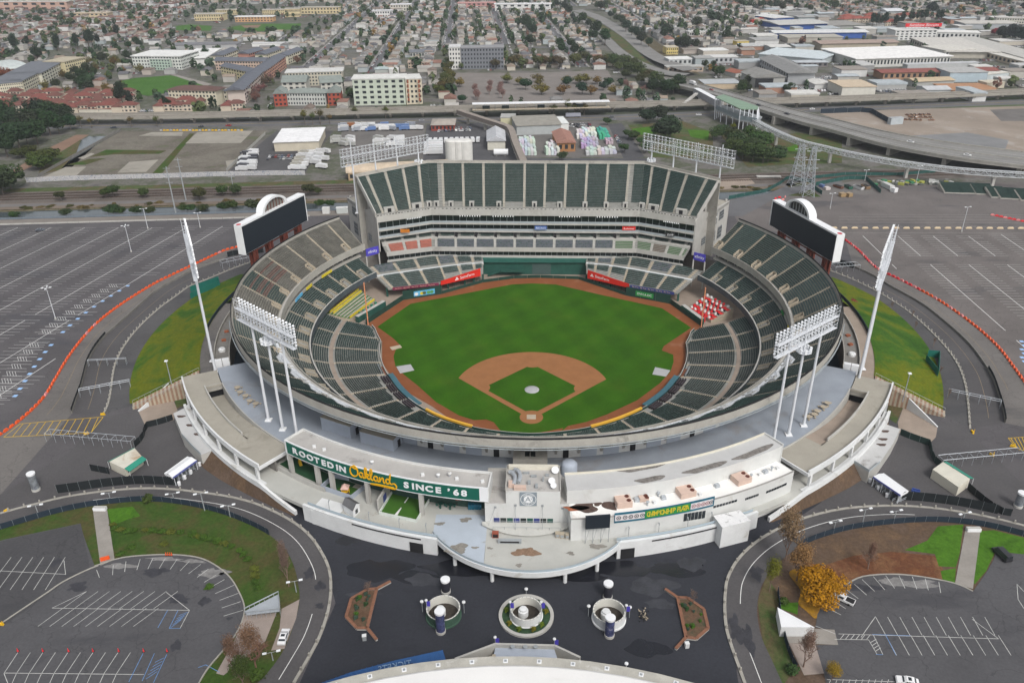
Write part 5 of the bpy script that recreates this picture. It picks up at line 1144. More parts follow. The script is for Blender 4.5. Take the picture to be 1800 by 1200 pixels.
 b=AC('link_block','small concrete link block with dark doors between the bowl and the logo building','building',(0,-50,17));y0,y1=G(930,812,19.5)[1],G(930,795,19.5)[1];mb=MB();mb.X((.2,(y0+y1)/2+.5,17.),(9.6,abs(y1-y0)+1.5,3.6),0,BF);mb.B('wall',b)
 for s in(-.8,.8):
  mb=MB();mb.X((.2+s,(y0+y1)/2,20.6),(1.3,2.2,.12),0,AZ);mb.B('skylight',b)
 mb=MB();p=G(1000,838,18.);mc=MB();mc.H((p[0],p[1],17),[(0,6.2),(1.6,6.1),(2.2,5.4),(2.3,0.)],BY,18);tag(mc.B('duct_drum',smooth=True),'blue grey domed drum beside the emblem tower roof','duct')
DK()
for k,(a_,b_,yt,lab)in enumerate((((566,754),(617,771),733,'blue grey windowless shed under the bowl rim, nearer the floodlight poles'),((634,777),(692,793),758,'blue grey windowless shed under the bowl rim, nearer the logo building'))):
 a,b=G(a_[0],a_[1],17.)[:2],G(b_[0],b_[1],17.)[:2];d=(b-a)/np.hypot(*(b-a));nrm=NA([-d[1],d[0]]);s_=AC('storage_shed',lab,'shed',(*((a+b)/2),17));zt=AI(a[0],a[1],yt);mb=MB();mb.Q([a,b,b+nrm*6,a+nrm*6],17.,zt,BY,BR);mb.B('wall',s_);mb=MB();mb.Q([a-d*.1-nrm*.1,b+d*.1-nrm*.1,b+d*.1+nrm*6.1,a-d*.1+nrm*6.1],zt,zt+.15,BF,EC);mb.B('roof',s_);mb=MB();c=b+nrm*3+d*.1;mb.X((c[0],c[1],17.),(.2,1.2,2.3),atan2(d[1],d[0]),BE);mb.B('door',s_)
def G7(name,label,cat,polypx,z,mt,wall_mt=None,wall_h=0.,wall_w=.15,crop='h',thick=.06):
 t_=AC(name,label,cat,G(*P(crop,polypx[0])[0],z));pts=GP(crop,*polypx,z=z);mb=MB();mb.Q([p[:2]for p in pts],z,z+thick,mt);mb.B('floor',t_)
 if wall_h:
  for i in range(len(pts)):
   mb=MB();mb.W([pts[i],pts[(i+1)%len(pts)]],wall_w,z,z+wall_h,wall_mt);mb.B('side_panel',t_)
 return t_
tz=G7('play_area','fenced playground with green mat below the green sign','playground',[(325,600),(440,500),(750,560),(590,690)],12.02,EC,BY,1.6)
mb=MB()
mb.Q([p[:2]for p in GP('h',(432,628),(510,555),(665,600),(585,680),z=12.1)],12.1,12.14,HK)
mb.B('green_mat',tz)
ps=AC('play_tower','small playground tower with pink pyramid roof and slide on the green mat','play tower',G(608,868,12.14))
p=G(608,868,12.14)
mb=MB()
for dx in(-.8,.8):
 for dy in(-.8,.8):
  mb.T((p[0]+dx,p[1]+dy,12.14),(p[0]+dx,p[1]+dy,14.6),.12,mt=CK,n=6)
mb.B('post',ps)
mb=MB()
mb.X((p[0],p[1],13.2),(1.7,1.7,.15),0,CK)
mb.B('platform',ps)
mb=MB()
mb.X((p[0],p[1],14.5),(2.3,2.3,1.3),0,mat('roof_pink',(.6,.4,.34)),taper=.05)
mb.B('roof',ps)
mb=MB()
mb.T((p[0]+.8,p[1]-.8,13.3),(p[0]+2.,p[1]-2.,12.3),.3,mt=mat('slide_brown',(.1,.06,.04)),n=8)
mb.B('slide',ps)
tg=G7('turf_pen','bright green practice turf pen with white low wall below the sign','turf pen',[(835,818),(960,610),(1280,690),(1160,888)],12.02,HK,mat('pen_wall',(.6,.64,.6)),.9,.25)
mb=MB()
mb.S(GP('h',(945,845),(1025,755),(1030,760),(980,848),z=12.1),12.1,BJ)
mb.S(GP('h',(1050,715),(1105,640),(1112,642),(1060,718),z=12.1),12.1,BJ)
mb.B('painted_line',tg)
tw=AC('partition_wall','tall concrete partition wall with a dark poster beside the turf pen','wall',G(660,895,12.))
mb=MB()
q=GP('h',(830,800),(925,640),z=12.)
mb.W(q,.5,12.,16.2,AD)
mb.B('wall',tw)
mb=MB()
mb.W([lerp(q[0],q[1],.35)+NA([.4,0,0]),lerp(q[0],q[1],.6)+NA([.4,0,0])],.1,13.,15.2,DE)
mb.B('poster',tw)
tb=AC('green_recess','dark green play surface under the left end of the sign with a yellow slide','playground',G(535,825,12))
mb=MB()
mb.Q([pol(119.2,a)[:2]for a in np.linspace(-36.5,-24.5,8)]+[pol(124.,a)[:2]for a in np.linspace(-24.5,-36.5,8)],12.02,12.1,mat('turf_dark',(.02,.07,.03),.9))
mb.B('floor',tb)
mb=MB()
p=G(528,815,12.1)
mb.X((p[0],p[1],12.1),(.9,2.2,2.),.5,CK,taper=.4)
mb.B('slide',tb)
mb=MB()
mb.W([pol(126.,a)for a in np.linspace(-35.5,-27.,8)],.3,12.,13.4,AD)
mb.B('front_wall',tb)
hut=AC('kiosk','little white gabled kiosk with dark roof on the lower deck edge','kiosk',G(618,905,12.))
q=GP('h',(525,795),(608,850),(665,790),(580,740),z=12.)
mb=MB()
mb.Q([a[:2]for a in q],12.,14.6,AJ)
mb.B('wall',hut)
cq=sum(q)/4
mb=MB()
top=[NA([*(cq[:2]+(a[:2]-cq[:2])*1.15),14.6])for a in q]
m01,m23=(top[0]+top[3])/2+NA([0,0,1.2]),(top[1]+top[2])/2+NA([0,0,1.2])
RF=mat('kiosk_roof',(.12,.12,.125),.8,.2)
mb.Y([top[0],top[1],m23,m01],RF)
mb.Y([top[2],top[3],m01,m23],RF)
mb.Y([top[1],top[2],m23],AJ)
mb.Y([top[3],top[0],m01],AJ)
mb.B('roof',hut)
mb=MB()
c=(q[1]+q[2])/2
mb.X((c[0]+.05,c[1],12.6),(.15,1.,1.2),atan2((q[2]-q[1])[1],(q[2]-q[1])[0])-pi/2,BS)
mb.B('window',hut)
lb=AC('service_block','low white service block at the left end of the lower deck','building',G(570,900,GZ))
mb=MB()
mb.Q([a[:2]for a in GP('h',(228,780),(330,672),(560,735),(440,845),z=12.3)],GZ,12.3,AF,AF)
mb.B('wall',lb)
for k,(x,y)in enumerate(((775,888),(792,890))):
 p=G(x,y,12.03);o=AC('umbrella_table','green cafe table with chairs under the right end of the sign','table',p,'green cafe tables');mb=MB();mb.H(p,[(0,.76),(.7,.76),(.7,.7),(.08,.66),(.08,0.)],AW,12);mb.B('table_top',o)
 for a in(0,1.57,3.14,4.71):
  mb=MB();mb.X((p[0]+1.1*cos(a),p[1]+1.1*sin(a),12.03),(.5,.5,.8),a,AW);mb.B('seat',o)
o=AC('bin_row','row of blue green bins by the right end of the sign','bins',G(835,890,12.03))
for k in range(4):
 p=G(826+6*k,893,12.03);mb=MB();mb.X(p,(.85,1.2,1.7),0,GS);mb.B('bin',o)
o=AC('food_cart','dark red food cart beside the bins','cart',G(810,884,12.03))
mb=MB()
p=G(810,886,12.03)
mb.X((p[0],p[1],12.2),(2.4,1.2,1.),0,mat('cart_dark',(.05,.06,.05)))
mb.B('body',o)
mb=MB()
mb.X((p[0],p[1],14.),(2.6,1.6,.2),0,mat('cart_red',(.3,.08,.05)))
for dx in(-1.1,1.1):
 mb.T((p[0]+dx,p[1],13.2),(p[0]+dx,p[1],14.),.05,mt=AA,n=4)
mb.B('canopy',o)
for k,(x,y,w,d_,h,mt,lab)in enumerate(((871,943,1.6,1.,1.5,mat('cart_red',(.3,.08,.05)),'dark red vending cart at the left end of the shop front'),((896),953,6.,.9,.8,AA,'long grey counter before the shop front'),(980,943,1.1,.9,1.4,AG,'tan crate nearest the shop front'),(988,944,1.1,.9,1.4,AG,'middle tan crate of the three before the logo building'),(997,945,.9,.9,1.4,AG,'tan crate farthest from the shop front'),(1136,922,1.2,1.4,1.7,mat('box_tan',(.36,.34,.28)),'leftmost tan service cabinet under the banner'),(1147,920,1.2,1.4,1.8,mat('box_tan',(.36,.34,.28)),'middle tan service cabinet under the banner'),(1156,918,1.2,1.4,1.8,mat('box_tan',(.36,.34,.28)),'rightmost tan service cabinet under the banner'))):
 p=G(x,y,12.03);mb=MB();mb.X((p[0],p[1],12.03),(w,d_,h),0,mt);mb.X((p[0],p[1],12.03+h),(w+.1,d_+.1,.1),0,mul_m if False else mt);mb.X((p[0],p[1]-d_/2-.02,12.3),(w*.8,.05,h*.6),0,AA if mt is AG else BE);tag(mb.B('cart' if 'cart' in lab else('counter' if 'counter' in lab else 'cabinet')),lab,'cart' if 'cart' in lab else('counter' if 'counter' in lab else 'cabinet'))
o=AC('giant_cap','teal and white dome-shaped sculpture left of the black video board','sculpture',G(1018,940,12.03))
p=G(1018,940,12.03)
mb=MB()
mb.H((p[0],p[1],12.6),[(1.25,0),(1.2,.6),(.85,1.1),(0.,1.35)],GS,16)
mb.B('dome',o)
mb=MB()
mb.Q([(p[0]+.2,p[1]-1.2),(p[0]+1.5,p[1]-1.7),(p[0]+1.7,p[1]-.6),(p[0]+1.,p[1]-.3)],12.5,12.65,AJ)
mb.B('brim',o)
mb=MB()
mb.T((p[0],p[1],12.03),(p[0],p[1],12.7),.5,mt=AA,n=8)
mb.B('base',o)
ORD=['first','second','third','fourth','fifth','sixth','seventh','eighth','ninth','tenth','eleventh','twelfth','thirteenth','fourteenth','fifteenth','sixteenth','seventeenth','eighteenth','nineteenth','twentieth']
def AS(name,seed,leaves,rx=.5,rz=.5,clumps=14,size=.06,mt=None,column=False):
 rs=np.random.RandomState(seed);C_=[]
 while len(C_)<clumps:
  p=rs.uniform(-1,1,3)
  if np.linalg.norm(p)<.92:
   C_.append(p*NA([rx,rx,rz])*.78)
 C_=NA(C_);cr=rs.uniform(.16,.32,clumps)*(1 if not column else .7);k=rs.randint(0,clumps,leaves);d=rs.normal(size=(leaves,3));d/=np.linalg.norm(d,axis=1)[:,None];rad=rs.uniform(.35,1,leaves)**.5;p=C_[k]+d*(rad*cr[k])[:,None]*NA([1,1,.85]);p[:,2]+=rz;n=d+rs.normal(scale=.55,size=(leaves,3))+NA([0,0,.35]);n/=np.linalg.norm(n,axis=1)[:,None];a=np.cross(n,rs.normal(size=(leaves,3)));a/=np.linalg.norm(a,axis=1)[:,None];b=np.cross(n,a);s=rs.uniform(.6,1.35,leaves)[:,None]*size;V=np.stack([p-a*s-b*s*.6,p+a*s-b*s*.5,p+a*s*.8+b*s*.7,p-a*s*.7+b*s*.6],1).reshape(-1,3);me=bpy.data.meshes.new(name);me.vertices.add(len(V))
 me.vertices.foreach_set('co',V.reshape(-1).astype(np.float32));me.loops.add(len(V));me.loops.foreach_set('vertex_index',np.arange(len(V),dtype=np.int32));me.polygons.add(leaves);me.polygons.foreach_set('loop_start',np.arange(0,4*leaves,4,dtype=np.int32));me.materials.append(mt or GY);me.update(calc_edges=True);return me
def C0(name,seed,h=1.,r=.05,limbs=4,mt=None):
 rn=random.Random(seed);mb=MB();mb.T((0,0,-.03),(0,0,h),r,r*.6,mt or HT,6)
 for k in range(limbs):
  a=2*pi*(k+rn.random())/limbs;z=h*rn.uniform(.6,.95);mb.T((0,0,z),(.3*cos(a),.3*sin(a),z+rn.uniform(.2,.4)),r*.5,r*.15,mt or HT,5)
 return mb.data(name)
def CJ(name,seed,mt,depth=6,spread=.55,n0=4,upright=.55):
 rn=random.Random(seed);mb=MB()
 def grow(p,d,l,r,k):
  q=p+d*l;mb.T(p,q,r,r*.62,mt,5 if k<2 else 3,caps=False)
  if k>=depth:
   return
  for _ in range(3 if k<3 else 2+(rn.random()<.5)):
   v=Vector((rn.gauss(0,1),rn.gauss(0,1),rn.gauss(0,.6)));nd_=(d*upright+v.normalized()*spread+Vector((0,0,.22))).normalized();grow(p.lerp(q,rn.uniform(.6,1.)),nd_,l*rn.uniform(.62,.84),r*.66,k+1)
 grow(Vector((0,0,-.02)),Vector((0,0,1)),.26,.018,0);return mb.data(name)
G2=[AS('crown_round',1,1500,.5,.45,16,.045),AS('crown_wide',2,1500,.55,.36,18,.045),AS('crown_tall',3,1400,.34,.62,15,.045),AS('crown_loose',4,900,.5,.48,14,.045),AS('crown_dense',5,1900,.5,.5,22,.045)]
E_=AS('crown_column',6,1100,.24,.8,16,.04,column=True)
EG=AS('crown_fine',23,7500,.54,.48,19,.021)
DX=AS('crown_sparse',22,3000,.5,.55,30,.02)
G4=AS('bush_leaves',9,500,.5,.32,10,.06)
HL=C0('trunk_bark',1)
HU=C0('trunk_stem',2,1.,.035,5)
H2=[CJ('bare_limbs',11,HJ),CJ('bare_limbs',12,GQ),CJ('bare_limbs',14,HJ,6,.42,3,.8)]
HW={}
def GF(p,h,w,col,label=None,crown=0,group=None,trunk=.28,name='tree',rz=None):
 t=AE(name,None);t.location=(p[0],p[1],p[2]);t.rotation_euler=(0,0,random.uniform(0,6.28)if rz is None else rz);link(t);tag(t,label,'tree',group);tr=AE('trunk',HL);link(tr);tr.parent=t;tr.scale=(h*.55,h*.55,h*trunk*1.6);c=AE('crown',G2[crown]if crown<5 else(EG if crown==9 else E_));link(c);c.parent=t;c.location=(0,0,h*trunk);c.scale=(w,w,h*(1-trunk));c.color=(*col,1);return t
def BK(p,h,w,kind,label,leaf=None,leafn=0.,group=None):
 t=AE('bare_tree',None);t.location=tuple(p);t.rotation_euler=(0,0,random.uniform(0,6.28));link(t);tag(t,label,'tree',group);b=AE('limbs',H2[kind]);link(b);b.parent=t;b.scale=(w,w,h)
 if leaf:
  c=AE('crown',DX);link(c);c.parent=t;c.location=(0,0,h*.35);c.scale=(w*.7*leafn,w*.7*leafn,h*.6);c.color=(*leaf,1)
 return t
def GK(p,w,h,col,label,group,name='bush'):
 o=AE(name,G4);o.location=tuple(p);o.scale=(w,w,h);o.rotation_euler=(0,0,random.uniform(0,6.28));o.color=(*col,1);link(o);return tag(o,label,'bush',group)
def E2(kind='sedan'):
 t=AE('parked_car',None);link(t);L,W=(4.6,1.82)if kind!='pickup' else(5.4,1.95)
 if kind=='sedan':
  prof=[(-2.3,.35),(-2.3,.78),(-2.15,.92),(-1.45,1.),(1.,.98),(2.1,.82),(2.3,.62),(2.3,.35)];cab=[(-1.75,.98),(-1.05,1.42),(.25,1.45),(1.1,.97)]
 elif kind=='van':
  prof=[(-2.6,.35),(-2.6,1.),(1.8,1.),(2.5,.9),(2.6,.35)];cab=[(-2.58,1.),(-2.5,2.1),(1.2,2.15),(1.9,1.)];L,W=5.2,1.95
 else:
  prof=[(-2.7,.45),(-2.7,1.02),(-.55,1.02),(1.2,1.05),(2.5,.98),(2.7,.75),(2.7,.45)];cab=[(-.55,1.02),(-.45,1.75),(.8,1.78),(1.45,1.04)]
 def extr(mb,pr,w0,w1,mt):
  n=len(pr);V=[(-w0/2 if z<1.2 else-w1/2,y,z)for y,z in pr]+[(w0/2 if z<1.2 else w1/2,y,z)for y,z in pr];mb.Z(V,[tuple(range(n)),tuple(range(2*n-1,n-1,-1))]+[(i,n+i,n+(i+1)%n,(i+1)%n)for i in range(n)],mt)
 mb=MB();extr(mb,prof,W,W,CT);b=mb.B('body',t);mb=MB();extr(mb,cab,W*.96,W*.8,CT)
 if kind=='pickup':
  pass
 mb.B('cabin',t);gl=MB();n=len(cab);yb0,yt0,yt1,yb1=cab[0][0],cab[1][0],cab[2][0],cab[3][0];zb,zt=cab[0][1]+.05,cab[1][1]-.06;wb,wt=W*.47,W*.39;o=.02;gl.Y([(-wt*.95,yt1+.06+o,zt),(wt*.95,yt1+.06+o,zt),(wb*.93,yb1-.06+o,zb),(-wb*.93,yb1-.06+o,zb)][::-1],BS);gl.Y([(-wt*.95,yt0-.06-o,zt),(wt*.95,yt0-.06-o,zt),(wb*.93,yb0+.06-o,zb),(-wb*.93,yb0+.06-o,zb)],BS)
 for s in(-1,1):
  f=[(s*(wt+.035),yt0+.1,zt),(s*(wt+.035),yt1-.1,zt),(s*(wb+.03),yb1-.35,zb),(s*(wb+.03),yb0+.35,zb)];gl.Y(f if s<0 else f[::-1],BS)
 gl.B('windows',t)
 for sx in(-1,1):
  for sy in(-.62,.62):
   mb=MB();mb.T((sx*(W/2-.18),sy*L/2,.33),(sx*(W/2+.02),sy*L/2,.33),.33,mt=HI,n=10);mb.B('wheel',t)
 if kind=='pickup':
  mb=MB();mb.X((0,-1.65,1.03),(W*.82,1.9,.02),0,BE);mb.B('cargo_bed',t)
 else:
  mb=MB();mb.X((0,-.35,cab[1][1]+.005),(W*.5,.7,.02),0,BS);mb.B('sunroof',t)
 return t
HP={k:E2(k)for k in('sedan','pickup','van')}
def car(kind,p,rz,col,label,group=None,name='parked_car',cat='car'):
 r=EY(HP[kind],(p[0],p[1],p[2]),rz);r.name=name;tag(r,label,cat,group)
 for ch in r.children:
  ch.color=(*col,1)
 return r
def F2():
 mb=MB();mb.X((0,0,.3),(1.8,4.5,.65),0,CT);mb.X((0,-.25,.95),(1.7,2.5,.5),0,BS,CT,taper=.78);return mb.data('parked_car')
A5=F2()
GU=list(HP.values())
def AQ(name,pts,dz,mt,kind='structure'):
 mb=MB();mb.S(pts,GZ+dz,mt);o=mb.B(name);o['kind']=kind;return o
def B3(name,A,B,dz,mt):
 return AQ(name,list(A)+list(B)[::-1],dz,mt)
FJ=Sm(GP('D',(1250,225),(1180,245),(1060,300),(950,352),(830,410),(720,475),(610,548),(510,628),(430,715),(355,815),(290,925),(230,1020),(140,1110),(30,1195),(-120,1290)),5)
DS=Sm(GP('D',(1180,290),(1050,335),(950,385),(820,460),(740,530),(650,610),(560,690),(500,765),(465,830),(445,900),(430,960),(400,1040),(380,1100)),4)
FE=Sm(GP('D',(1330,300),(1220,340),(1100,390),(1000,430),(930,480),(860,530),(790,590),(720,660),(665,730),(630,790),(605,850),(592,920),(585,980),(570,1050),(545,1105)),4)
F3=Sm(GP('F',(860,190),(930,245),(1020,335),(1120,385),(1220,435),(1340,500),(1460,580),(1570,665),(1670,760),(1750,865),(1840,990)),5)
EX=Sm(GP('F',(900,330),(1000,375),(1080,425),(1180,480),(1280,540),(1380,620),(1450,680),(1520,750),(1580,830),(1630,910),(1660,990),(1690,1090),(1700,1150)),4)
FD=Sm(GP('F',(770,345),(850,375),(930,410),(1030,460),(1120,515),(1200,570),(1280,640),(1350,710),(1410,780),(1460,860),(1490,950),(1505,1050),(1515,1180)),4)
AQ('parking_lot',[G(1280,352),G(1420,330),G(1850,318),G(1900,700),G(1800,660),G(1480,420),G(1300,400)],.02,G5)
AQ('road',[*FJ[:-1],G(0,840),G(0,870),*DS[::-1]],.03,AX)
AQ('road',[*F3,G(1850,760),*EX[::-1]],.03,AX)
B3('road',DS,FE,.04,BB)
B3('road',EX,FD,.04,BB)
B3('road',FE,[pol(148,a,GZ)for a in np.linspace(-112,-66,len(FE))],.05,CP)
B3('road',FD,[pol(147,a,GZ)for a in np.linspace(112,66,len(FD))],.05,CP)
AQ('forecourt',[G(x,y)for x,y in P('G',(540,280),(730,245),(770,330),(860,310),(930,290),(1060,480),(1080,520),(1280,640),(1320,655),(900,660),(300,700),(0,760),(0,690),(360,470))],.06,BB)
AQ('forecourt',[G(x,y)for x,y in P('J',(1350,300),(1330,400),(1300,420),(1150,380),(1080,560),(960,590),(680,760),(760,780),(1100,740),(1500,780),(1800,840),(1800,640),(1530,370),(1510,320))],.06,BB)
AQ('plaza',[G(x,y)for x,y in((425,862),(500,862),(560,892),(650,920),(775,962),(930,1000),(1085,962),(1320,905),(1390,868),(1445,882),(1335,955),(1278,1060),(1300,1215),(520,1215),(590,1060),(565,965),(510,905))],.07,ED)
PUD=mat('wet_asphalt',(.014,.015,.02),.25,.2,.2,.5)
E7=mat('dried_patch',(.048,.05,.058),.8,.3,.3,.2)
for k,(x,y,a,b,mt)in enumerate(((665,1000,9,3.6,PUD),(612,950,3.2,1.6,PUD),(735,1015,6,2.2,PUD),(820,1000,12,3.,PUD),(1080,1000,11,2.6,PUD),(1190,1000,9,2.6,PUD),(1215,990,4,2.4,E7),(1150,1030,6,3.,E7),(1140,1140,5,2.4,PUD),(745,1020,4.5,2.2,E7),(1160,1062,4,1.6,E7),(1010,1012,10,1.8,PUD),(640,1045,5,1.,E7))):
 p=G(x,y);pts=[(p[0]+a*.9*(1+.18*sin(2*th+k)+.12*sin(5*th+2*k))*cos(th),p[1]+b*(1+.22*sin(3*th+k)+.1*sin(7*th))*sin(th),0)for th in np.linspace(0,2*pi,41)[:-1]];AQ('plaza_patch',pts,.075+.004*(k%5)+(.02 if mt is E7 else 0),mt)
def HE(sg):
 lab='grassy bank with yellow blooms curving along the %s side of the bowl'%('left' if sg<0 else 'right');mb=MB();na,nr=60,14;rs=np.random.RandomState(3+sg);V=[]
 for i in range(na+1):
  a=66.3+(111-66.3)*i/na;ro=150.5 if sg<0 else 148.8;ro+=2.5*sin(pi*i/na)-(3. if i>na*.8 else 0)*(i/na-.8)/.2;ri=126.2;zt=15.3-5.*max(0,(i/na-.55)/.45)
  for j in range(nr+1):
   u_=j/nr;r_=ro+(ri-ro)*u_;s_=u_*u_*(3-2*u_);z=GZ+(zt-GZ)*(.35*u_+.65*s_)+(rs.rand()-.5)*(.35 if 0<j<nr else 0)+.06;V.append(pol(r_,sg*a,z))
 F=[]
 for i in range(na):
  for j in range(nr):
   q=(i*(nr+1)+j,(i+1)*(nr+1)+j,(i+1)*(nr+1)+j+1,i*(nr+1)+j+1);F.append(q if sg>0 else q[::-1])
 mb.Z(V,F,H1);e0=[V[j]for j in range(nr+1)];mb.Y([*(e0 if sg<0 else e0[::-1]),]+([(e0[-1][0],e0[-1][1],GZ)]if sg<0 else[(e0[0][0],e0[0][1],GZ)]),CI);o=mb.B('grass_bank',smooth=True);AH(o);t=AC('service_ring','narrow service ring with parapets between the %s grass bank and the bowl'%('left' if sg<0 else 'right'),'service ring',pol(119,sg*80,GZ));mb=MB();mb.K([(121.6,GZ),(126.3,GZ),(126.3,15.2),(121.6,15.2)][::-1],sg*64.6,sg*92,BD if sg>0 else AX,1.5);mb.B('path',t);mb=MB();mb.K([(116.2,GZ),(121.2,GZ),(121.2,14.9),(116.2,14.9)][::-1],sg*67.,sg*100,BR,1.5);mb.B('roof',t)
 for r_ in(116.2,121.4):
  mb=MB();mb.K([(r_-.15,14.9),(r_+.15,14.9),(r_+.15,15.9),(r_-.15,15.9)][::-1],sg*67.,sg*100,BF,1.5);mb.B('parapet',t)
 for d_ in(65.6,66.2):
  mb=MB();mb.X(pol(117.4 if d_<66 else 119.9,sg*66.,15.),(1.6,2.3,3.4),R(sg*66),AJ);mb.B('end_cabinet',t)
 for a in(72.5,76.5,80):
  mb=MB();p=pol(118.8,sg*a,14.9)
  if a<74:
   mb.H(p,[(1.3,0),(1.3,.8),(1.,1.2),(0,1.3)],AF,12)
  else:
   mb.X(p,(1.6,1.2,.6),.4,mat('rust_patch',(.3,.1,.05)))
  mb.B('roof_unit',t)
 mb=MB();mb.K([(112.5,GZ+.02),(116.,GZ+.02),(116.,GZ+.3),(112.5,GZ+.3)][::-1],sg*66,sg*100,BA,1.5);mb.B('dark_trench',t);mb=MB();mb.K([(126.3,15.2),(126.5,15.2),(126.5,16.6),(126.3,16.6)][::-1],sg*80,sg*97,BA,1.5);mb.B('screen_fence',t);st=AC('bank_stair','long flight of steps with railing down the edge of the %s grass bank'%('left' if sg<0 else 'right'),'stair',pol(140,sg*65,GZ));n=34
 for i in range(n):
  r_=126.6+(149.5-126.6)*i/n;z=15.6-(15.6-GZ-.2)*i/n;mb=MB();mb.K([(r_,GZ),(r_+.71,GZ),(r_+.71,z),(r_,z)][::-1],sg*64.6,sg*66.1,AG if i%2 else mat('step_rust',(.3,.19,.13),.9,.2),1.5);mb.B('step',st)
 for da in(64.5,66.2):
  mb=MB();p,q=pol(126.6,sg*da,16.6),pol(149.5,sg*da,GZ+1.2);mb.T(p,q,.07,mt=AA,n=4)
  for f in np.linspace(0,1,12):
   c=lerp(p,q,f);mb.T(c,(c[0],c[1],c[2]-1.2),.05,mt=AA,n=4)
  mb.B('handrail',st)
 fx,fy,ty=(302,676,635)if sg<0 else(1588,700,657);p=G(fx,fy,11.8);EW=AC('lamp_post','single tall lamp post on the %s grass bank'%('left' if sg<0 else 'right'),'lamp post',p);mb=MB();zt=AI(p[0],p[1],ty);mb.T((p[0],p[1],10.5),(p[0],p[1],zt),.2,.13,AA,8);mb.B('post',EW);mb=MB();mb.X((p[0],p[1],zt),(1.,.8,.35),0,A9);mb.B('lamp_head',EW)
HE(-1)
HE(1)
for sg,crop in((-1,'q'),(1,'r')):
 EO['q']=(180,640,5.4545);EO['r']=(1500,640,5.4533);side='left' if sg<0 else 'right'
 if sg<0:
  court=[(350,460),(660,290),(720,440),(680,540),(415,600)];roof=[(680,470),(835,395),(1100,805),(945,870),(870,800),(770,690)];bed=[(665,275),(780,225),(810,385),(715,430)];soil=[(970,935),(1110,830),(1200,900),(1200,1090)];wallp=[(345,455),(660,290),(700,390)]
 else:
  court=[(480,410),(805,610),(790,700),(730,760),(440,660),(425,560)];roof=[(300,570),(450,620),(380,760),(250,950),(150,1035),(0,940)];bed=[(350,350),(480,410),(410,570),(310,500)];soil=[(0,980),(110,1080),(0,1150)];wallp=[(805,605),(480,410),(440,520)]
 AQ('court_paving',GP(crop,*court),.09,BD);bt=AC('gate_block','low flat-roofed concrete gate block under the %s ramp'%side,'building',GP(crop,roof[0])[0]);mb=MB();mb.Q([p[:2]for p in GP(crop,*roof,z=11.4)],GZ,11.4,AD,CM);mb.B('wall',bt);mb=MB();pts=GP(crop,*roof[3:],z=11.4);mb.W(pts,.1,11.45,12.3,E6);mb.B('roof_railing',bt);mb=MB()
 for f in((.3,.2),(.5,.5),(.6,.75)):
  a_,b_=GP(crop,roof[0],roof[1],z=11.41),GP(crop,roof[-1],roof[2],z=11.41);c=lerp(lerp(a_[0],a_[1],f[0]),lerp(b_[0],b_[1],f[0]),f[1]);mb.S([(c[0]+1.3*cos(th)*(1+.3*sin(3*th)),c[1]+.9*sin(th)*(1+.3*cos(2*th)),0)for th in np.linspace(0,6.28,21)[:-1]],11.42,mat('burn_patch',(.09,.06,.05)))
 mb.B('roof_stain',bt)['kind']='stuff';wt=AC('retaining_wall','tapering white retaining wall below the %s bank stair'%side,'wall',GP(crop,wallp[0])[0]);mb=MB();w_=GP(crop,*wallp);mb.W([w_[0],w_[1]],.4,GZ,[GZ+.4,GZ+4.6],AF);mb.B('wall',wt);AQ('planting_bed',GP(crop,*soil),.1,BZ);AQ('planting_bed',GP(crop,*bed),.11,CI)
AQ('planting_bed',GP('G',(1080,515),(1150,460),(1330,600),(1480,680),(1580,710),(1450,690),(1300,650),(1180,590)),.1,BZ)
AQ('planting_bed',GP('J',(405,768),(560,700),(760,640),(900,560),(965,592),(850,650),(680,720),(560,750)),.1,BZ)
def DT(mt):
 mb=MB();mb.X((0,0,0),(2.,.6,.35),0,mt);mb.X((0,0,.35),(1.96,.5,.6),0,mt,taper=.62);mb.X((.5,0,.5),(.5,.62,.12),0,mt);mb.X((-.5,0,.5),(.5,.62,.12),0,mt);return mb.data('water_barrier')
BM={k:DT(m)for k,m in(('o',DV),('r',HR),('p',HS))}
def CH(pts,side,start='o',pinks=(),step=2.5,red_until=0):
 for i,(p,a)in enumerate(CR(pts,step)):
  k='p' if i in pinks else('r' if i<red_until else start);o=AE('water_barrier',BM[k]);o.location=(p[0],p[1],GZ+.035);o.rotation_euler=(0,0,a+random.uniform(-.06,.06));link(o);c={'o':'orange','r':'red','p':'faded pink'}[k];tag(o,'%s plastic barrier in the curved line beside the %s parking lot'%(c,side),'barrier','plastic barriers beside the %s parking lot'%side)
CH(FJ,'left','o',(4,38,41,60))
CH(F3,'right','o',(3,8,12,13,15,17,21,24,29,33,36),red_until=26)
EU=[G(1466,401.5),G(1795,402)]
for i,(p,a)in enumerate(CR(EU,np.hypot(*(EU[1]-EU[0])[:2])/18.02)):
 mb=MB();mb.X((0,0,0),(3.2,.7,.4),0,mat('block_cream',(.62,.5,.34),.8,.1));mb.X((0,0,.4),(3.1,.5,.5),0,mat('block_cream',(.62,.5,.34)),taper=.7);o=mb.B('concrete_block');o.location=(p[0],p[1],GZ+.025);o.rotation_euler=(0,0,a);tag(o,'%s cream concrete block from the scoreboard in the row across the right lot'%ORD[i],'block','cream blocks across the right lot')
def ET():
 mb=MB();mb.X((0,0,0),(.42,.42,.85),0,E8,taper=.9);mb.X((0,0,.85),(.34,.34,.1),0,E8,taper=.4);return mb.data('post')
HY=ET()
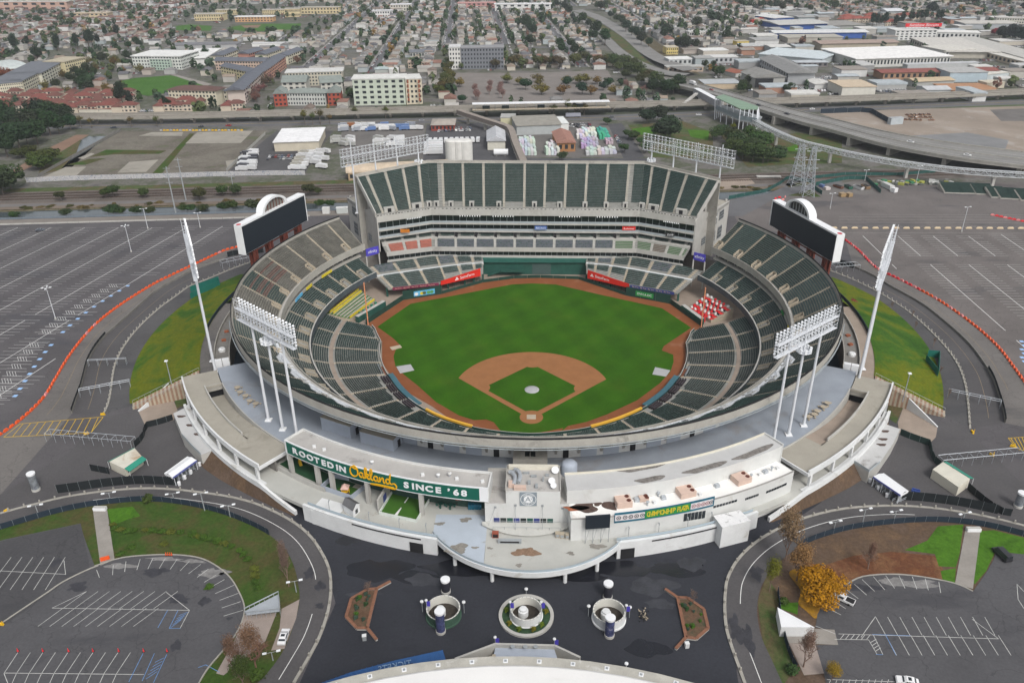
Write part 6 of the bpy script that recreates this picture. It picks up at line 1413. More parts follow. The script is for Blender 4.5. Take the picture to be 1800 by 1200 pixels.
def B2(pts,label,step=3.6,h=.28,w=.6,posts=True,mt=E8):
 t=AC('bollard_kerb',label,'kerb',(pts[0][0],pts[0][1],GZ));mb=MB();mb.W(pts,w,GZ,GZ+h,mt);mb.B('kerb',t)
 if posts:
  for p,a in CR(pts,step,1.):
   o=AE('post',HY);link(o);DO(o,t);o.location=(p[0],p[1],GZ+h);o.rotation_euler=(0,0,a)
 return t
B2(FE,'concrete kerb with stubby posts curving inside the left ring lane',3.)
B2(FD,'concrete kerb with stubby posts curving inside the right ring lane',3.)
def AV(pts,label,h=1.9,mt=CO,seg=3.,name='screen_fence',zb=.05,w=.08):
 t=AC(name,label,'fence',(pts[0][0],pts[0][1],GZ));pp=[p for p,a in CR(pts,seg)]+[np.asarray(pts[-1],float)]
 for a,b in zip(pp[:-1],pp[1:]):
  if np.hypot(*(b-a)[:2])<.2:
   continue
  mb=MB();mb.W([lerp(a,b,.01),lerp(a,b,.99)],w,GZ+zb,GZ+h,mt);mb.B('panel',t);mb=MB();mb.T((a[0],a[1],GZ),(a[0],a[1],GZ+h+.1),.05,mt=AA,n=4);mb.B('post',t)
 return t
AV(DS,'low grey block wall with posts outside the left ring lane',1.,BR,4.,'block_wall',w=.3)
AV(EX,'low grey block wall with posts outside the right ring lane',1.,BR,4.,'block_wall',w=.3)
AV(DS[24:],'dark mesh fence along the lower end of the left ring lane',2.,CO)
AV(EX[34:],'dark mesh fence along the lower end of the right ring lane',2.,CO)
AV(Sm(GP('q',(310,800),(390,720),(412,640),(420,610),(540,580),(680,535)),4),'black screen fence curving round the left gate court',2.3)
AV(Sm(GP('r',(445,675),(600,740),(720,775),(740,870),(780,950),(830,990)),4),'dark green screen fence curving round the right gate court',2.3,mat('fence_dark_green',(.02,.04,.035)))
AV(Sm(GP('G',(305,680),(420,665),(560,645),(750,630),(940,640)),4),'long black screen fence above the left loop road',3.)
AV(Sm(GP('J',(1090,715),(1250,720),(1450,745),(1600,775),(1660,790)),4),'long black screen fence above the right loop road',3.)
AV(Sm(GP('J',(1500,660),(1570,720),(1660,785),(1730,800)),4),'black screen fence slanting from the right ticket hut to the kerb',2.4)
AV(Sm(GP('G',(480,560),(560,575),(580,580)),2),'short black screen fence beside the left ticket hut',2.4)
AV(Sm(GP('D',(1200,275),(1260,262),(1320,265),(1390,250)),3),'black screen fence under the left scoreboard',2.6)
AV(Sm(GP('F',(765,320),(820,315),(900,335)),3),'black screen fence under the right scoreboard',2.6)
kOL=Sm(GP('K',(-60,205),(100,160),(200,135),(300,110),(420,88),(600,66),(750,56),(900,60),(1050,76),(1200,98),(1330,130),(1450,180),(1560,242),(1640,312),(1700,400),(1735,480),(1745,560),(1740,650),(1720,740),(1680,850),(1620,960),(1550,1080)),4)
kIL=Sm(GP('K',(-60,290),(130,233),(300,185),(500,145),(750,122),(950,137),(1150,182),(1300,238),(1420,300),(1500,370),(1545,450),(1570,540),(1580,640),(1560,740),(1500,900),(1400,1040),(1330,1100)),4)
kOR=Sm(GP('J',(1860,870),(1800,852),(1650,815),(1500,785),(1300,757),(1100,747),(900,757),(750,782),(600,826),(470,886),(370,952),(290,1032),(240,1122),(225,1200))+GP('N',(222,700),(232,800),(258,890),(292,985),(330,1090)),4)
kIR=Sm(GP('N',(1860,330),(1800,308),(1600,258),(1450,238),(1300,230),(1100,242),(900,268),(750,307),(640,350),(560,400),(480,470),(420,560),(395,650),(395,740),(420,850),(470,960),(530,1090)),4)
B3('loop_road',kOL,kIL,.11,BB)
B3('loop_road',kOR,kIR,.11,BB)
B2(kOL,'concrete kerb with stubby posts round the outside of the left loop road',3.9,.3,.7)
B2(kOR,'concrete kerb with stubby posts round the outside of the right loop road',3.9,.3,.7)
for pts,lab in((Of(kOL,-3.6),'l'),(Of(kOR,3.6),'r')):
 mb=MB();mb.N([(x,y,0)for x,y in pts[(18 if lab=='l' else 18):-(22 if lab=='l' else 18)]],.16,GZ+.13,BJ);mb.N([(x,y,0)for x,y in pts[-(14 if lab=='l' else 12):]],.16,GZ+.13,BJ);AH(mb.B('lane_marking'))
AV(kIL[:33],'navy screen fence along the inner edge of the left loop road',1.9,BA)
AV(kIR[:34],'navy screen fence along the inner edge of the right loop road',1.9,BA)
AV(Sm(GP('N',(500,600),(510,700),(530,820),(560,930),(600,1010)),3),'navy screen fence behind the white triangle roof, lower right',1.9,BA)
HC=[G(x,y)for x,y in P('K',(-200,380),(0,330),(425,240),(440,300),(500,465))]+Sm(GP('K',(500,465),(650,420),(850,405),(1000,412),(1100,440),(1200,510),(1260,600),(1290,700),(1240,830),(1100,1000),(1040,1100)),4)+[G(-80,1215)]
AQ('verge',list(kIL)+[G(440,1215),G(-100,1215)],.02,DF)
AQ('parking_lot',HC,.12,B0)
HB=Sm(GP('N',(860,562),(950,520),(1100,508),(1250,520),(1430,555),(1530,598)),4)+GP('N',(1600,500),(1640,430),(1650,390),(1900,410),(1900,1100),(760,1100),(745,1030),(700,880),(820,880),(800,800),(700,790),(710,720),(740,660))
AQ('verge',list(kIR)+[G(1390,1215),G(1900,1215)],.02,BZ)
AQ('parking_lot',HB,.12,B0)
AQ('verge',GP('N',(640,440),(740,462),(900,410),(1100,388),(1330,410),(1420,560),(1250,518),(1100,505),(950,517),(860,560),(700,560)),.07,FP)
AQ('verge',GP('N',(1345,255),(1480,245),(1460,400),(1440,470),(1350,465),(1330,400),(1170,380),(1290,330)),.09,AR)
AQ('verge',GP('N',(1360,490),(1440,475),(1435,552),(1370,535)),.09,AR)
AQ('verge',GP('N',(1565,280),(1640,275),(1860,330),(1860,410),(1650,385),(1600,490),(1540,560),(1530,540)),.09,AR)
AQ('verge',GP('N',(510,660),(610,655),(605,720),(520,690)),.09,AR)
AQ('verge',Sm(GP('N',(560,500),(640,470),(720,480),(790,530),(850,590),(800,660),(740,665),(705,740),(650,700),(610,660),(620,590)),5,True),.11,EF)
AQ('verge',GP('N',(395,650),(440,520),(500,600),(510,720),(560,900),(600,1000),(530,1090),(470,960),(420,850)),.08,CI)
AQ('verge',GP('K',(565,165),(700,150),(740,200),(680,215),(590,250)),.05,AR)
for k,(x,y)in enumerate([(a_[0]+random.uniform(-4,4),a_[1]+random.uniform(-1,1))for a_ in P('K',(630,272),(720,280),(815,280),(905,288),(1000,300),(1110,328),(1165,342),(1225,365),(1290,410),(1335,480),(1358,550),(700,430-60),(850,350))]+P('K',(600,270),(680,280),(770,278),(860,285),(950,290),(1040,310),(1080,320),(1140,335),(1190,350),(1260,385),(1310,430),(1350,520),(1360,580),(640,400),(600,250),(1100,640-60))):
 p=G(x,y);GK((p[0],p[1],GZ),random.uniform(2.,3.2),random.uniform(.9,1.6),(.06,.12,.015)if k%3 else(.11,.13,.02),'clump of tall weeds on the crest of the lower left verge','weed clumps on the lower left verge','weed_clump')
for poly,lab in((((490,165),(565,165),(605,430),(530,462)),'K'),(((1490,275),(1570,275),(1530,585),(1435,558)),'N')):
 AQ('footpath',GP(lab,*poly),.13,BD if False else mat('path_concrete',(.27,.25,.225),.9,.14,.3));side='left' if lab=='K' else 'right';q=GP(lab,*((497,168),(562,168))if lab=='K' else((1495,278),(1567,278)));mb=MB();mb.W(q,1.2,GZ+.1,GZ+1.,AJ);mb.W(q,.8,GZ+1.,GZ+1.1,AD);tag(mb.B('path_barrier'),'white block barrier at the top of the %s footpath'%side,'barrier')
q=GP('K',(532,438),(580,425))
mb=MB()
mb.W(q,.6,GZ+.14,GZ+.5,DV)
mb.W(q,.35,GZ+.5,GZ+1.1,DV)
tag(mb.B('water_barrier'),'single orange barrier at the foot of the left footpath','barrier')
AQ('side_bay',GP('K',(1485,690),(1580,640),(1562,740),(1500,900),(1430,910),(1475,790)),.125,mat('path_pink',(.3,.25,.22),.9,.12))
AQ('lot_surface',GP('K',(-60,350),(425,242),(470,440),(470,480),(330,560),(150,690),(-60,830)),.128,A6('asphalt_cracked',(.07,.069,.073),(.045,.045,.05),.7))
mbk=MB()
mbk.W(Sm(GP('K',(-40,800),(100,705),(250,605),(330,550),(450,490),(520,462)),3),.35,GZ,GZ+.28,E8)
tag(mbk.B('lot_kerb'),'pale kerb dividing the two lower left parking lots','kerb')
PUD=mat('lot_damp',(.045,.045,.052),.6,.25,.5)
E9=mat('dried_silt',(.21,.205,.2),.95,.3,.6)
for k,(cr,x,y,a,b,mt)in enumerate((('K',820,495,2.8,1.6,PUD),('K',1080,650,1.2,1.4,PUD),('K',930,885,1.,1.6,PUD),('K',940,640,2.6,1.5,PUD),('K',410,575,2.6,1.6,PUD),('K',1170,505,.8,.5,PUD),('K',1210,740,.7,.5,PUD),('K',300,445,1.,1.6,PUD),('K',1690,570,1.2,1.5,PUD),('K',1630,505,1.1,2.,PUD),('K',1685,675,1.2,.9,PUD),('N',1230,560,6.,1.2,E9),('N',1100,545,3.,1.3,E9),('K',1130,500,3.2,1.6,E9),('K',640,465,3.5,.9,E9),('K',1020,440,2.8,.7,E9),('K',870,428,4.5,.7,E9),('N',280,800,1.6,4.,PUD),('N',345,850,1.4,4.,PUD),('N',390,500,1.5,2.5,PUD),('N',960,580,4.,1.2,PUD))):
 p=G(*P(cr,(x,y))[0]);pts=[(p[0]+a*(1+.25*sin(2*th+k)+.18*sin(5*th+2*k)+.1*sin(9*th))*cos(th),p[1]+b*(1+.25*sin(3*th+k)+.15*sin(7*th))*sin(th),0)for th in np.linspace(0,2*pi,49)[:-1]];AQ('lot_stain',pts,.131+.001*(k%4),mt)
mb=MB()
mb.W([p for p in HC[5:-1]],.3,GZ,GZ+.27,E8)
tag(mb.B('lot_kerb'),'pale kerb round the curved edge of the lower left parking lot','kerb')
mb=MB()
mb.W([p for p in HB[:21]],.3,GZ,GZ+.27,E8)
tag(mb.B('lot_kerb'),'pale kerb round the curved edge of the lower right parking lot','kerb')
def EL(name,segs,crop,dz=.14,w=.14,mt=FU):
 mb=MB()
 for a,b in segs:
  p,q=GP(crop,a,b);mb.N([p,q],w,GZ+dz,mt)
 return AH(mb.B(name))
segs=[]
for k in range(9):
 segs.append(((458+60*k,598),(458+60*k-128,690)));segs.append(((272+63*k+60,687),(200+63*k+(60 if k else 60)-60+0,783)))if k<9 else None
segs+=[((275,686),(1000,698)),((458,598),(275,686)),((878,603),(1000,698)),((1000,698),(950,793))]
for k in range(10):
 segs.append(((95+66*k,920),(22+66*k-(0 if k else 0),1030)));segs.append(((22+66*k,1030),(55+66*k-60,1090)))if k else segs.append(((22,1030),(45,1090)))
segs+=[((22,1028),(760,1036))]
for k in range(6):
 segs.append(((60+57*k,418),(-70+62*k,590)))
segs+=[((0,490),(345,508)),((338,435),(347,510))]
for a,b in(((510,485),(525,525)),((598,460),(594,512)),((665,440),(658,495)),((740,428),(722,485)),((808,422),(780,480)),((872,424),(840,478)),((935,428),(898,482)),((1000,438),(950,490)),((1060,455),(995,505)),((1100,480),(1040,525)),((1140,512),(1078,550)),((1185,535),(1110,578)),((1235,565),(1135,610)),((1258,608),(1158,645)),((1270,652),(1170,685)),((1283,697),(1180,728))):
 segs.append((a,b))
EL('parking_line',segs,'K',.14,.13)
segs=[((885,697),(833,790)),((940,697),(893,793)),((893,793),(952,793))]+[((945+8*k,790-4),(985,710+14*k))for k in range(0)]
segs+=[((900+11*k,790-16*k),(955+9*k,748-10*k))for k in range(5)]
segs+=[((755,925),(680,1075)),((815,925),(750,1070)),((880,930),(810,1080)),((1045,1000),(1085,985)),((1085,985),(1160,1025))]+[((770+12*k,1060-22*k),(830+9*k,1020-18*k))for k in range(5)]
EL('accessible_bay_marking',segs,'K',.145,.13,DR)
segs=[]
for k in range(10):
 if k:
  segs.append(((1016+64*k,733),(1070+64*k-0,830)))
 segs.append(((1070+66*k,830),(1128+67*k,935)))
segs+=[((820,822),(1665,848)),((1016,731),(940,840)),((1016,731),(1070,828)),((1527,745),(1665,848)),((1762,560),(1768,640)),((1768,640),(1800,690)),((1762,560),(1800,600))]
for a,b in(((865,590),(925,636)),((905,560),(970,618)),((945,535),(1012,598)),((1005,520),(1065,590)),((1070,515),(1117,582)),((1140,515),(1172,582)),((1210,520),(1234,586)),((1278,530),(1295,592)),((1350,548),(1360,606)),((800,650),(860,690)),((750,680),(835,722))):
 segs.append((a,b))
segs+=[((800,850),(980,853)),((700,780),(805,822)),((980,853),(1025,930)),((1005,828),(1055,930))]+[((830+28*k,850),(850+28*k,825))for k in range(6)]+[((990+9*k,868+15*k),(1020+8*k,850+15*k))for k in range(4)]
segs+=[((760,1062),(1130,1075))]+[((780+34*k,1062),(770+34*k,1090))for k in range(10)]
EL('parking_line',segs,'N',.14,.13)
EL('accessible_bay_marking',[((1000,825),(1200,832)),((1070,828),(1125,935)),((1055,932),(1018,930))],'N',.147,.13,DR)
for sg in(-1,1):
 if sg<0:
  a,b,c,d_=GP('G',(545,278),(105,315),(20,385),(480,362))
 else:
  a,b,c,d_=[G(1772,770),G(1845,765),G(1850,800),G(1790,790)]
 mb=MB()
 for p,q in((a,b),(b,c),(c,d_),(d_,a)):
  mb.N([p,q],.22,GZ+.08,EE)
 for f in np.linspace(.06,.96,11):
  mb.N([lerp(a,b,f),lerp(d_,c,min(1,f-.06))],.2,GZ+.08,EE)
 AH(mb.B('keep_clear_marking'))
for p0,w in((.37,DS),(.37,EX)):
 mb=MB();src=DS if w is DS else EX;k2=FE if w is DS else FD;mid=[lerp(src[int(i*(len(src)-1)/40)],k2[int(i*(len(k2)-1)/40)],.45)for i in range(6,40)];mb.N(mid,.14,GZ+.07,DQ);br=FJ if w is DS else F3;mid2=[lerp(src[int(i*(len(src)-1)/40)],br[int(i*(len(br)-1)/44)],.5)for i in range(4,40)];mb.N(mid2,.16,GZ+.07,DQ);AH(mb.B('lane_marking'))
def EM(name,origin,dirv,n_spines,spacing,length,half,pitch,inside_fn,stall_dir=(1,0),w=.13):
 mb=MB();d=NA(dirv,float);d/=np.hypot(*d);D8=NA(stall_dir,float);D8/=np.hypot(*D8);rn=random.Random(4)
 for s in range(n_spines):
  o=NA(origin)+NA([spacing*s,0]);k=0;run=None
  while k*pitch<length:
   p=o+d*(k*pitch)
   if inside_fn(p):
    if run is None:
     run=p
    lastp=p;e0,e1=p-D8*half,p+D8*half
    if inside_fn(e0)and inside_fn(e1)and rn.random()>.03:
     mb.N([(*e0,0),(*e1,0)],w*1.25,GZ+.045,FU)
   elif run is not None:
    mb.N([(*run,0),(*lastp,0)],w*1.9,GZ+.05,BJ);run=None
   k+=1
  if run is not None:
   mb.N([(*run,0),(*lastp,0)],w*1.9,GZ+.05,BJ)
 return AH(mb.B(name))
GN=[DJ((p[0],p[1],GZ))for p in FJ]
G_=[(-60,398),(150,400),(380,396),(420,400),(405,430)]+[(x-16,y-6)for x,y in GN[8:]]+[(-60,700)]
def F1(p):
 x,y=DJ((p[0],p[1],GZ))
 if 555<y<562:
  return False
 return C4((x,y),G_)
EM('parking_line',(-320,-20),(.196,.98),14,18.6,260,6.2,2.75,F1,(1.,.005))
GM=[DJ((p[0],p[1],GZ))for p in F3]
G9=[(1496,412),(1860,412),(1860,690)]+[(x+20,y-8)for x,y in GM[::-1][4:]]
def FF(p):
 x,y=DJ((p[0],p[1],GZ))
 if 452<y<462 or 586<y<598:
  return False
 return C4((x,y),G9)
EM('parking_line',(133.5,-20),(0.,1.),12,17.8,240,6.2,2.75,FF,(1.,0.))
mb=MB()
for y in(377,381,386,391,398,409):
 mb.N([G(1475 if y>380 else 1500,y),G(1800,y+1)],.12,GZ+.045,FU)
AH(mb.B('parking_line'))
mb=MB()
mw=MB()
for k,(p,a)in enumerate(CR(FJ[22:],5.4,1.)):
 if k>17 or k==9:
  continue
 n_=NA([-sin(a),cos(a)]);c=NA(p[:2])-n_*10.5;mb.X((c[0],c[1],GZ+.05),(1.5,1.5,.006),0.,mat('bay_blue',(.3,.48,.75),.8,.1))
 for q in np.linspace(-1.6,1.6,4):
  mw.N([(c[0]-8+q,c[1]+1.6,0),(c[0]-5.6+q,c[1]-1.6,0)],.12,GZ+.058,BJ)
 for dy in(-1.6,1.6):
  mw.N([(c[0]-9.4,c[1]+dy,0),(c[0]-2.,c[1]+dy,0)],.14,GZ+.058,BJ)
AH(mb.B('accessible_bay_marking'))
AH(mw.B('accessible_bay_marking'))
mw=MB()
mb=MB()
for k in range(6):
 c=G(1782+4*(k%2),600+7*k);mb.X((c[0]+3,c[1],GZ+.05),(1.4,1.4,.006),0,mat('bay_blue',(.3,.48,.75)))
 for q in np.linspace(-1.6,1.6,4):
  mw.N([(c[0]+8+q,c[1]+1.3,0),(c[0]+6+q,c[1]-1.3,0)],.12,GZ+.058,BJ)
AH(mb.B('accessible_bay_marking'))
AH(mw.B('accessible_bay_marking'))
def EW(foot,top,label,arms=2,group=None,mt=AK,base=True,z0=GZ):
 p=G(foot[0],foot[1],z0);z1=AI(p[0],p[1],top);t=AC('lamp_post',label,'lamp post',p,group);mb=MB()
 if base:
  mb.T((p[0],p[1],z0),(p[0],p[1],z0+.8),.4,mt=AD,n=8)
 mb.T((p[0],p[1],z0),(p[0],p[1],z1),.16,.1,mt,6);mb.B('post',t)
 for k in range(arms):
  a=2*pi*k/arms+.3;e=(p[0]+1.5*cos(a),p[1]+1.5*sin(a),z1+.1);mb=MB();mb.T((p[0],p[1],z1),e,.06,mt=mt,n=4);mb.X((e[0],e[1],e[2]-.1),(.9,.5,.2),a,A9);mb.B('lamp_arm',t)
 return t
for foot,top,lab in(((98,561),506,'white four-armed lamp post in the lower part of the left parking lot'),((231,443),397,'white four-armed lamp post in the middle of the left parking lot'),((260,402),367,'white lamp post at the far edge of the left parking lot'),((352,400),374,'white lamp post by the far road, right of the others in the left lot'),((1690,408),364,'white lamp post by the cream blocks in the right parking lot'),((1459,367),340,'white lamp post near the yard, left part of the right lot'),((1520,318),299,'double lamp post behind the fenced skip yard'),((1610,323),292,'tall lamp post beside the yard under the guideway')):
 EW(foot,top,lab,4 if 'four' in lab else 2)
for k,(x,y,ty)in enumerate(P('K',(585,118,),(922,120),(1080,170),(1215,205),(200,185),(1565,600),(1440,960))and[(195,880,866),(307,882,867),(360,897,867),(405,908,888),(67,902,888),(521,1040,1021),(480,1160,1146)]):
 EW((x,y),ty,'%s dark lamp post beside the left loop road, counted from the left'%ORD[[4,5,6,7,3,8,9][k]-3],2,'lamp posts beside the left loop road',AA,False)
for k,(x,y,ty)in enumerate(((1466,930,917),(1515,923,895),(1571,915,898),(1691,919,902))):
 EW((x,y),ty,'%s dark lamp post beside the right loop road, counted from the bare trees'%ORD[k],2,'lamp posts beside the right loop road',AA,False)
def FG(label,pts_px,h,mt,awn,z=GZ,name='ticket_hut',windows=True):
 q=[G(x,y,z)[:2]for x,y in pts_px];t=AC(name,label,'hut',(*q[0],z));mb=MB();mb.Q(q,z,z+h,mt,mat('hut_roof',(.58,.56,.48),.8,.08,.4,stain=(.4,.3,.2),stain_amt=.2));mb.B('wall',t)
 for k,(i,j,out,wd)in enumerate(awn):
  a,b=NA(q[i]),NA(q[j]);d=(b-a)/np.hypot(*(b-a));n_=NA([d[1],-d[0]]);c=np.mean(q,axis=0)
  if n_@(a-c)<0:
   n_=-n_
  mb=MB();V=[(*(a),z+h+.15),(*(b),z+h+.15),(*(b+n_*out),z+h-.5),(*(a+n_*out),z+h-.5)];GA=mat('awning_green',(.03,.24,.17),.6,.12);mb.Z(V+[(x,y,zz-.1)for x,y,zz in V],[(0,1,2,3),(7,6,5,4),(0,4,5,1),(1,5,6,2),(2,6,7,3),(3,7,4,0)],GA);mb.B('awning',t)
  for e in(a,b):
   mb=MB();p=e+n_*(out-.1);mb.T((p[0],p[1],z),(p[0],p[1],z+h-.5),.07,mt=AJ,n=5);mb.B('awning_post',t)
 if not windows:
  return t
 mb=MB();a,b=NA(q[0]),NA(q[1])
 for f in(.2,.4,.6,.8):
  c=lerp(a,b,f);d=(b-a)/np.hypot(*(b-a));n_=NA([d[1],-d[0]])
  if n_@(a-np.mean(q,axis=0))<0:
   n_=-n_
  c=c+n_*.04;mb.X((c[0],c[1],z+1.),(1.,.1,1.1),atan2(d[1],d[0]),BS)
 mb.B('ticket_window',t);return t
FG('cream ticket hut with green awnings on the left forecourt',P('q',(235,1080),(400,960),(330,880),(90,1010)),3.,mat('hut_cream',(.6,.57,.48),.8,.06),((0,1,1.8,1),(2,3,1.2,1)))
FG('long cream ticket hut with green awning on the right forecourt',P('J',(1440,695),(1305,600),(1360,560),(1500,650)),3.2,mat('hut_cream',(.6,.57,.48)),((2,3,1.8,1),),windows=False)
def CQ(label,pts_px,h):
 q=[NA(G(x,y,GZ+h)[:2])for x,y in pts_px];t=AC('security_canopy',label,'canopy',(*q[0],GZ));mb=MB();c01,c23=(q[0]+q[3])/2,(q[1]+q[2])/2;V=[(*q[0],GZ+h),(*q[1],GZ+h),(*c23,GZ+h+.5),(*c01,GZ+h+.5),(*q[2],GZ+h),(*q[3],GZ+h)];mb.Z(V,[(0,1,2,3),(3,2,4,5)],AJ);mb.B('roof',t);BL=mat('fascia_blue',(.12,.14,.36),.6,.2,1.5)
 for i,j in((0,1),(1,2),(2,3),(3,0)):
  mb=MB();mb.W([(*q[i],0),(*q[j],0)],.12,GZ+h-.5,GZ+h+.1,BL if(i,j)==(0,1)else AJ);mb.B('fascia',t)
 for f in(.04,.35,.65,.96):
  for a,b in((q[0],q[1]),(q[3],q[2])):
   p=lerp(a,b,f);mb=MB();mb.T((p[0],p[1],GZ),(p[0],p[1],GZ+h-.4),.1,mt=AK,n=6);mb.B('post',t)
 for f in np.linspace(.1,.9,6):
  p=lerp(lerp(q[0],q[1],f),lerp(q[3],q[2],f),.4);mb=MB();mb.X((p[0],p[1],GZ+.1),(.5,1.2,1.9),atan2((q[1]-q[0])[1],(q[1]-q[0])[0]),AA);mb.B('turnstile',t)
 return q
qL=CQ('white canopy with blue edge over the turnstiles on the left forecourt',P('q',(675,1085),(905,920),(815,885),(595,1045)),3.2)
qR=CQ('white canopy with blue edge over the turnstiles on the right forecourt',P('J',(1150,690),(1005,592),(1060,575),(1190,668)),3.2)
for lab,pts in(('left',P('q',(935,975),(850,1050),(793,1100),(740,1160))),('right',P('J',(985,622),(1030,660),(1075,700)))):
 for k,(x,y)in enumerate(pts):
  p=G(x,y);mb=MB();mb.T((p[0],p[1],GZ+.1),(p[0],p[1],GZ+1.2),.42,.5,AJ,12);mb.H((p[0],p[1],GZ+1.2),[(.5,0),(.5,.12),(0.,.2)],AJ,12);tag(mb.B('drum_bin'),'%s white drum bin along the %s turnstile canopy'%(ORD[k],lab),'bin','white drum bins by the %s canopy'%lab)
for lab,q in(('left',qL),('right',qR)):
 d=(q[1]-q[0])/np.hypot(*(q[1]-q[0]));n_=NA([-d[1],d[0]])
 if n_@(NA([0,55.])-q[0])<0:
  n_=-n_
 t=AC('queue_rails','rows of steel queue rails behind the %s turnstile canopy'%lab,'railing',(*q[0],GZ))
 for f in np.linspace(0.,1.,8):
  p=lerp(q[3],q[2],f);e=p+n_*4.;mb=MB()
  for zz in(.6,1.1):
   mb.T((p[0],p[1],GZ+zz),(e[0],e[1],GZ+zz),.06,mt=BT,n=4)
  for g_ in(0,.5,1):
   c=lerp(p,e,g_);mb.T((c[0],c[1],GZ),(c[0],c[1],GZ+1.1),.06,mt=BT,n=4)
  mb.B('rail',t)
for lab,px_ in(('left',P('G',(785,608))[0]),('right',P('J',(1228,672))[0])):
 p=G(*px_);mb=MB();mb.X((p[0],p[1],GZ+.1),(2.2,.9,.5),.4 if lab=='left' else-.5,mat('sign_blue_a',(.05,.09,.3)));mb.X((p[0],p[1],GZ+.6),(2.,.2,.5),.4 if lab=='left' else-.5,mat('sign_blue_a',(.05,.09,.3)));tag(mb.B('sandwich_board'),'blue board lying near the %s turnstile canopy'%lab,'sign')
def CD(label,a_px,b_px,h=3.,w=2.6):
 a,b=G(*a_px),G(*b_px);d=(b-a)[:2]/np.hypot(*(b-a)[:2]);n_=NA([-d[1],d[0]])*w/2;t=AC('steel_gantry',label,'gantry',a);L=np.hypot(*(b-a)[:2]);k=max(3,int(L/3))
 for s in(-1,1):
  mb=MB();p,q=a[:2]+n_*s,b[:2]+n_*s;mb.T((p[0],p[1],GZ+h),(q[0],q[1],GZ+h),.09,mt=BT,n=4);mb.B('rail',t)
 for i in range(k+1):
  c=lerp(a[:2],b[:2],i/k);mb=MB();mb.T((*(c-n_),GZ+h),(*(c+n_),GZ+h),.08,mt=BT,n=4);mb.B('cross_bar',t)
  for s in(-1,1):
   mb=MB();e=c+n_*s;mb.T((e[0],e[1],GZ),(e[0],e[1],GZ+h),.07,mt=BT,n=4);mb.B('post',t)
CD('steel gantry frame across the left forecourt lane',P('G',(260,395))[0],P('G',(710,435))[0],3.)
CD('steel gantry frame across the right forecourt lane',P('J',(1350,535))[0],P('J',(1770,495))[0],3.)
CD('steel gantry frame over the left ring lane below the lamp',P('D',(425,1010))[0],P('D',(690,960))[0],2.8,1.4)
CD('steel gantry frame over the right ring lane beside the bank',P('F',(1395,1010))[0],P('F',(1670,1070))[0],2.8,1.4)
CD('upper steel gantry frame over the left ring lane',P('D',(470,850))[0],P('D',(670,840))[0],2.6,.8)
CD('steel scaffold frame beside the left scoreboard',P('D',(1170,330))[0],P('D',(1310,300))[0],3.,4)
CD('steel scaffold frame beside the right scoreboard',P('F',(790,350))[0],P('F',(920,340))[0],3.,4)
for lab,q,h in(('dark green hoarding at the far end of the left grass bank',P('D',(1005,490),(1160,420),(1155,400),(1005,455)),2.2),('dark green hoarding box on the right grass bank',P('F',(1280,820),(1345,900),(1350,800),(1290,795)),2.4)):
 pts=[G(x,y,GZ+.5)[:2]for x,y in q];t=AC('hoarding',lab,'hoarding',(*pts[0],GZ))
 for i in range(3):
  mb=MB();mb.W([(*pts[i],0),(*pts[i+1],0)],.12,GZ,GZ+.5+h,mat('hoarding_green',(.015,.14,.11),.6,.12));mb.B('panel',t)
for k,(x,y,lab)in enumerate(((181,729,'at the end of the left ring kerb'),(152,763,'beside the left hatching'),(12,898,'at the far left end of the loop road kerb'),(1709,760,'at the end of the right ring kerb'),(1743,800,'on the right forecourt near the gantry'),(1780,785,'beside the right fence end'),(2,1098,'on the kerb between the lower left lots'))):
 p=G(x,y);mb=MB();mb.X((p[0],p[1],GZ),(1.6,.5,.7),.5*k,CK,taper=.8);mb.T((p[0]+.5,p[1],GZ),(p[0]+.5,p[1],GZ+1.2),.12,mt=CK,n=6);tag(mb.B('yellow_bollard'),'yellow painted bollard block %s'%lab,'bollard')
def A8(foot,top,label,mt,cap=True,r_=1.05):
 p=G(*foot);z1=AI(p[0],p[1],top);t=AC('advertising_column',label,'column',p);mb=MB();mb.H(p,[(r_*1.12,0),(r_*1.12,.7),(r_,.75)],AD,20);mb.B('base',t);mb=MB();mb.H(p,[(r_,.75),(r_,z1-GZ-.6)],mt,20);mb.B('drum',t);mb=MB();mb.H(p,[(r_*1.05,z1-GZ-.6),(r_*1.12,z1-GZ-.5),(r_*1.12,z1-GZ),(0.,z1-GZ+.06)],AJ,20);mb.B('cap',t)
D5=mat('column_print',(.06,.07,.16),.5,.6,.9,.4,stain=(.5,.5,.52),stain_amt=.4,stain_scale=.6)
EP=mat('column_grey',(.2,.215,.23),.5,.4,.9,.4,stain=(.05,.06,.1),stain_amt=.5,stain_scale=.6)
DY=mat('column_dark',(.03,.03,.04),.6,.2)
A8((64,861),831,'grey printed advertising column on the left forecourt',EP)
A8((1789,890),865,'grey printed advertising column on the right forecourt',EP)
A8((775,1110),1073,'blue printed column in front of the green ringed drum',D5)
A8((1071,1117),1084,'blue printed column in front of the white ringed drum',D5)
A8((784,1040),1017,'dark column with white cap behind the green ringed drum',DY)
A8((1068,1050),1024,'dark column with white cap behind the right white drum',DY)
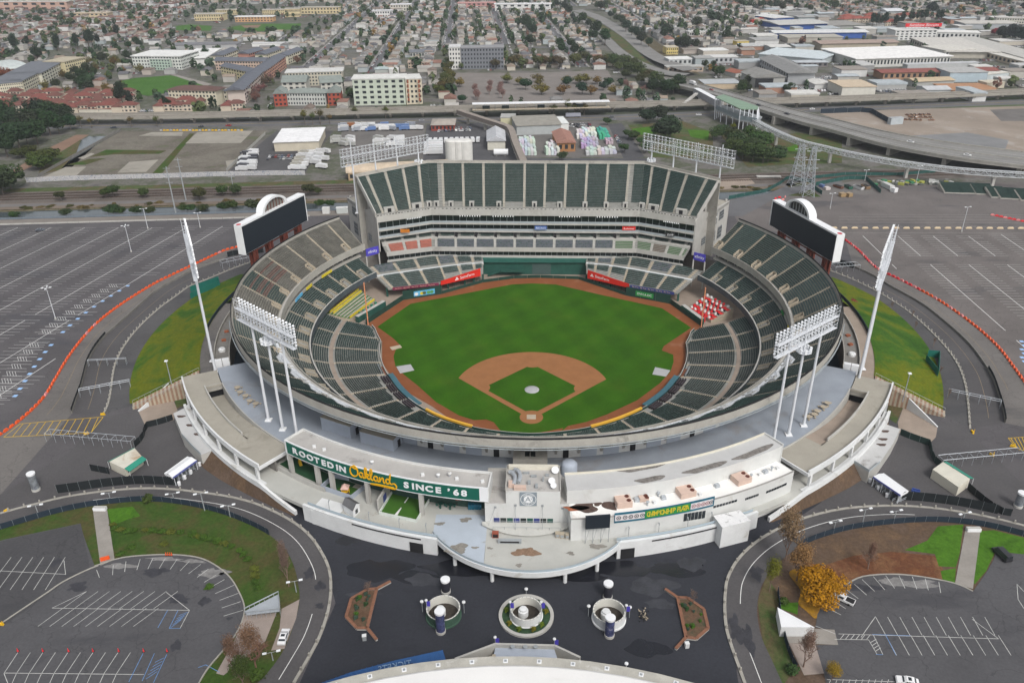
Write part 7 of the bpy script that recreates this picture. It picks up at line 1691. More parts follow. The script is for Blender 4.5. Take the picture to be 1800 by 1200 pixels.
def GJ(c_px,r_,label,outer_mt,ring=None,h=2.6):
 p=G(*c_px);t=AC('planter_drum',label,'planter',p);mb=MB();mb.H((p[0],p[1],GZ+.08),[(r_+.25,0),(r_+.25,.35),(r_,.4),(r_,h)],outer_mt,40);mb.B('wall',t);mb=MB();mb.H((p[0],p[1],GZ+.08),[(r_,h),(r_-.3,h),(r_-.3,.2)],mat('drum_white',(.62,.61,.56),.7,.06),40);mb.B('rim',t);mb=MB();mb.H((p[0],p[1],GZ+.1),[(0,.2),(r_-.3,.2)],mat('drum_floor',(.05,.042,.035),.8,.4,1.),32);mb.B('floor',t);mb=MB();q=(p[0]-.7,p[1]+.2,GZ+.3);mb.H(q,[(1.2,0),(1.2,1.5),(.9,1.7),(.9,2.1),(0,2.2)],AF,18);mb.B('vent_stack',t)
 for a in np.linspace(0,2*pi,25)[:-1]:
  mb=MB();mb.X((p[0]+(r_-.15)*cos(a),p[1]+(r_-.15)*sin(a),GZ+.08+h),(.35,.1,.12),a,AA);mb.B('rim_clip',t)
 if ring:
  mb=MB();mb.H((p[0],p[1],GZ+.08),[(ring,0),(ring,.55),(ring-.8,.55),(ring-.8,.3)],AD,48);mb.B('outer_ring',t);mb=MB();mb.H((p[0],p[1],GZ+.08),[(ring-.8,.3),(r_,.3)],mat('bed_green',(.03,.065,.03),.9,.5,.6),48);mb.B('planting',t)
  for k,a in enumerate((.2,-.7,-1.2,-1.9,-2.5,2.9)):
   rr=(ring+r_)/2-.3;b=AE('shrub',G4);b.location=(p[0]+rr*cos(a),p[1]+rr*sin(a),GZ+.35);b.scale=(1.6,1.6,1.4);b.color=(.14,.2,.02,1)if k%2 else(.2,.18,.02,1);link(b);DO(b,t)
 return t
GJ((780,1082),4.,'round green-sided walled drum on the left of the plaza',mat('drum_green',(.05,.1,.07),.7,.2))
GJ((925,1083),3.7,'round white walled drum ringed by a planted bed in mid plaza',AF,6.5)
GJ((1070,1087),3.8,'round white walled drum on the right of the plaza',AF)
for k,(x,y,ty,lab)in enumerate(((751,1080,1055,'purple banner pole left of the green ringed drum'),(897,1090,1058,'purple banner pole at the left of the mid plaza drum'),(951,1090,1058,'purple banner pole at the right of the mid plaza drum'),(1099,1090,1064,'purple banner pole right of the right white drum'),(871,1146,1120,'banner pole at the left of the arena gate'),(974,1149,1123,'banner pole at the right of the arena gate'))):
 p=G(x,y);z1=AI(p[0],p[1],ty);t=AC('banner_pole',lab,'banner pole',p);mb=MB();mb.T(p,(p[0],p[1],z1),.08,mt=AA,n=5);mb.B('post',t);mb=MB();mb.W([(p[0]+.1,p[1],0),(p[0]+.9,p[1],0)],.05,z1-1.8,z1-.2,FR);mb.B('banner',t);mb=MB();mb.H((p[0],p[1],z1),[(.35,0),(.35,.25),(0,.4)],AF,10);mb.B('lamp_head',t)
for k,(x,y,ty,lab)in enumerate(((743,1075,1058,'short dark lamp left of the green ringed drum'),(816,1077,1059,'short dark lamp right of the green ringed drum'),(925,1045,1036,'short lamp behind the mid plaza drum'),(1034,1083,1066,'short dark lamp left of the right white drum'),(1106,1085,1068,'short dark lamp right of the right white drum'),(1100,1181,1167,'globe lamp on the arena ledge, right'),(744,1172,1157,'globe lamp over the blue canopy, right one'),(636,1196,1182,'globe lamp over the blue canopy, left one'))):
 p=G(x,y);z1=AI(p[0],p[1],ty);t=AC('globe_lamp',lab,'lamp post',p);mb=MB();mb.T(p,(p[0],p[1],z1),.08,mt=AA if y<1150 else AF,n=5);mb.B('post',t);mb=MB();mb.H((p[0],p[1],z1),[(.05,0),(.42,.15),(.42,.4),(0,.55)],A9 if y>1150 else AF,12);mb.B('globe',t)
def B6(pts_px,arms,label,crop):
 t=AC('bench_planter',label,'planter',GP(crop,pts_px[0])[0]);pts=GP(crop,*pts_px);n=len(pts)
 for i in range(n):
  a,b=pts[i],pts[(i+1)%n];mb=MB();mb.W([a,b],.55,GZ+.08,GZ+.55,AD);mb.W([a,b],.75,GZ+.551,GZ+.66,HH);mb.B('bench_side',t)
 for a,b in arms:
  p,q=GP(crop,a,b);mb=MB();mb.W([p,q],.55,GZ+.08,GZ+.5,AD);mb.W([p,q],.75,GZ+.501,GZ+.64,HH);mb.B('bench_arm',t)
 c=sum(pts)/n;mb=MB();mb.S([c+(p-c)*.94 for p in pts],GZ+.45,HX);mb.B('soil',t);rn=random.Random(len(label))
 for k in range(12):
  i=rn.randrange(n);f=rn.random();p=lerp(lerp(pts[i],pts[(i+1)%n],f),c,rn.uniform(.25,.7));b=AE('shrub',G4);b.location=(p[0],p[1],GZ+.4);s=rn.uniform(.9,1.6);b.scale=(s,s,s*.9);b.color=rn.choice([(.07,.16,.02,1),(.06,.1,.07,1),(.04,.09,.03,1)]);link(b);DO(b,t)
B6([(392,670),(425,555),(525,497),(585,492),(525,742),(460,742)],[((585,492),(672,445)),((525,742),(585,815))],'angular planter edged with wooden benches on the left of the plaza','L')
B6([(1047,548),(1110,550),(1212,622),(1240,742),(1165,808),(1100,800)],[((1047,548),(968,493)),((1100,800),(1035,872))],'angular planter edged with wooden benches on the right of the plaza','M')
p=G(648,1045)
BK((p[0],p[1],GZ+.4),6.,5.,0,'small bare tree in the left bench planter')
p=G(1218,1062)
BK((p[0],p[1],GZ+.4),5.5,5.,0,'small bare tree in the right bench planter')
t=AC('rubble_heap','small heap of loose tan cobbles on the plaza','rubble',G(1131,1083))
c=G(1131,1083)
rn=random.Random(8)
for k in range(46):
 mb=MB();x,y=c[0]+rn.gauss(0,.6),c[1]+rn.gauss(0,1.);mb.X((x,y,GZ+.08+rn.random()*.25),(.35,.25,.22),rn.random()*3,AG if k%2 else BE,taper=.7);mb.B('cobble',t)
for lab,(x,y)in(('small grey waste cabinet left of the plaza near the planter',(641,1124)),('white utility box at the foot of the right bench planter',(1207,1137))):
 p=G(x,y);mb=MB();mb.X((p[0],p[1],GZ+.07),(.9,.8,1.3),.2,AA if 'grey' in lab else AF);mb.X((p[0],p[1],GZ+1.37),(1.,.9,.12),.2,AF);tag(mb.B('utility_box'),lab,'cabinet')
def HF():
 z=26.;pts=[(640,1196),(740,1178),(830,1169),(925,1167),(1010,1172),(1090,1183),(1160,1199)];q=NA([G(a,b,z)[:2]for a,b in pts]);A=np.c_[2*q,np.ones(len(q))];s=np.linalg.lstsq(A,(q**2).sum(1),rcond=None)[0];rad=sqrt(s[2]+s[0]**2+s[1]**2);c=s[:2];t=AC('arena','round arena with white roof and grey ledge at the bottom edge','arena',(c[0],c[1],GZ));mb=MB();n=96;mb.H((c[0],c[1],0),[(rad,z-.3),(rad-.5,z),(rad*.6,z+2.),(0,z+3.)],FA,n);mb.B('roof',t);mb=MB();mb.H((c[0],c[1],0),[(rad+2.4,z-1.8),(rad+2.4,z-.6),(rad-.1,z-.5)],EH,n);mb.B('ledge',t);mb=MB();mb.H((c[0],c[1],0),[(rad-1.5,GZ),(rad-1.5,z-.8),(rad+2.4,z-1.8)],BR,n)
 mb.B('wall',t)
 for k in range(n):
  a=2*pi*(k+.5)/n
  if sin(a)<.3:
   continue
  x,y=c[0]+(rad+1.2)*cos(a),c[1]+(rad+1.2)*sin(a);mb=MB();mb.X((x,y,z-.56),(.9,.9,.12),a,AJ);f=mb.B('ledge_light',t);mb=MB();mb.X((x,y,z-.44),(.5,.5,.06),a,AA);mb.B('lens',f)
 g=AC('arena_gate','pale grey gate terrace with low parapet walls in front of the arena','gate',G(925,1160,GZ));zt=11.;poly=[G(x,y,zt)[:2]for x,y in P('L',(1335,850),(1705,858),(1730,930),(1320,925))];mb=MB();mb.Q(poly,GZ,zt,BF,BY);mb.B('terrace',g)
 for a_,b_ in(((1335,850),(1080,945)),((1710,860),(1870,935)),((1335,850),(1710,860))):
  w=[G(x,y,zt)for x,y in P('L',a_,b_)];mb=MB();mb.W(w,.5,GZ,zt+1.,AD);mb.B('parapet',g)
 for k in range(12):
  f=k/12;p0=lerp(G(*P('L',(1325,900))[0],zt),G(*P('L',(1130,950))[0],zt),f);mb=MB();mb.X((p0[0],p0[1]-1.5,GZ),(.8,3.,(zt-GZ)*(1-f)+.2),0,AG);mb.B('step',g)
 for k,x in enumerate((1445,1525,1590)):
  p=G(*P('L',(x,862))[0],zt+.4);mb=MB();mb.H((p[0],p[1],zt+1.02),[(.5,0.),(.5,.1),(0.,.12)],AA,12);mb.B('roundel',g)
 b=AC('ticket_canopy','long blue ticket canopy with raised letters beside the arena','canopy',G(690,1180,GZ));zc=11.5;pl=[G(x,y,zc)[:2]for x,y in P('L',(200,1090),(420,1010),(700,935),(1000,870),(1022,940),(720,1005),(520,1055),(420,1090))];mb=MB();mb.Q(pl,zc-.5,zc,D6);mb.B('roof',b)
 for k in range(26):
  f=k/25;ia,ib=Sm([NA([*p,0])for p in pl[:4]],8),Sm([NA([*p,0])for p in pl[4:][::-1]],8);a_,b_=ia[int(f*(len(ia)-1))],ib[int(f*(len(ib)-1))];mb=MB();mb.W([a_,b_],.08,zc,zc+.08,D6);mb.B('roof_seam',b)
 a_,b_=G(*P('L',(760,975))[0],zc),G(*P('L',(640,1000))[0],zc);d=(b_-a_)[:2]/np.hypot(*(b_-a_)[:2]);mid=(a_+b_)/2;A2('lettering','TICKETS',mat('letter_blue_grey',(.2,.3,.45)),1.9,b,AL((mid[0],mid[1],zc+.75),(d[0],d[1],0),(0,.35,.94)),extrude=.1);mb=MB();w=[G(*q_,zc)for q_ in P('L',(590,1035),(815,978))];mb.W(w,.5,zc+.02,zc+1.,DY);mb.B('sign_back',b)
 for f in(.1,.35,.6,.85):
  p=lerp(NA(pl[0]),NA(pl[3]),f);mb=MB();mb.T((p[0],p[1]-.8,GZ),(p[0],p[1]-.8,zc-.5),.2,mt=AA,n=8);mb.B('post',b)
HF()
p,q=G(495,1136),G(504,1108)
car('sedan',((p[0]+q[0])/2,(p[1]+q[1])/2,GZ+.12),atan2(q[1]-p[1],q[0]-p[0])-pi/2,(.75,.75,.76),'white saloon car parked on the left loop road')
p,q=G(1466,1048),G(1496,1062)
car('pickup',((p[0]+q[0])/2,(p[1]+q[1])/2,GZ+.12),atan2(p[1]-q[1],p[0]-q[0])-pi/2,(.7,.7,.7),'white pickup parked under the yellow tree',name='pickup_truck',cat='pickup')
car('sedan',G(1594,1200,GZ+.12),1.35,(.78,.78,.78),'white car cut by the bottom edge in the lower right lot')
car('van',G(1760,977,GZ+.12),.2,(.03,.03,.035),'small black van at the top of the lower right lot',name='parked_van',cat='van')
car('sedan',G(71,406,GZ+.05),-1.25,(.09,.1,.12),'lone dark car at the far edge of the left parking lot')
for k,x in enumerate((32,76,121,164,209,253,294)):
 p=G(x,1145);mb=MB();mb.X((p[0],p[1],GZ+.13),(.5,.5,.06),0,BE);mb.H((p[0],p[1],GZ+.19),[(.2,0),(.09,.6),(.05,1.),(0,1.02)],HR,10);tag(mb.B('traffic_cone'),'%s red cone from the left in the row across the lower left lot'%ORD[k],'cone','red cones in the lower left lot')
for k in range(4):
 p=G(292+3.4*k,976);mb=MB();mb.X((p[0],p[1],GZ+.13),(.5,.5,.06),0,BE);mb.H((p[0],p[1],GZ+.19),[(.2,0),(.09,.6),(.05,1.),(0,1.02)],DV,10);tag(mb.B('traffic_cone'),'%s orange cone of the four on the kerb under the lower left verge'%ORD[k],'cone','orange cones on the verge kerb')
t=AC('steel_stair','grey steel stair and landing at the end of the lower left verge','stair',G(460,1070))
q=GP('K',(1290,700),(1470,610),(1475,700),(1300,720),z=GZ+1.6)
mb=MB()
mb.Q([p[:2]for p in q],GZ+1.4,GZ+1.6,BT)
mb.B('landing',t)
for a,b in((0,1),(1,2),(2,3)):
 mb=MB();mb.W([q[a],q[b]],.08,GZ+2.3,GZ+2.6,BT)
 for f in np.linspace(0,1,8):
  c=lerp(q[a],q[b],f);mb.T((c[0],c[1],GZ),(c[0],c[1],GZ+2.6),.05,mt=BT,n=4)
 mb.B('railing',t)
mb=MB()
tq=[p[:2]for p in GP('N',(500,680),(695,785),(520,785),z=GZ+3)]
mb.Q(tq,GZ,GZ+3,AF,AJ)
tag(mb.B('triangle_roof'),'white triangular flat-roofed block beside the lower right lot','building')
AQ('court_paving',GP('N',(520,785),(800,800),(820,880),(560,870)),.13,mat('path_concrete',(.27,.25,.225)))
AQ('court_paving',GP('N',(560,870),(700,880),(745,1030),(640,1040)),.125,mat('path_pink',(.3,.25,.22),.9,.12))
AQ('court_paving',GP('K',(1290,720),(1460,710),(1400,860),(1180,1040),(1140,1030),(1240,850)),.125,mat('path_pink',(.3,.25,.22)))
for x,y,h,w,kd,leaf,lf,lab in((508,1030,15,8,2,(.22,.15,.12),.5,'tall bare grey tree at the bend of the left loop road'),(450,1172,13,11,1,(.22,.13,.08),.7,'larger bare reddish tree beside the lower left lot'),(415,1178,11,9,1,(.2,.12,.08),.6,'bare reddish tree left of the larger one beside the lower left lot'),(428,1205,9,9,0,(.06,.09,.02),.8,'leafy shrubby tree at the bottom edge left of the loop road'),(1380,985,17,11,2,(.24,.16,.09),.9,'tall brown thinly leaved tree overhanging the right loop road'),(1352,1040,11,7,2,(.16,.17,.02),.8,'yellow green tree at the inner edge of the right loop road'),(1400,1020,12,11,0,(.3,.17,.07),.8,'orange brown bare tree left of the yellow tree'),(1412,1172,12,11,0,(.25,.16,.12),.4,'bare spreading tree on the pink paving, lower right'),(1525,1000,9,10,0,(.24,.14,.1),.3,'bare low tree in the middle of the rusty bed, right'),(1462,1195,5,6,0,(.3,.2,.02),.9,'small yellowing shrub tree at the bottom edge, right')):
 p=G(x,y);BK((p[0],p[1],GZ),h,w,kd,lab,leaf,lf)
t=GF((*G(1440,1052)[:2],GZ),7.5,11.5,(.4,.185,.006),'rounded bright yellow tree beside the white pickup',9,None,.14)
for x,y,s,col,lab in((1390,1180,3.5,(.05,.1,.03),'dark green shrub by the lower right fence'),(1378,1060,3,(.06,.1,.02),'green shrub strip beside the right loop road'),(455,1190,4,(.07,.12,.02),'green shrub at the foot of the lower left trees'),(1535,590,3.5,(.28,.05,.05),'dark red shrub on the right bank beside the floodlight'),(1497,535,4,(.26,.06,.05),'red shrub at the top of the right bank'),(1545,612,3.5,(.32,.2,.03),'golden shrub on the right bank below the red one'),(262,880,4,(.06,.09,.02),'olive shrub against the navy fence, lower left'),(1502,833,1.2,(.3,.06,.3),'small magenta shrub in the bed below the right ramp')):
 p=G(x,y,GZ+(3 if 500<y<640 else 0));GK((p[0],p[1],p[2]),s,s*.9,col,lab,None,'shrub')
for k,(x,y)in enumerate(((1567,545),(1607,580),(1602,560),(1650,660),(1665,700),(1640,610))):
 p=G(x,y);BK((p[0],p[1],GZ),6,4,2,'%s slender bare tree along the kerb beside the right bank'%ORD[k],None,0,'bare kerb trees by the right bank')
EO.update({'a':(0,100,4.48),'b':(300,60,4.48),'c':(600,60,3.7333),'d':(880,60,3.7333),'e':(1180,0,4.48),'f':(1480,0,4.2),'s':(1180,180,4.48),'t':(1400,290,4.5)})
U=NA([.9958,.0916])
V_=NA([-.0845,.9964])
AY=lambda x:213+.092*x
BI={}
F6=[]
def FB():
 if 'box' not in BI:
  mb=MB();mb.X((0,0,0),(1,1,1),0,GO);BI['box']=mb.data('wall');mb=MB();mb.X((0,0,0),(1,1,1),0,BS);BI['win']=mb.data('window');mb=MB();mb.X((0,0,0),(1.04,1.04,1),0,DU);BI['flat']=mb.data('roof');mb=MB();mb.Z([(-.53,-.55,0),(.53,-.55,0),(.53,.55,0),(-.53,.55,0),(-.53,0,1),(.53,0,1)],[(0,1,5,4),(2,3,4,5),(1,2,5),(3,0,4),(3,2,1,0)],DU);BI['gable']=mb.data('roof');mb=MB();mb.Z([(-.54,-.55,0),(.54,-.55,0),(.54,.55,0),(-.54,.55,0),(-.22,0,1),(.22,0,1)],[(0,1,5,4),(2,3,4,5),(1,2,5),(3,0,4),(3,2,1,0)],DU);BI['hip']=mb.data('roof');mb=MB();n=10;V2=[]
  for x in(-.52,.52):
   for i in range(n+1):
    th=pi*i/n;V2.append((x,-.52*cos(th),sin(th)))
  mb.Z(V2,[(i,n+1+i,n+2+i,i+1)[::-1]for i in range(n)]+[tuple(range(n+1)),tuple(range(2*n+1,n,-1))],DU);BI['barrel']=mb.data('roof')
 return BI
FB()
def DN(mesh,name,parent,loc,scale,col=None,rz=0.):
 o=AE(name,BI[mesh]if isinstance(mesh,str)else mesh);link(o);o.parent=parent;o.location=loc;o.scale=scale
 if rz:
  o.rotation_euler=(0,0,rz)
 if col:
  o.color=(*col,1)
 return o
def BW(label,p,w,d,h,rz,wall,roof,kind='flat',rh=.4,win=None,cat='building',name='building',group=None,z=GZ,sides='f',extra=None):
 t=AE(name,None);n_=max(1,int(max(w,d)/max(4.,min(w,d))))
 for i_ in range(n_):
  o_=((i_+.5)/n_-.5)*max(w,d);ex=(cos(rz),sin(rz))if w>=d else(-sin(rz),cos(rz));F6.append((p[0]+ex[0]*o_,p[1]+ex[1]*o_,min(w,d)*.62+1))
 t.location=(p[0],p[1],z);t.rotation_euler=(0,0,rz);link(t);tag(t,label,cat,group);DN('box','wall',t,(0,0,0),(w,d,h),wall);r=DN(kind,'roof',t,(0,0,h),(w,d,rh),roof)
 if kind=='gable' and d>w*1.3:
  r.scale=(d,w,rh);r.rotation_euler=(0,0,pi/2)
 if win:
  nx,nz=win;fh=h/nz
  for i in range(nx):
   for k in range(nz):
    DN('win','window',t,((i+.5)/nx*w-w/2,-d/2-.02,(k+.32)*fh),(w/nx*.5,.16,fh*.48))
  ns=max(1,int(nx*d/w))
  for s in(-1,1):
   if('l' in sides and s<0)or('r' in sides and s>0):
    for i in range(ns):
     for k in range(nz):
      DN('win','window',t,(s*(w/2+.02),(i+.5)/ns*d-d/2,(k+.32)*fh),(.16,d/ns*.5,fh*.48))
 return t
def bpx(label,a,b,h,depth,wall,roof,kind='flat',rh=.4,win=None,cat='building',name='building',sides='f',crop='p',top=None,group=None):
 (ax,ay),(bx,by)=P(crop,a,b);A,B=G(ax,ay)[:2],G(bx,by)[:2];d=B-A;w=np.hypot(*d);rz=atan2(d[1],d[0]);n=NA([-d[1],d[0]])/w;c=(A+B)/2+n*depth/2
 if top is not None:
  h=max(2.5,AI(A[0],A[1],P(crop,(0,top))[0][1])-GZ)
 return BW(label,c,w,depth,h,rz,wall,roof,kind,rh,win,cat,name,group,GZ,sides)
def AB(name,pts,dz,mt,crop='p'):
 return AQ(name,GP(crop,*pts),dz,mt)
def BP(off0,off1,x0,x1):
 return[(x0,AY(x0)+off0,0),(x1,AY(x1)+off0,0),(x1,AY(x1)+off1,0),(x0,AY(x0)+off1,0)]
AQ('far_bank',BP(17.2,29,-700,160),.03,mat('bank_earth',(.17,.135,.105),.95,.2,.05,stain=(.1,.08,.045),stain_amt=.5,stain_scale=.04))
AQ('rail_bed',BP(29,52,-700,700),.06,F7)
AQ('service_track',BP(22,28,-700,160),.06,mat('gravel_road',(.16,.15,.145),.95,.15,.1))
CN=mat('rail_rust',(.075,.05,.04),.8,.3,.3)
t=AC('railway_track','brown double railway track running behind the canal across the picture','railway track',(0,255,GZ))
for off in(36.5,41.5,47.):
 for s in(-.75,.75):
  mb=MB();pts=[(x,AY(x)+off+s,0)for x in(-700,0,700)];mb.W(pts,.14,GZ+.12,GZ+.32,CN);mb.B('rail',t)
 mb=MB()
 for x in np.arange(-360,360,1.6):
  mb.X((x,AY(x)+off,GZ+.07),(.5,2.6,.08),.09,CN)
 mb.B('sleepers',t)['kind']='stuff'
AQ('verge',BP(52,60,-330,-110),.05,CI)
AQ('road',[(x,AY(x)-1.5,0)for x in(-420,-95)]+[(x,AY(x)-10.,0)for x in(-95,-420)],.03,mat('road_tan',(.2,.18,.16),.9,.14,.1))
AV([NA((x,AY(x)-1.,GZ))for x in np.arange(-420,-90,12.)],'long blue grey mesh fence along the near bank of the canal',1.1,mat('mesh_blue_grey',(.15,.18,.21),.7,.12),12)
t=AC('guard_rail','pale concrete guard rail along the far road of the left lot','barrier',(-250,180,GZ))
for x in np.arange(-420,-130,6.):
 mb=MB();mb.W([(x,AY(x)-10.4,0),(x+5.7,AY(x+5.7)-10.4,0)],.4,GZ,GZ+.75,AD);mb.B('rail_section',t)
AV([G(x,y)for x,y in P('s',(450,765),(600,735),(740,710),(870,640),(910,600),(1130,640))],'dark teal mesh fence along the canal bend right of the grandstand',2.2,BQ,6)
AB('road',[(450,775),(760,720),(900,660),(1120,640),(1344,600),(1344,640),(1000,735),(830,750),(560,896),(400,896)],.04,CL,'s')
AB('verge',[(900,650),(960,600),(1120,590),(1130,640),(930,670)],.06,CI,'s')
AB('verge',[(915,735),(1100,690),(1180,745)],.06,DF,'s')
AB('bank_slope',[(390,610),(620,600),(660,640),(470,680),(380,690)],.08,BD,'s')
br=AC('culvert_bridge','low concrete railway culvert with dark openings over the canal','bridge',G(1353,312))
a,b=GP('s',(670,590),(860,590))
mb=MB()
mb.W([a,b],3.,GZ-.4,GZ+.9,AD)
mb.B('deck',br)
for f in(.2,.5,.8):
 c=lerp(a,b,f);mb=MB();mb.X((c[0],c[1]-1.6,GZ-1.3),(5.,.3,1.6),.09,BE);mb.B('opening',br)
AQ('creek_water',GP('a',(430,900),(640,660),(700,625),(840,625),(760,690),(600,840),(530,900)),.05,F8)
AB('dirt_path',[(-40,930),(100,896),(380,720),(600,615),(700,615),(560,700),(330,830),(180,896)],.07,mat('red_dirt',(.22,.14,.1),.95,.15,.1),'a')
AB('verge',[(330,840),(560,700),(640,650),(600,760),(470,896),(300,930)],.09,CI,'a')
AB('vacant_lot',[(200,945),(640,692),(1415,688),(1195,912)],.05,FX,'A')
HN=mat('old_slab',(.3,.28,.24),.9,.12,.1,stain=(.18,.165,.14),stain_amt=.4,stain_scale=.06)
for q in([(205,945),(345,882),(455,880),(385,943)],[(618,912),(682,855),(836,843),(770,908)],[(978,758),(1040,698),(1335,690),(1270,755)],[(730,718),(800,698),(965,698),(960,718)],[(410,835),(480,808),(500,812),(440,840)],[(1190,850),(1260,840),(1200,895)]):
 AB('concrete_slab',q,.1,HN,'A')
for q in([(800,920),(1000,705),(1025,705),(850,920)],[(470,830),(560,790),(880,795),(840,812),(600,815)],[(350,870),(470,840),(560,835),(450,870)]):
 AB('verge',q,.08,DF,'A')
G0=BO('graffiti',.8,.2)
_m,_nt,_b=G0
_p=CA(_nt)
_c=CG(_nt,BG(_nt,_p,.55,5,.8,1.5),[(.36,(.05,.05,.06)),(.44,(.6,.6,.6)),(.5,(.3,.28,.27)),(.54,(.55,.55,.58)),(.58,(.06,.1,.16)),(.66,(.5,.5,.48)),(.74,(.3,.08,.1))])
_nt.links.new(_c,_b.inputs['Base Color'])
G0=_m
t=AC('graffiti_wall','long low wall covered in black, white and coloured graffiti beside the railway','wall',G(200,316))
gp=Sm(GP('A',(140,962),(400,950),(800,940),(1190,928),(1400,924),(1610,922)),4)
for a,b in zip(gp[:-1],gp[1:]):
 mb=MB();mb.W([a,b],.3,GZ,GZ+3.,G0);mb.B('wall_panel',t)
AV(Sm(GP('A',(200,935),(640,690)),2),'rusty picket fence along the creek side of the vacant lot',2.,BR,5)
AV(Sm(GP('A',(1195,905),(1400,710)),2),'pale wall between the vacant lot and the truck yard',2.2,AD,8)
for k in range(26):
 p=G(*P('A',(850+17*k,690))[0]);mb=MB();mb.X((0,0,0),(2.2,.7,.9),0,CK if k%3 else AD,taper=.7);o=mb.B('roadside_block');o.location=(p[0],p[1],GZ+.06);tag(o,'%s block in the row along the street end of the vacant lot'%('yellow' if k%3 else 'pale'),'block','blocks along the street end of the vacant lot')
G8=[G(x,y)for x,y in((-40,224),(200,221),(420,218),(800,211),(1090,206),(1240,200),(1500,190),(1840,178))]
mb=MB()
mb.N(Sm(G8,4),19.,GZ+.07,CL)
AH(mb.B('street'))
mb=MB()
mb.N(Sm(G8,4),.3,GZ+.1,EE)
AH(mb.B('street_marking'))
AB('yard',[(1195,912),(1400,735),(1460,690),(1760,690),(1690,780),(1610,912)],.06,CP,'A')
AB('yard',[(0,650),(440,640),(440,830),(0,840)],.06,AX,'B')
AB('yard',[(450,660),(870,640),(930,860),(430,850)],.07,B0,'B')
AB('yard',[(920,640),(1400,640),(1490,830),(960,830)],.07,AX,'B')
AB('street',[(1405,655),(1480,650),(1600,830),(1490,840)],.09,B0,'B')
AB('street',[(940,835),(1620,835),(1640,870),(940,865)],.085,B0,'B')
AB('verge',[(1510,660),(1800,640),(1960,700),(1960,840),(1640,830)],.07,CI,'B')
AB('verge',[(1530,680),(1660,665),(1660,705),(1560,715)],.1,AR,'B')
AB('verge',[(380,250),(860,260),(1000,240),(1344,300),(1344,480),(900,490),(600,510),(520,420)],.08,CI,'s')
AB('verge',[(900,360),(990,330),(1000,380),(930,390)],.11,AR,'s')
AB('verge',[(130,215),(300,225),(290,300),(150,270)],.11,AR,'s')
AB('pad',[(720,600),(1100,580),(1800,560),(1900,800),(1500,790),(1000,690)],.08,mat('demolition_pad',(.27,.225,.185),.95,.18,.03,stain=(.36,.33,.3),stain_amt=.5,stain_scale=.03),'C')
AB('pad',[(1150,720),(1500,700),(1720,740),(1700,790),(1300,760)],.12,mat('wet_pad',(.2,.2,.2),.6,.2,.05),'C')
AB('pad',[(1620,580),(1900,570),(1900,640),(1680,640)],.11,AX,'C')
AB('verge',[(560,560),(1900,505),(1900,560),(600,580)],.05,mat('verge_strip',(.08,.11,.045),.95,.25,.08),'C')
GREY1,GREY2,TAN1,CREAM,WHT,RED,SLATE=(.4,.4,.39),(.28,.28,.28),(.42,.34,.25),(.55,.5,.4),(.68,.68,.66),(.32,.1,.07),(.16,.17,.19)
bpx('white flat-roofed depot beside the truck yard',(1450,800),(1685,792),6.5,42,CREAM,(.8,.8,.8),'flat',.5,None,crop='A')
b_=bpx('long tan barrel-roofed hangar just behind the left end of the grandstand',(613,318),(786,309),5.,14,(.4,.3,.19),(.55,.45,.34),'barrel',3.4,(14,1))
bpx('small red-walled building with grey roof in the middle yard',(592,636),(742,634),4.5,22,(.3,.06,.04),(.38,.34,.3),'hip',2.,(6,1),crop='c')
bpx('white gabled shed with grey metal roof near the footbridge',(960,762),(1076,760),6.5,32,(.62,.6,.52),(.5,.51,.53),'gable',3.6,None,crop='c')
bpx('wide grey flat warehouse beside the footbridge',(105,665),(395,655),7,34,(.4,.42,.42),(.3,.285,.25),'flat',.5,None,crop='d')
bpx('white lean-to at the right end of the grey warehouse',(396,640),(446,638),6,24,WHT,(.7,.72,.7),'flat',.4,None,crop='d')
bpx('rusty striped metal-roofed shed among the bales',(372,775),(490,772),6.5,34,(.36,.18,.08),(.34,.18,.14),'gable',2.6,(3,1),crop='d')
bpx('cream gable-end block beside the footbridge elbow',(0,600),(95,600),6,14,(.6,.57,.38),(.4,.4,.38),'flat',.5,None,crop='d')
tk=AC('storage_tanks','three white cylindrical tanks beside the middle yard','tanks',G(807,285))
for k,x in enumerate((733,774,816)):
 p=G(*P('c',(x,838))[0]);mb=MB();mb.H((p[0],p[1],GZ),[(5.,0),(5.,14.5),(4.,15.2),(0,15.6)],mat('tank_white',(.62,.61,.58),.6,.08),20);mb.B('tank',tk,smooth=False)
mb=MB()
c=G(*P('c',(1048,797))[0])
mb.T((c[0]-5,c[1],GZ+2.4),(c[0]+5,c[1],GZ+2.4),2.2,mt=AJ,n=14)
for dx in(-3,3):
 mb.X((c[0]+dx,c[1],GZ),(.8,3.,1.),0,BF)
tag(mb.B('horizontal_tank'),'white horizontal tank beside the gabled shed','tank')
def B9(label,quad,crop,n,m,col,h,jitter=.5,group=None):
 q=GP(crop,*quad);rn=random.Random(n*m)
 for i in range(n):
  for k in range(m):
   f,g_=(i+.5)/n,(k+.5)/m;p=lerp(lerp(q[0],q[1],f),lerp(q[3],q[2],f),g_);w=np.hypot(*(q[1]-q[0])[:2])/n*.86;d=np.hypot(*(q[3]-q[0])[:2])/m*.8;hh=h*rn.uniform(1-jitter,1.);o=DN('box','pallet_stack',None,(p[0],p[1],GZ+.1),(w,d,hh),tuple(c*rn.uniform(.75,1.)for c in col),rn.uniform(-.06,.06)+.09);tag(o,label,'stack',group)
B9('white wrapped bale stack left of the rusty shed',[(120,800),(235,800),(220,690),(120,690)],'d',6,4,(.62,.65,.66),4.,group='white bales left of the rusty shed')
B9('tall white bale stack in front of the rusty shed',[(290,798),(385,798),(375,730),(300,730)],'d',5,3,(.74,.74,.73),5.,group='white bales before the rusty shed')
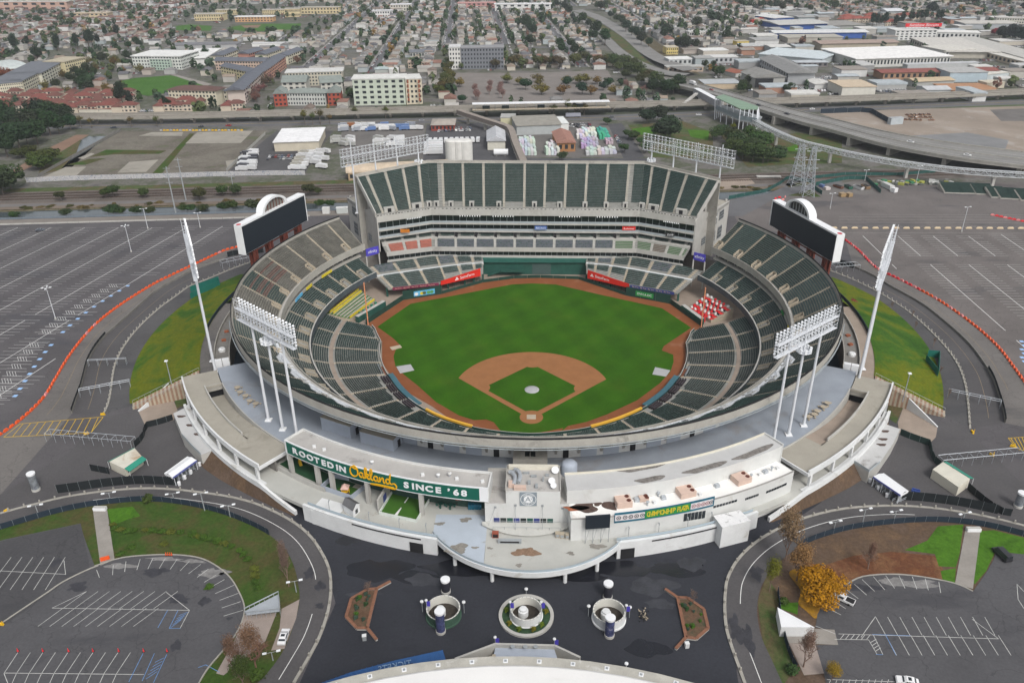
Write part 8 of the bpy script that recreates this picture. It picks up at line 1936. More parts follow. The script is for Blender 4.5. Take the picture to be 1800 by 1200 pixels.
B9('white bale stack behind the lilac bales',[(495,690),(630,690),(615,640),(500,640)],'d',7,3,(.74,.74,.74),4.5,group='white bales behind the lilac ones')
B9('lilac and pink bale stack right of the rusty shed',[(525,755),(640,755),(635,695),(530,695)],'d',6,4,(.5,.44,.58),4.,group='lilac bales')
B9('bright green bale stack by the side street',[(650,695),(720,690),(690,635),(625,640)],'d',4,3,(.08,.42,.3),4.2,group='green bales')
B9('pinkish bale stack near the side street',[(690,725),(740,725),(730,700),(680,700)],'d',3,2,(.5,.4,.5),3.,group='pinkish bales')
B9('grey white bale stack at the fence end of the bale yard',[(555,800),(760,790),(750,750),(560,765)],'d',8,2,(.6,.62,.62),3.4,group='grey white bales at the fence')
def B7(name,l,w,h,cab=True):
 mb=MB();mb.X((0,0,.9),(w,l,h),0,CT);mb.X((0,0,.45),(w*.7,l*.95,.45),0,BE)
 if cab:
  mb.X((0,l/2+1.,.6),(w*.95,1.9,1.9),0,CT,taper=.85);mb.X((0,l/2+1.75,1.5),(w*.8,.5,.8),0,BS)
 for sx in(-1,1):
  for y in(-l*.35,l*.35):
   mb.T((sx*w*.35,y,.45),(sx*w*.5,y,.45),.45,mt=HI,n=8)
 return mb.data(name)
C8=B7('box_truck',6.5,2.5,2.5)
F4=B7('long_truck',12.,2.6,2.9)
HQ=B7('bus_body',12.5,2.6,2.6,False)
def veh(mesh,p,rz,col,label,group,name='truck',cat='truck',dz=.1):
 o=AE(name,mesh);link(o);o.location=(p[0],p[1],GZ+dz);o.rotation_euler=(0,0,rz);o.color=(*col,1);return tag(o,label,cat,group)
rn=random.Random(21)
VC=[(.7,.7,.7),(.66,.67,.68),(.6,.6,.58),(.05,.05,.06),(.2,.21,.22),(.35,.36,.37),(.1,.13,.2),(.3,.05,.04)]
def A3(label,group,quad,crop,n,m,mesh,rz,cols,name='truck',cat='truck',p_=.85,jit=.12):
 q=GP(crop,*quad)
 for i in range(n):
  for k in range(m):
   if rn.random()>p_:
    continue
   f,g_=(i+.5)/n,(k+.5)/m;p=lerp(lerp(q[0],q[1],f),lerp(q[3],q[2],f),g_);veh(mesh,p,rz+rn.uniform(-jit,jit),rn.choice(cols),label,group,name,cat)
WT=[(.72,.72,.72),(.66,.67,.68),(.6,.6,.6)]
A3('white truck in the left row of the truck yard','trucks in the truck yard',[(1260,910),(1350,905),(1360,800),(1290,820)],'A',2,7,C8,1.45,WT+[(.05,.05,.06)])
A3('tall pale truck along the right wall of the truck yard','trucks along the right wall of the truck yard',[(1540,905),(1600,905),(1660,810),(1600,810)],'A',2,6,C8,1.45,WT+[(.4,.38,.33)])
A3('parked car in the middle of the truck yard','cars in the truck yard',[(1400,850),(1540,845),(1550,820),(1420,825)],'A',8,2,A5,.1,VC,'parked_car','car',.8)
A3('motorhome or van in the crowded left yard','vehicles in the crowded left yard',[(0,700),(430,690),(420,660),(0,665)],'B',12,3,C8,1.5,WT+[(.3,.32,.36),(.12,.2,.4),(.3,.12,.05)],'motorhome','motorhome',.6,.4)
A3('motorhome in the left yard behind the floodlight rack','vehicles behind the floodlight rack',[(-40,780),(330,780),(330,730),(-40,730)],'B',10,3,C8,1.4,WT+[(.4,.4,.38)],'motorhome','motorhome',.55,.5)
A3('white boat or trailer stored at the right edge of the truck yard','stored white boats',[(1640,900),(1720,900),(1740,800),(1680,800)],'A',2,5,C8,1.3,WT,'stored_boat','boat',.8,.3)
A3('white concrete mixer truck in the dark middle yard','white trucks in the dark yard',[(560,735),(920,730),(910,690),(570,700)],'c',10,1,C8,.1,WT,p_=1.)
A3('long white truck in the left part of the dark yard','long white trucks in the dark yard',[(545,800),(680,800),(670,720),(560,720)],'c',1,5,F4,1.6,WT,p_=1.)
A3('car parked beside the red-walled building','cars by the red-walled building',[(590,648),(850,640),(850,615),(750,620)],'c',10,2,A5,.2,VC,'parked_car','car',.7,.3)
A3('red forklift or tractor behind the bale yard','red machines behind the bale yard',[(455,620),(590,620),(585,590),(460,590)],'d',7,2,A5,.3,[(.3,.05,.06),(.08,.08,.09),(.5,.5,.5)],'yard_machine','machine',.8,.6)
A3('car parked along the side street by the bale yard','cars along the side street',[(745,670),(760,668),(800,730),(780,735)],'d',1,6,A5,-.3,VC,'parked_car','car',.9)
p=G(*P('d',(475,548))[0])
veh(HQ,p,pi/2+.09,(.3,.31,.36),'long grey bus stopped under the viaduct station',None,'bus','bus')
p=G(*P('c',(298,622))[0])
veh(HQ,p,pi/2+.09,(.72,.72,.72),'white bus parked in the crowded left yard',None,'bus','bus')
for k,(x,y,c,lab)in enumerate(((402,222,(.33,.03,.03),'red car on the street beyond the vacant lot'),(354,224,(.05,.05,.06),'dark car behind the red car on that street'),(200,226,(.04,.05,.07),'dark car on the street beyond the creek'),(724,218,(.7,.7,.7),'white car on the street in front of the apartment block'),(741,213,(.3,.3,.32),'grey car on the street near the footbridge'),(1075,207,(.1,.11,.12),'dark car at the junction by the side street'),(1077,212,(.2,.2,.21),'grey car at the junction by the side street'),(1160,203,(.7,.7,.7),'white car near the junction right of the viaduct station'),(1228,203,(.72,.72,.72),'white car below the green-roofed station'),(1427,193,(.7,.7,.7),'white car on the street right of the overpass'),(1484,191,(.08,.08,.09),'dark car on the street right of the overpass'))):
 veh(A5,G(x,y),1.65,c,lab,None,'moving_car','car')
def GH(name,A,B,z0,z1,mt,parent,top=None):
 mb=MB();n=len(A)
 for i in range(n-1):
  q=[A[i],A[i+1],B[i+1],B[i]];mb.Q([p[:2]for p in q],z0,z1,mt,top)
 return mb.B(name,parent)
def F0():
 AQ('under_viaduct',[(x,458+.115*x-9,0)for x in(-640,640)]+[(x,458+.115*x+9,0)for x in(640,-640)],.055,mat('shade_ground',(.06,.07,.05),.95,.3,.1));EU=Sm([NA([*p,0.])for p in((-640,412),(-444,424),(-302,428),(-164,442),(-21,458),(125,473),(275,491),(436,519),(640,560))],6);t=AC('railway_viaduct','long concrete elevated railway viaduct crossing the whole picture','viaduct',(0,458,GZ));VC_=mat('viaduct_concrete',(.3,.28,.245),.9,.16,.1,stain=(.18,.165,.14),stain_amt=.4)  # dark strip under the viaduct: its shade and greenery painted as ground colour
 for off in(-4.2,4.2):
  L=[NA([*p,0])for p in Of(EU,off)];mb=MB();mb.W(L,5.6,12.2,13.9,VC_,mat('track_deck',(.22,.2,.175),.95,.2,.2));mb.B('deck',t)
  for e in(-2.7,2.7):
   mb=MB();mb.W([NA([*p,0])for p in Of(L,e)],.2,13.9,14.7,AG if False else VC_);mb.B('parapet',t)
  for e in(-.75,.75):
   mb=MB();mb.W([NA([*p,0])for p in Of(L,e)],.12,13.9,14.1,CN);mb.B('rail',t)
 for p,a in CR(EU,27.,5.):
  mb=MB();mb.X((p[0],p[1],GZ),(2.,2.2,3.4),a,VC_);mb.X((p[0],p[1],GZ+3.4),(2.,12.5,1.3),a,VC_,taper=1.);mb.B('pier',t)
 s=AC('station_canopy','long white station canopy on the viaduct','canopy',G(960,190));a,b=YZ(830,181,466)[:2],YZ(1071,176,476)[:2];z=19.5;A,B=G(830,182,z),G(1071,177,z);mb=MB();mb.W([A,B],7.,z-.4,z,AJ);mb.B('roof',s);mb=MB();mb.W([A,B],7.,14.2,14.9,AG);mb.B('platform',s)
 for f in np.linspace(.02,.98,14):
  c=lerp(A,B,f);mb=MB();mb.X((c[0],c[1],14.9),(.5,1.,z-15.3),0,AA);mb.B('post',s)
 for f in(.1,.24,.5,.78):
  c=lerp(A,B,f);mb=MB();mb.X((c[0],c[1],14.9),(6.,2.6,2.6),.09,AZ);mb.B('shelter',s)
F0()
def EB():
 t=AC('footbridge','enclosed concrete footbridge bending from the station towards the ballpark','footbridge',G(880,240));pts=Sm([G(*P('B',q)[0],15.)for q in((620,590),(740,630),(860,668),(895,690),(915,750),(940,810),(965,870))],5);mb=MB();mb.W(pts,4.4,12.6,13.6,BF);mb.B('deck',t);mb=MB()
 for s in(-2.1,2.1):
  mb.W([NA([*p,0])for p in Of(pts,s)],.15,13.6,16.6,mat('mesh_brown',(.2,.17,.15),.8,.15))
 mb.B('side_mesh',t);mb=MB();mb.W(pts,4.6,16.6,16.8,mat('bridge_roof',(.27,.235,.205),.85,.15,.3));mb.B('roof',t)
 for p,a in CR(pts,26.,14.):
  mb=MB();mb.X((p[0],p[1],GZ),(1.6,1.6,12.6-GZ),a,BF);mb.B('pier',t)
EB()
def FC():
 up=Sm([G(*P('C',q)[0],15.)for q in((-200,395),(0,425),(200,475),(400,530),(600,585),(800,632),(1000,682),(1200,722),(1500,768),(1860,812))],4);lo=Sm([G(*P('C',q)[0],15.)for q in((-200,425),(0,460),(200,515),(400,578),(600,640),(800,692),(1000,748),(1200,792),(1500,842),(1860,885))],4);t=AC('overpass','wide pale elevated road sweeping down to the right edge','overpass',up[10]);n=min(len(up),len(lo));GH('deck',up[:n],lo[:n],13.4,15.,BF,t,CU)
 for e in(up,lo):
  mb=MB();mb.W(e,.4,15.,15.95,BF);mb.B('parapet',t)
 mid=[lerp(a,b,.5)for a,b in zip(up,lo)];mb=MB();mb.W(mid,.4,15.,15.6,BF);mb.B('median',t)
 for f in(.25,.75):
  mb=MB();mb.N([lerp(a,b,f)for a,b in zip(up,lo)],.3,15.02,FU);mb.B('lane_line',t)
 for i in range(3,n-1,4):
  c=mid[i];d=up[i+1]-up[i];mb=MB();mb.X((c[0],c[1],GZ),(2.5,np.hypot(*(up[i]-lo[i])[:2])*.7,13.4-GZ),atan2(d[1],d[0]),BF);mb.B('pier',t)
 for k,(f,lat,col,lab)in enumerate(((.16,.3,(.72,.72,.72),'white van on the overpass near the station'),(.2,.4,(.33,.04,.04),'red car on the overpass near the station'),(.335,.6,(.04,.04,.05),'black car on the overpass above the green roof'),(.42,.62,(.04,.04,.05),'second black car farther down the overpass'),(.78,.45,(.72,.72,.72),'white car on the right part of the overpass'),(.9,.75,(.72,.72,.72),'white pickup low on the overpass at the right'))):
  i=int(f*(n-1));p=lerp(up[i],lo[i],lat);d=up[i+1]-up[i];veh(A5 if 'van' not in lab else C8,p,atan2(d[1],d[0])-pi/2,col,lab,None,'moving_car' if 'van' not in lab else 'moving_van','car' if 'van' not in lab else 'van',dz=7.55)
 for nm,A,B in(('carriageway',[(1215,58),(1330,100),(1470,190),(1560,270),(1650,340),(1800,412)],[(1270,52),(1390,95),(1545,190),(1660,275),(1760,345),(1900,400)]),('carriageway',[(1205,70),(1270,115),(1350,190),(1420,265),(1520,350),(1650,410),(1800,440)],[(1235,68),(1310,110),(1400,185),(1480,260),(1590,335),(1720,395),(1840,425)])):
  A_,B_=Sm([G(*P('B',q)[0])for q in A],4),Sm([G(*P('B',q)[0])for q in B],4);m=min(len(A_),len(B_));mb=MB()
  for i in range(m-1):
   za=GZ+.6+(6.5*max(0,(i/(m-1)-.6)/.4));zb=GZ+.6+(6.5*max(0,((i+1)/(m-1)-.6)/.4));mb.Y([(*A_[i][:2],za),(*A_[i+1][:2],zb),(*B_[i+1][:2],zb),(*B_[i][:2],za)],CU)
  AH(mb.B('freeway'))
 AQ('verge',[G(*P('B',q)[0])for q in((1240,68),(1320,95),(1480,195),(1560,270),(1640,345),(1600,340),(1480,255),(1400,180),(1300,105))],.2,CI);AQ('verge',[G(*P('B',q)[0])for q in((1545,190),(1620,190),(1800,320),(1900,400),(1760,345),(1660,275))],.2,DRY)
FC()
def FH():
 t=AC('guideway','white steel truss guideway curving on piers towards the right edge','guideway',G(1420,260));z=17.5;pts=Sm([G(*P('C',q)[0],z)for q in((330,600),(450,668),(600,733),(750,772),(900,806),(1100,842),(1300,870),(1500,892),(1860,916))],8);SW=mat('guideway_steel',(.5,.52,.53),.5,.1,.4);pp=[p for p,a in CR(pts,3.)];Lp,Rp=Of(pp,2.),Of(pp,-2.)
 for nm,src,dz in(('chord',Lp,0),('chord',Rp,0),('chord',Lp,-2.6),('chord',Rp,-2.6)):
  mb=MB();mb.W([NA([*p,0])for p in src],.45,z+dz-.25,z+dz+.2,SW);mb.B(nm,t)
 mb=MB()
 for i in range(len(pp)-1):
  for src in(Lp,Rp):
   a,b=src[i],src[i+1]
   if i%2:
    mb.T((*a,z),(*b,z-2.6),.16,mt=SW,n=4)
   else:
    mb.T((*a,z-2.6),(*b,z),.16,mt=SW,n=4)
   mb.T((*a,z),(*a,z-2.6),.13,mt=SW,n=4)
  mb.T((*Lp[i],z),(*Rp[i],z),.16,mt=SW,n=4);mb.T((*Lp[i],z-2.6),(*Rp[i+1],z-2.6),.13,mt=SW,n=4)
 mb.B('lattice',t)['kind']='stuff';mb=MB();mb.W(pp,1.2,z+.2,z+.35,SW);mb.B('walkway',t)
 for x,y in((500,745),(425,700),(785,858),(1200,925),(1660,965)):
  best=min(pp,key=lambda p:abs(DJ(p)[0]-P('C',(x,y))[0][0]));mb=MB();mb.X((best[0],best[1],GZ),(1.8,1.8,z-2.8-GZ),.2,AD);mb.X((best[0],best[1],z-3.6),(4.5,2.,.8),.2,AD);mb.B('pier',t)
 s=AC('guideway_station','raised station with pale green roof beside the overpass','station',G(1285,205));zr=24.;q=[G(*P('C',k)[0],zr)for k in((172,512),(215,498),(400,562),(395,576),(305,574))];mb=MB();mb.Q([p[:2]for p in q],zr-.6,zr,F5);mb.B('roof',s);q2=[G(*P('C',k)[0],16.)for k in((175,575),(215,555),(420,615),(390,645),(300,630))];mb=MB();mb.Q([p[:2]for p in q2],14.8,16.,AA);mb.B('platform',s)
 for i in range(len(q)):
  for f in(0.,.25,.5,.75):
   c=lerp(q2[i],q2[(i+1)%5],f);c2=lerp(q[i],q[(i+1)%5],f);mb=MB();mb.T((c[0],c[1],GZ),(c2[0],c2[1],zr-.6),.35,mt=AK,n=6);mb.B('column',s)
 mb=MB();mb.W([q2[0],q2[4],q2[3]],.2,16.,19.,mat('station_glass',(.2,.24,.26),.3,.2));mb.B('screen',s);a,b=G(*P('C',(70,480))[0],17),G(*P('C',(190,545))[0],17);mb=MB();mb.W([a,b],5.,14.,19.5,mat('link_grey',(.3,.3,.31)),AJ);mb.B('link',s);mb=MB();st0,st1=G(*P('C',(0,540))[0],15),G(*P('C',(75,490))[0],18);mb.W([st0,st1],3.,[12.5,17.],[13.5,18.],AD);mb.B('stair',s)
 for lab,f,tp in(('left lattice pylon in front of the guideway',((565,980),(632,975)),765),('right lattice pylon in front of the guideway',((622,1030),(686,1035)),775)):
  A,B=G(*P('C',f[0])[0]),G(*P('C',f[1])[0]);c=(A+B)/2;w=np.hypot(*(B-A)[:2]);zt=AI(c[0],c[1],P('C',(0,tp))[0][1]);p_=AC('lattice_pylon',lab,'pylon',c);n=9;lv=[(GZ+(zt-GZ)*k/n,w/2*(1-.72*(k/n)**.8))for k in range(n+1)];cs=[(-1,-1),(1,-1),(1,1),(-1,1)]
  for sx,sy in cs:
   mb=MB()
   for(z0,h0),(z1,h1)in zip(lv[:-1],lv[1:]):
    mb.T((c[0]+sx*h0,c[1]+sy*h0,z0),(c[0]+sx*h1,c[1]+sy*h1,z1),.2,mt=BT,n=4)
   mb.B('leg',p_)
  mb=MB()
  for(z0,h0),(z1,h1)in zip(lv[:-1],lv[1:]):
   for k in range(4):
    a0,a1=cs[k],cs[(k+1)%4];mb.T((c[0]+a0[0]*h0,c[1]+a0[1]*h0,z0),(c[0]+a1[0]*h1,c[1]+a1[1]*h1,z1),.1,mt=BT,n=3);mb.T((c[0]+a1[0]*h0,c[1]+a1[1]*h0,z0),(c[0]+a0[0]*h1,c[1]+a0[1]*h1,z1),.1,mt=BT,n=3);mb.T((c[0]+a0[0]*h1,c[1]+a0[1]*h1,z1),(c[0]+a1[0]*h1,c[1]+a1[1]*h1,z1),.1,mt=BT,n=3)
  mb.B('bracing',p_)['kind']='stuff'
  for k in range(3):
   zz=zt-2.5-5.*k
   if zz<GZ+12:
    break
   mb=MB();mb.T((c[0]-4,c[1],zz),(c[0]+4,c[1],zz),.18,mt=BT,n=4);mb.B('cross_arm',p_)
FH()
for k,(x,y,ty,lab)in enumerate(((309,374,293,'left one of the two tall grey power poles by the canal'),(327,352,278,'right one of the two tall grey power poles by the canal'),(411,336,310,'short lamp pole by the railway behind the canal'))):
 p=G(x,y);t=AC('power_pole',lab,'pole',p);zt=AI(p[0],p[1],ty);mb=MB();mb.T(p,(p[0],p[1],zt),.45 if k<2 else .2,.25,AA,8);mb.B('shaft',t)
 for dz in(1,5,9)if k<2 else(.3,):
  mb=MB();mb.T((p[0]-2,p[1],zt-dz),(p[0]+2,p[1],zt-dz),.14,mt=AA,n=4);mb.B('cross_arm',t)
AB('yard',[(140,180),(560,110),(620,230),(180,240)],.05,AX,'t')
AV(GP('t',(135,190),(200,235)),'dark teal site fence, left side of the skip yard',2.4,BQ,4)
AV(GP('t',(150,165),(400,115),(545,115),(665,225)),'dark teal site fence behind and right of the skip yard',2.4,BQ,4)
AV(GP('t',(130,110),(400,80),(800,85),(1100,60)),'long teal mesh fence beside the railway on the right',2.,BQ,8)
for k,(x,y,w,l,h,col,lab)in enumerate(((410,185,2.4,5.5,1.6,(.03,.12,.08),'dark green skip in the fenced yard'),(490,190,2.4,6.,1.6,(.62,.62,.62),'white skip in the fenced yard'),(545,185,2.6,6.,1.8,(.26,.17,.1),'brown skip in the fenced yard'),(330,180,2.4,6,1.2,(.16,.07,.04),'rust red skip in the fenced yard'),(240,195,3,3,1.4,(.55,.5,.48),'pale rubble heap in the fenced yard'),(200,175,2.2,3,1.5,(.08,.12,.25),'blue container in the fenced yard'),(360,250,3.2,3.2,2.,(.32,.22,.11),'left tan straw-coloured stack outside the fenced yard'),(413,250,3.2,3.2,2.,(.3,.21,.11),'right tan straw-coloured stack outside the fenced yard'),(720,185,3,9,2.6,(.55,.55,.53),'white trailer beside the fenced yard'),(770,215,3,3,2.4,(.7,.7,.7),'white box trailer right of the fenced yard'))):
 p=G(*P('t',(x,y))[0]);mb=MB();mb.X((0,0,.15),(w,l,h),0,CT,taper=1.08 if 'skip' in lab else .97);mb.X((0,0,.15+h),(w*.94,l*.94,.04),0,BE if 'skip' in lab else CT)
 for sx in(-1,1):
  mb.X((sx*w*.35,0,0),(.2,l*.8,.15),0,BE)
 o=mb.B('skip' if 'skip' in lab else('trailer' if 'trailer' in lab else 'stack'));o.location=(p[0],p[1],GZ+.05);o.rotation_euler=(0,0,.5 if k%2 else .2);o.color=(*col,1);tag(o,lab,'skip' if 'skip' in lab else 'container')
A3('small pallet or frame in the litter behind the right lot','litter behind the right lot',[(600,170),(1240,160),(1240,125),(640,130)],'t',16,3,BI['box'],.3,[(.6,.6,.58),(.1,.11,.1),(.3,.3,.28),(.35,.36,.08),(.05,.2,.1)],'yard_crate','crate',.75,1.2)
for o in[o for o in COL.objects if o.name.startswith('yard_crate')]:
 o.scale=(random.uniform(1.5,3.5),random.uniform(1,3),random.uniform(.6,1.6))
rn2=random.Random(6)
for k,(x,y,w)in enumerate(((1245,225,11),(1370,228,11),(1500,235,12),(1610,260,10),(1690,270,11),(1790,275,12),(1860,285,12))):
 p=G(*P('t',(x,y))[0]);t=AC('stored_seating','%s bank of stored green seating from the left, far right of the lot'%ORD[k],'seating unit',p,'stored seating units');mb=MB();n=9
 for r_ in range(n):
  mb.X((p[0],p[1]+r_*1.1,GZ),(w,1.1,.6+.38*r_),-.12,BF)
 mb.B('frame',t)
 for r_ in range(n):
  mb=MB();mb.X((p[0],p[1]+r_*1.1+.2,GZ+.62+.38*r_),(w*.9,.5,.55),-.12,DL);mb.B('seat_row',t)
for k in range(9):
 p=G(*P('t',(1550+34*k,400+7*k))[0]);o=AE('water_barrier',BM['p' if k%3==0 else 'r']);link(o);o.location=(p[0],p[1],GZ+.05);o.rotation_euler=(0,0,-.3);tag(o,'red or pink barrier in the far line before the stored seating','barrier','barriers before the stored seating')
for k,(x,y)in enumerate(((1370,348),(1376,352),(1363,350),(1380,347))):
 p=G(x,y);o=AE('water_barrier',BM['r' if k%2==0 else 'p']);link(o);o.location=(p[0],p[1],GZ+.05);o.rotation_euler=(0,0,.4*k);tag(o,'red barrier in the pile behind the right scoreboard','barrier','barriers piled behind the right scoreboard')
bpx('smaller white site box on the canal road behind the left scoreboard',(567,376),(579,376),3.2,2.5,WHT,WHT,'flat',.2,None,name='site_box',cat='container')
bpx('wider white site box on the canal road next to the grandstand',(592,376),(612,375),3.2,2.5,(.55,.58,.56),WHT,'flat',.2,None,name='site_box',cat='container')
H0=(.42,.52,.44)
LC=(.6,.56,.44)
AB('park',[(620,430),(720,412),(900,398),(1000,420),(1085,452),(1000,462),(885,490),(780,507),(690,490),(640,462)],.08,B5,'A')
AB('park_path',[(900,395),(930,395),(1120,445),(1085,455)],.1,mat('path_concrete',(.27,.25,.225)),'A')
AB('park_dirt',[(475,450),(560,430),(590,465),(540,495),(480,480)],.09,mat('red_dirt',(.22,.14,.1)),'A')
AB('school_field',[(920,140),(1000,130),(1120,138),(1110,165),(930,160)],.1,B5,'A')
AB('school_field',[(1190,150),(1300,128),(1590,125),(1580,155),(1300,170)],.1,B5,'A')
AB('school_field',[(1270,135),(1380,132),(1360,148),(1290,148)],.14,mat('red_dirt',(.22,.14,.1)),'A')
AB('paved_lot',[(910,245),(1500,235),(1640,240),(1700,260),(1480,310),(1180,285)],.07,AX,'A')
bpx('long cream apartment terrace with dark stepped roofs at the left edge',(-60,325),(200,300),12,16,LC,SLATE,'flat',.6,(16,4),crop='a')
bpx('cream apartment terrace slanting away behind the red-tiled houses',(205,290),(345,215),12,30,LC,SLATE,'flat',.6,(10,4),crop='a')
bpx('farther cream apartment terrace slanting away towards the mint block',(350,225),(530,120),12,34,(.62,.6,.5),SLATE,'flat',.6,(10,4),crop='a')
bpx('pale yellow apartment terrace with ragged roofline behind the park trees',(530,140),(690,100),13,26,(.6,.53,.34),(.45,.4,.3),'flat',.6,(10,4),crop='a')
bpx('pale gym with curved grey roof and pink walls at the left edge',(-20,165),(240,130),7,60,(.55,.44,.38),(.5,.54,.53),'barrel',4.5,None,crop='a')
bpx('large white and mint apartment block beside the park',(708,366),(962,368),14,46,(.62,.64,.6),(.72,.72,.7),'flat',.8,(17,4),crop='A',sides='r')
bpx('mint coloured bay wing on the large apartment block',(800,371),(905,373),12,3,H0,(.6,.6,.58),'flat',.5,(7,4),crop='A')
bpx('plain white hall behind the large apartment block',(1090,345),(1172,292),8,30,WHT,(.74,.74,.72),'flat',.5,None,crop='A')
bpx('long low white wall-like building behind the paved lot',(1330,248),(1510,245),4,12,WHT,(.6,.6,.6),'flat',.4,None,crop='A')
bpx('long grey flat shed behind the large apartment block',(915,262),(1250,255),5,26,(.4,.4,.4),(.2,.2,.21),'flat',.4,None,crop='A')
k=0
for y,xs in((196,range(2,236,19)),(188,range(8,240,24)),(179,range(0,238,25)),(171,range(30,235,33)),(194,(284,300,318,340)),(193,(402,418)),(186,(296,330,355))):
 for x in xs:
  p=G(x,y)
  if y==188 and 205<x<225:
   continue
  k+=1;BW('red-tiled pale house in the rows behind the viaduct, left of centre',p,12+(k%3)*2,9,5.+(k%2),.09+(0. if k%4 else 1.57),(.58,.5,.4),(.145+.02*(k%3),.066,.054),'hip',2.8,(4,2),'house','red_tiled_house','red-tiled houses behind the viaduct')
for q in(((-10,433),(300,437)),((305,438),(560,440)),((580,440),(900,440))):
 bpx('low red-capped boundary wall range behind the viaduct at %s'%{-10:'the far left',305:'left',580:'centre left'}[q[0][0]],q[0],q[1],3,6,(.6,.56,.48),(.18,.06,.045),'gable',1.4,None,crop='a')
SL,BRN=(.13,.14,.165),(.13,.075,.065)
bpx('cream four-storey terrace with brown roof below the park',(0,555),(370,565),13,18,LC,BRN,'hip',3.,(14,4),crop='b')
bpx('cream corner block with slate roof at the end of the brown-roofed terrace',(430,545),(570,548),11,20,(.6,.56,.46),SL,'hip',3.,(6,3),crop='b')
bpx('white and red terrace running away along the avenue',(595,552),(745,395),13,15,(.55,.47,.42),SL,'gable',3.,(14,4),crop='b')
bpx('pink and red terrace farther up the avenue',(750,390),(915,262),12,15,(.5,.27,.2),SL,'gable',3.,(14,4),crop='b')
bpx('yellow-based cream terrace behind the slate-roofed ones',(405,330),(655,385),10,16,(.6,.53,.33),SL,'gable',3.,(12,3),crop='b')
bpx('long pink and cream terrace with slate roof behind the yellow-based one',(360,285),(745,290),10,16,(.55,.42,.34),SL,'gable',3.2,(18,3),crop='b')
bpx('left one of the four slate-roofed terraces at the back',(420,240),(540,190),10,14,LC,SL,'gable',3.,(8,3),crop='b')
bpx('second of the four slate-roofed terraces at the back',(625,225),(740,190),10,14,(.45,.22,.17),SL,'gable',3.,(8,3),crop='b')
bpx('third of the four slate-roofed terraces at the back',(760,230),(880,185),10,14,LC,SL,'gable',3.,(8,3),crop='b')
bpx('rightmost of the four slate-roofed terraces at the back',(930,240),(1050,190),10,14,LC,SL,'gable',3.,(8,3),crop='b')
GRN=(.24,.27,.25)
bpx('grey white three-storey terrace with green grey roof right of the avenue',(925,563),(1225,565),11,16,(.52,.53,.5),GRN,'hip',3.2,(14,3),crop='b')
bpx('red gabled house at the left end of the grey white terrace',(822,572),(920,568),11,20,(.36,.08,.05),GRN,'gable',4.,(3,3),crop='b')
bpx('red gabled house at the right end of the grey white terrace',(1243,565),(1344,562),11,20,(.36,.08,.05),GRN,'gable',4.,(3,3),crop='b')
bpx('pale gabled wing behind the left red house',(885,475),(1075,470),11,26,(.52,.51,.46),GRN,'gable',4.5,(4,3),crop='b')
bpx('pale gabled wing behind the right red house',(1190,480),(1360,470),11,26,(.52,.51,.46),GRN,'gable',4.5,(4,3),crop='b')
bpx('four-storey grey and cream block behind the gabled wings',(920,415),(1360,400),13,22,(.5,.47,.38),(.6,.6,.58),'flat',.8,(18,4),crop='b')
bpx('mint and cream five-storey apartment block in front of the station',(87,470),(425,463),21,22,(.5,.55,.46),(.66,.66,.63),'flat',.9,(7,5),crop='c',top=300)
bpx('cream and brown end of the five-storey apartment block',(430,463),(535,458),21,22,(.58,.52,.4),(.66,.66,.63),'flat',.9,(4,5),crop='c',top=298)
for i in range(2):
 for j in range(5):
  x=445+72*i;p=G(*P('c',(x,462))[0]);o=DN('box','brown_panel',None,(p[0],p[1]-.3,GZ+2.8+3.9*j),(1.6,.2,3.),(.3,.1,.05));tag(o,'%s brown facade panel, storey %s of the cream apartment end'%(('left','right')[i],ORD[j]),'panel')
bpx('dark grey five-storey block behind the station car park',(788,232),(1066,228),22,20,(.19,.2,.22),(.28,.28,.29),'flat',.9,(14,5),crop='c',top=95)
bpx('white end of the dark grey block behind the car park',(712,233),(785,232),22,22,(.66,.65,.62),(.6,.6,.6),'flat',.9,(4,5),crop='c',top=90)
bpx('yellow roof box on the dark grey block',(822,228),(852,227),24,5,(.65,.5,.01),(.65,.5,.01),'flat',.4,None,crop='c',top=93)
bpx('white two-storey bungalow court near the yellow roof box',(440,225),(582,224),6,14,(.55,.44,.33),(.42,.33,.27),'gable',2.,(8,2),crop='c')
bpx('slate-roofed hall among the bungalows',(450,155),(605,152),6,14,(.4,.4,.38),SLATE,'gable',2.5,(8,1),crop='c')
bpx('pale blue roofed workshop behind the mint apartment block',(222,265),(312,262),5,14,(.4,.42,.4),(.38,.44,.44),'hip',2.,None,crop='c')
bpx('white roofed workshop behind the mint apartment block',(315,268),(378,266),5,14,(.6,.6,.58),(.66,.66,.64),'flat',.5,None,crop='c')
bpx('red-fronted workshop behind the mint apartment block',(210,292),(312,290),4,6,(.36,.06,.05),(.35,.3,.28),'flat',.5,None,crop='c')
AB('car_park',[(590,545),(600,385),(1000,385),(1405,372),(1490,532),(1100,540)],.09,mat('car_park_surface',(.2,.18,.165),.95,.15,.05,stain=(.15,.135,.125),stain_amt=.4),'B')
mb=MB()
for y in(392,402,412,423,434):
 for x in range(640,1380,30):
  a,b=GP('B',(x,y),(x+22,y))
  if random.random()<.5:
   mb.N([a,b],.25,GZ+.12,FU)
AH(mb.B('parking_line'))
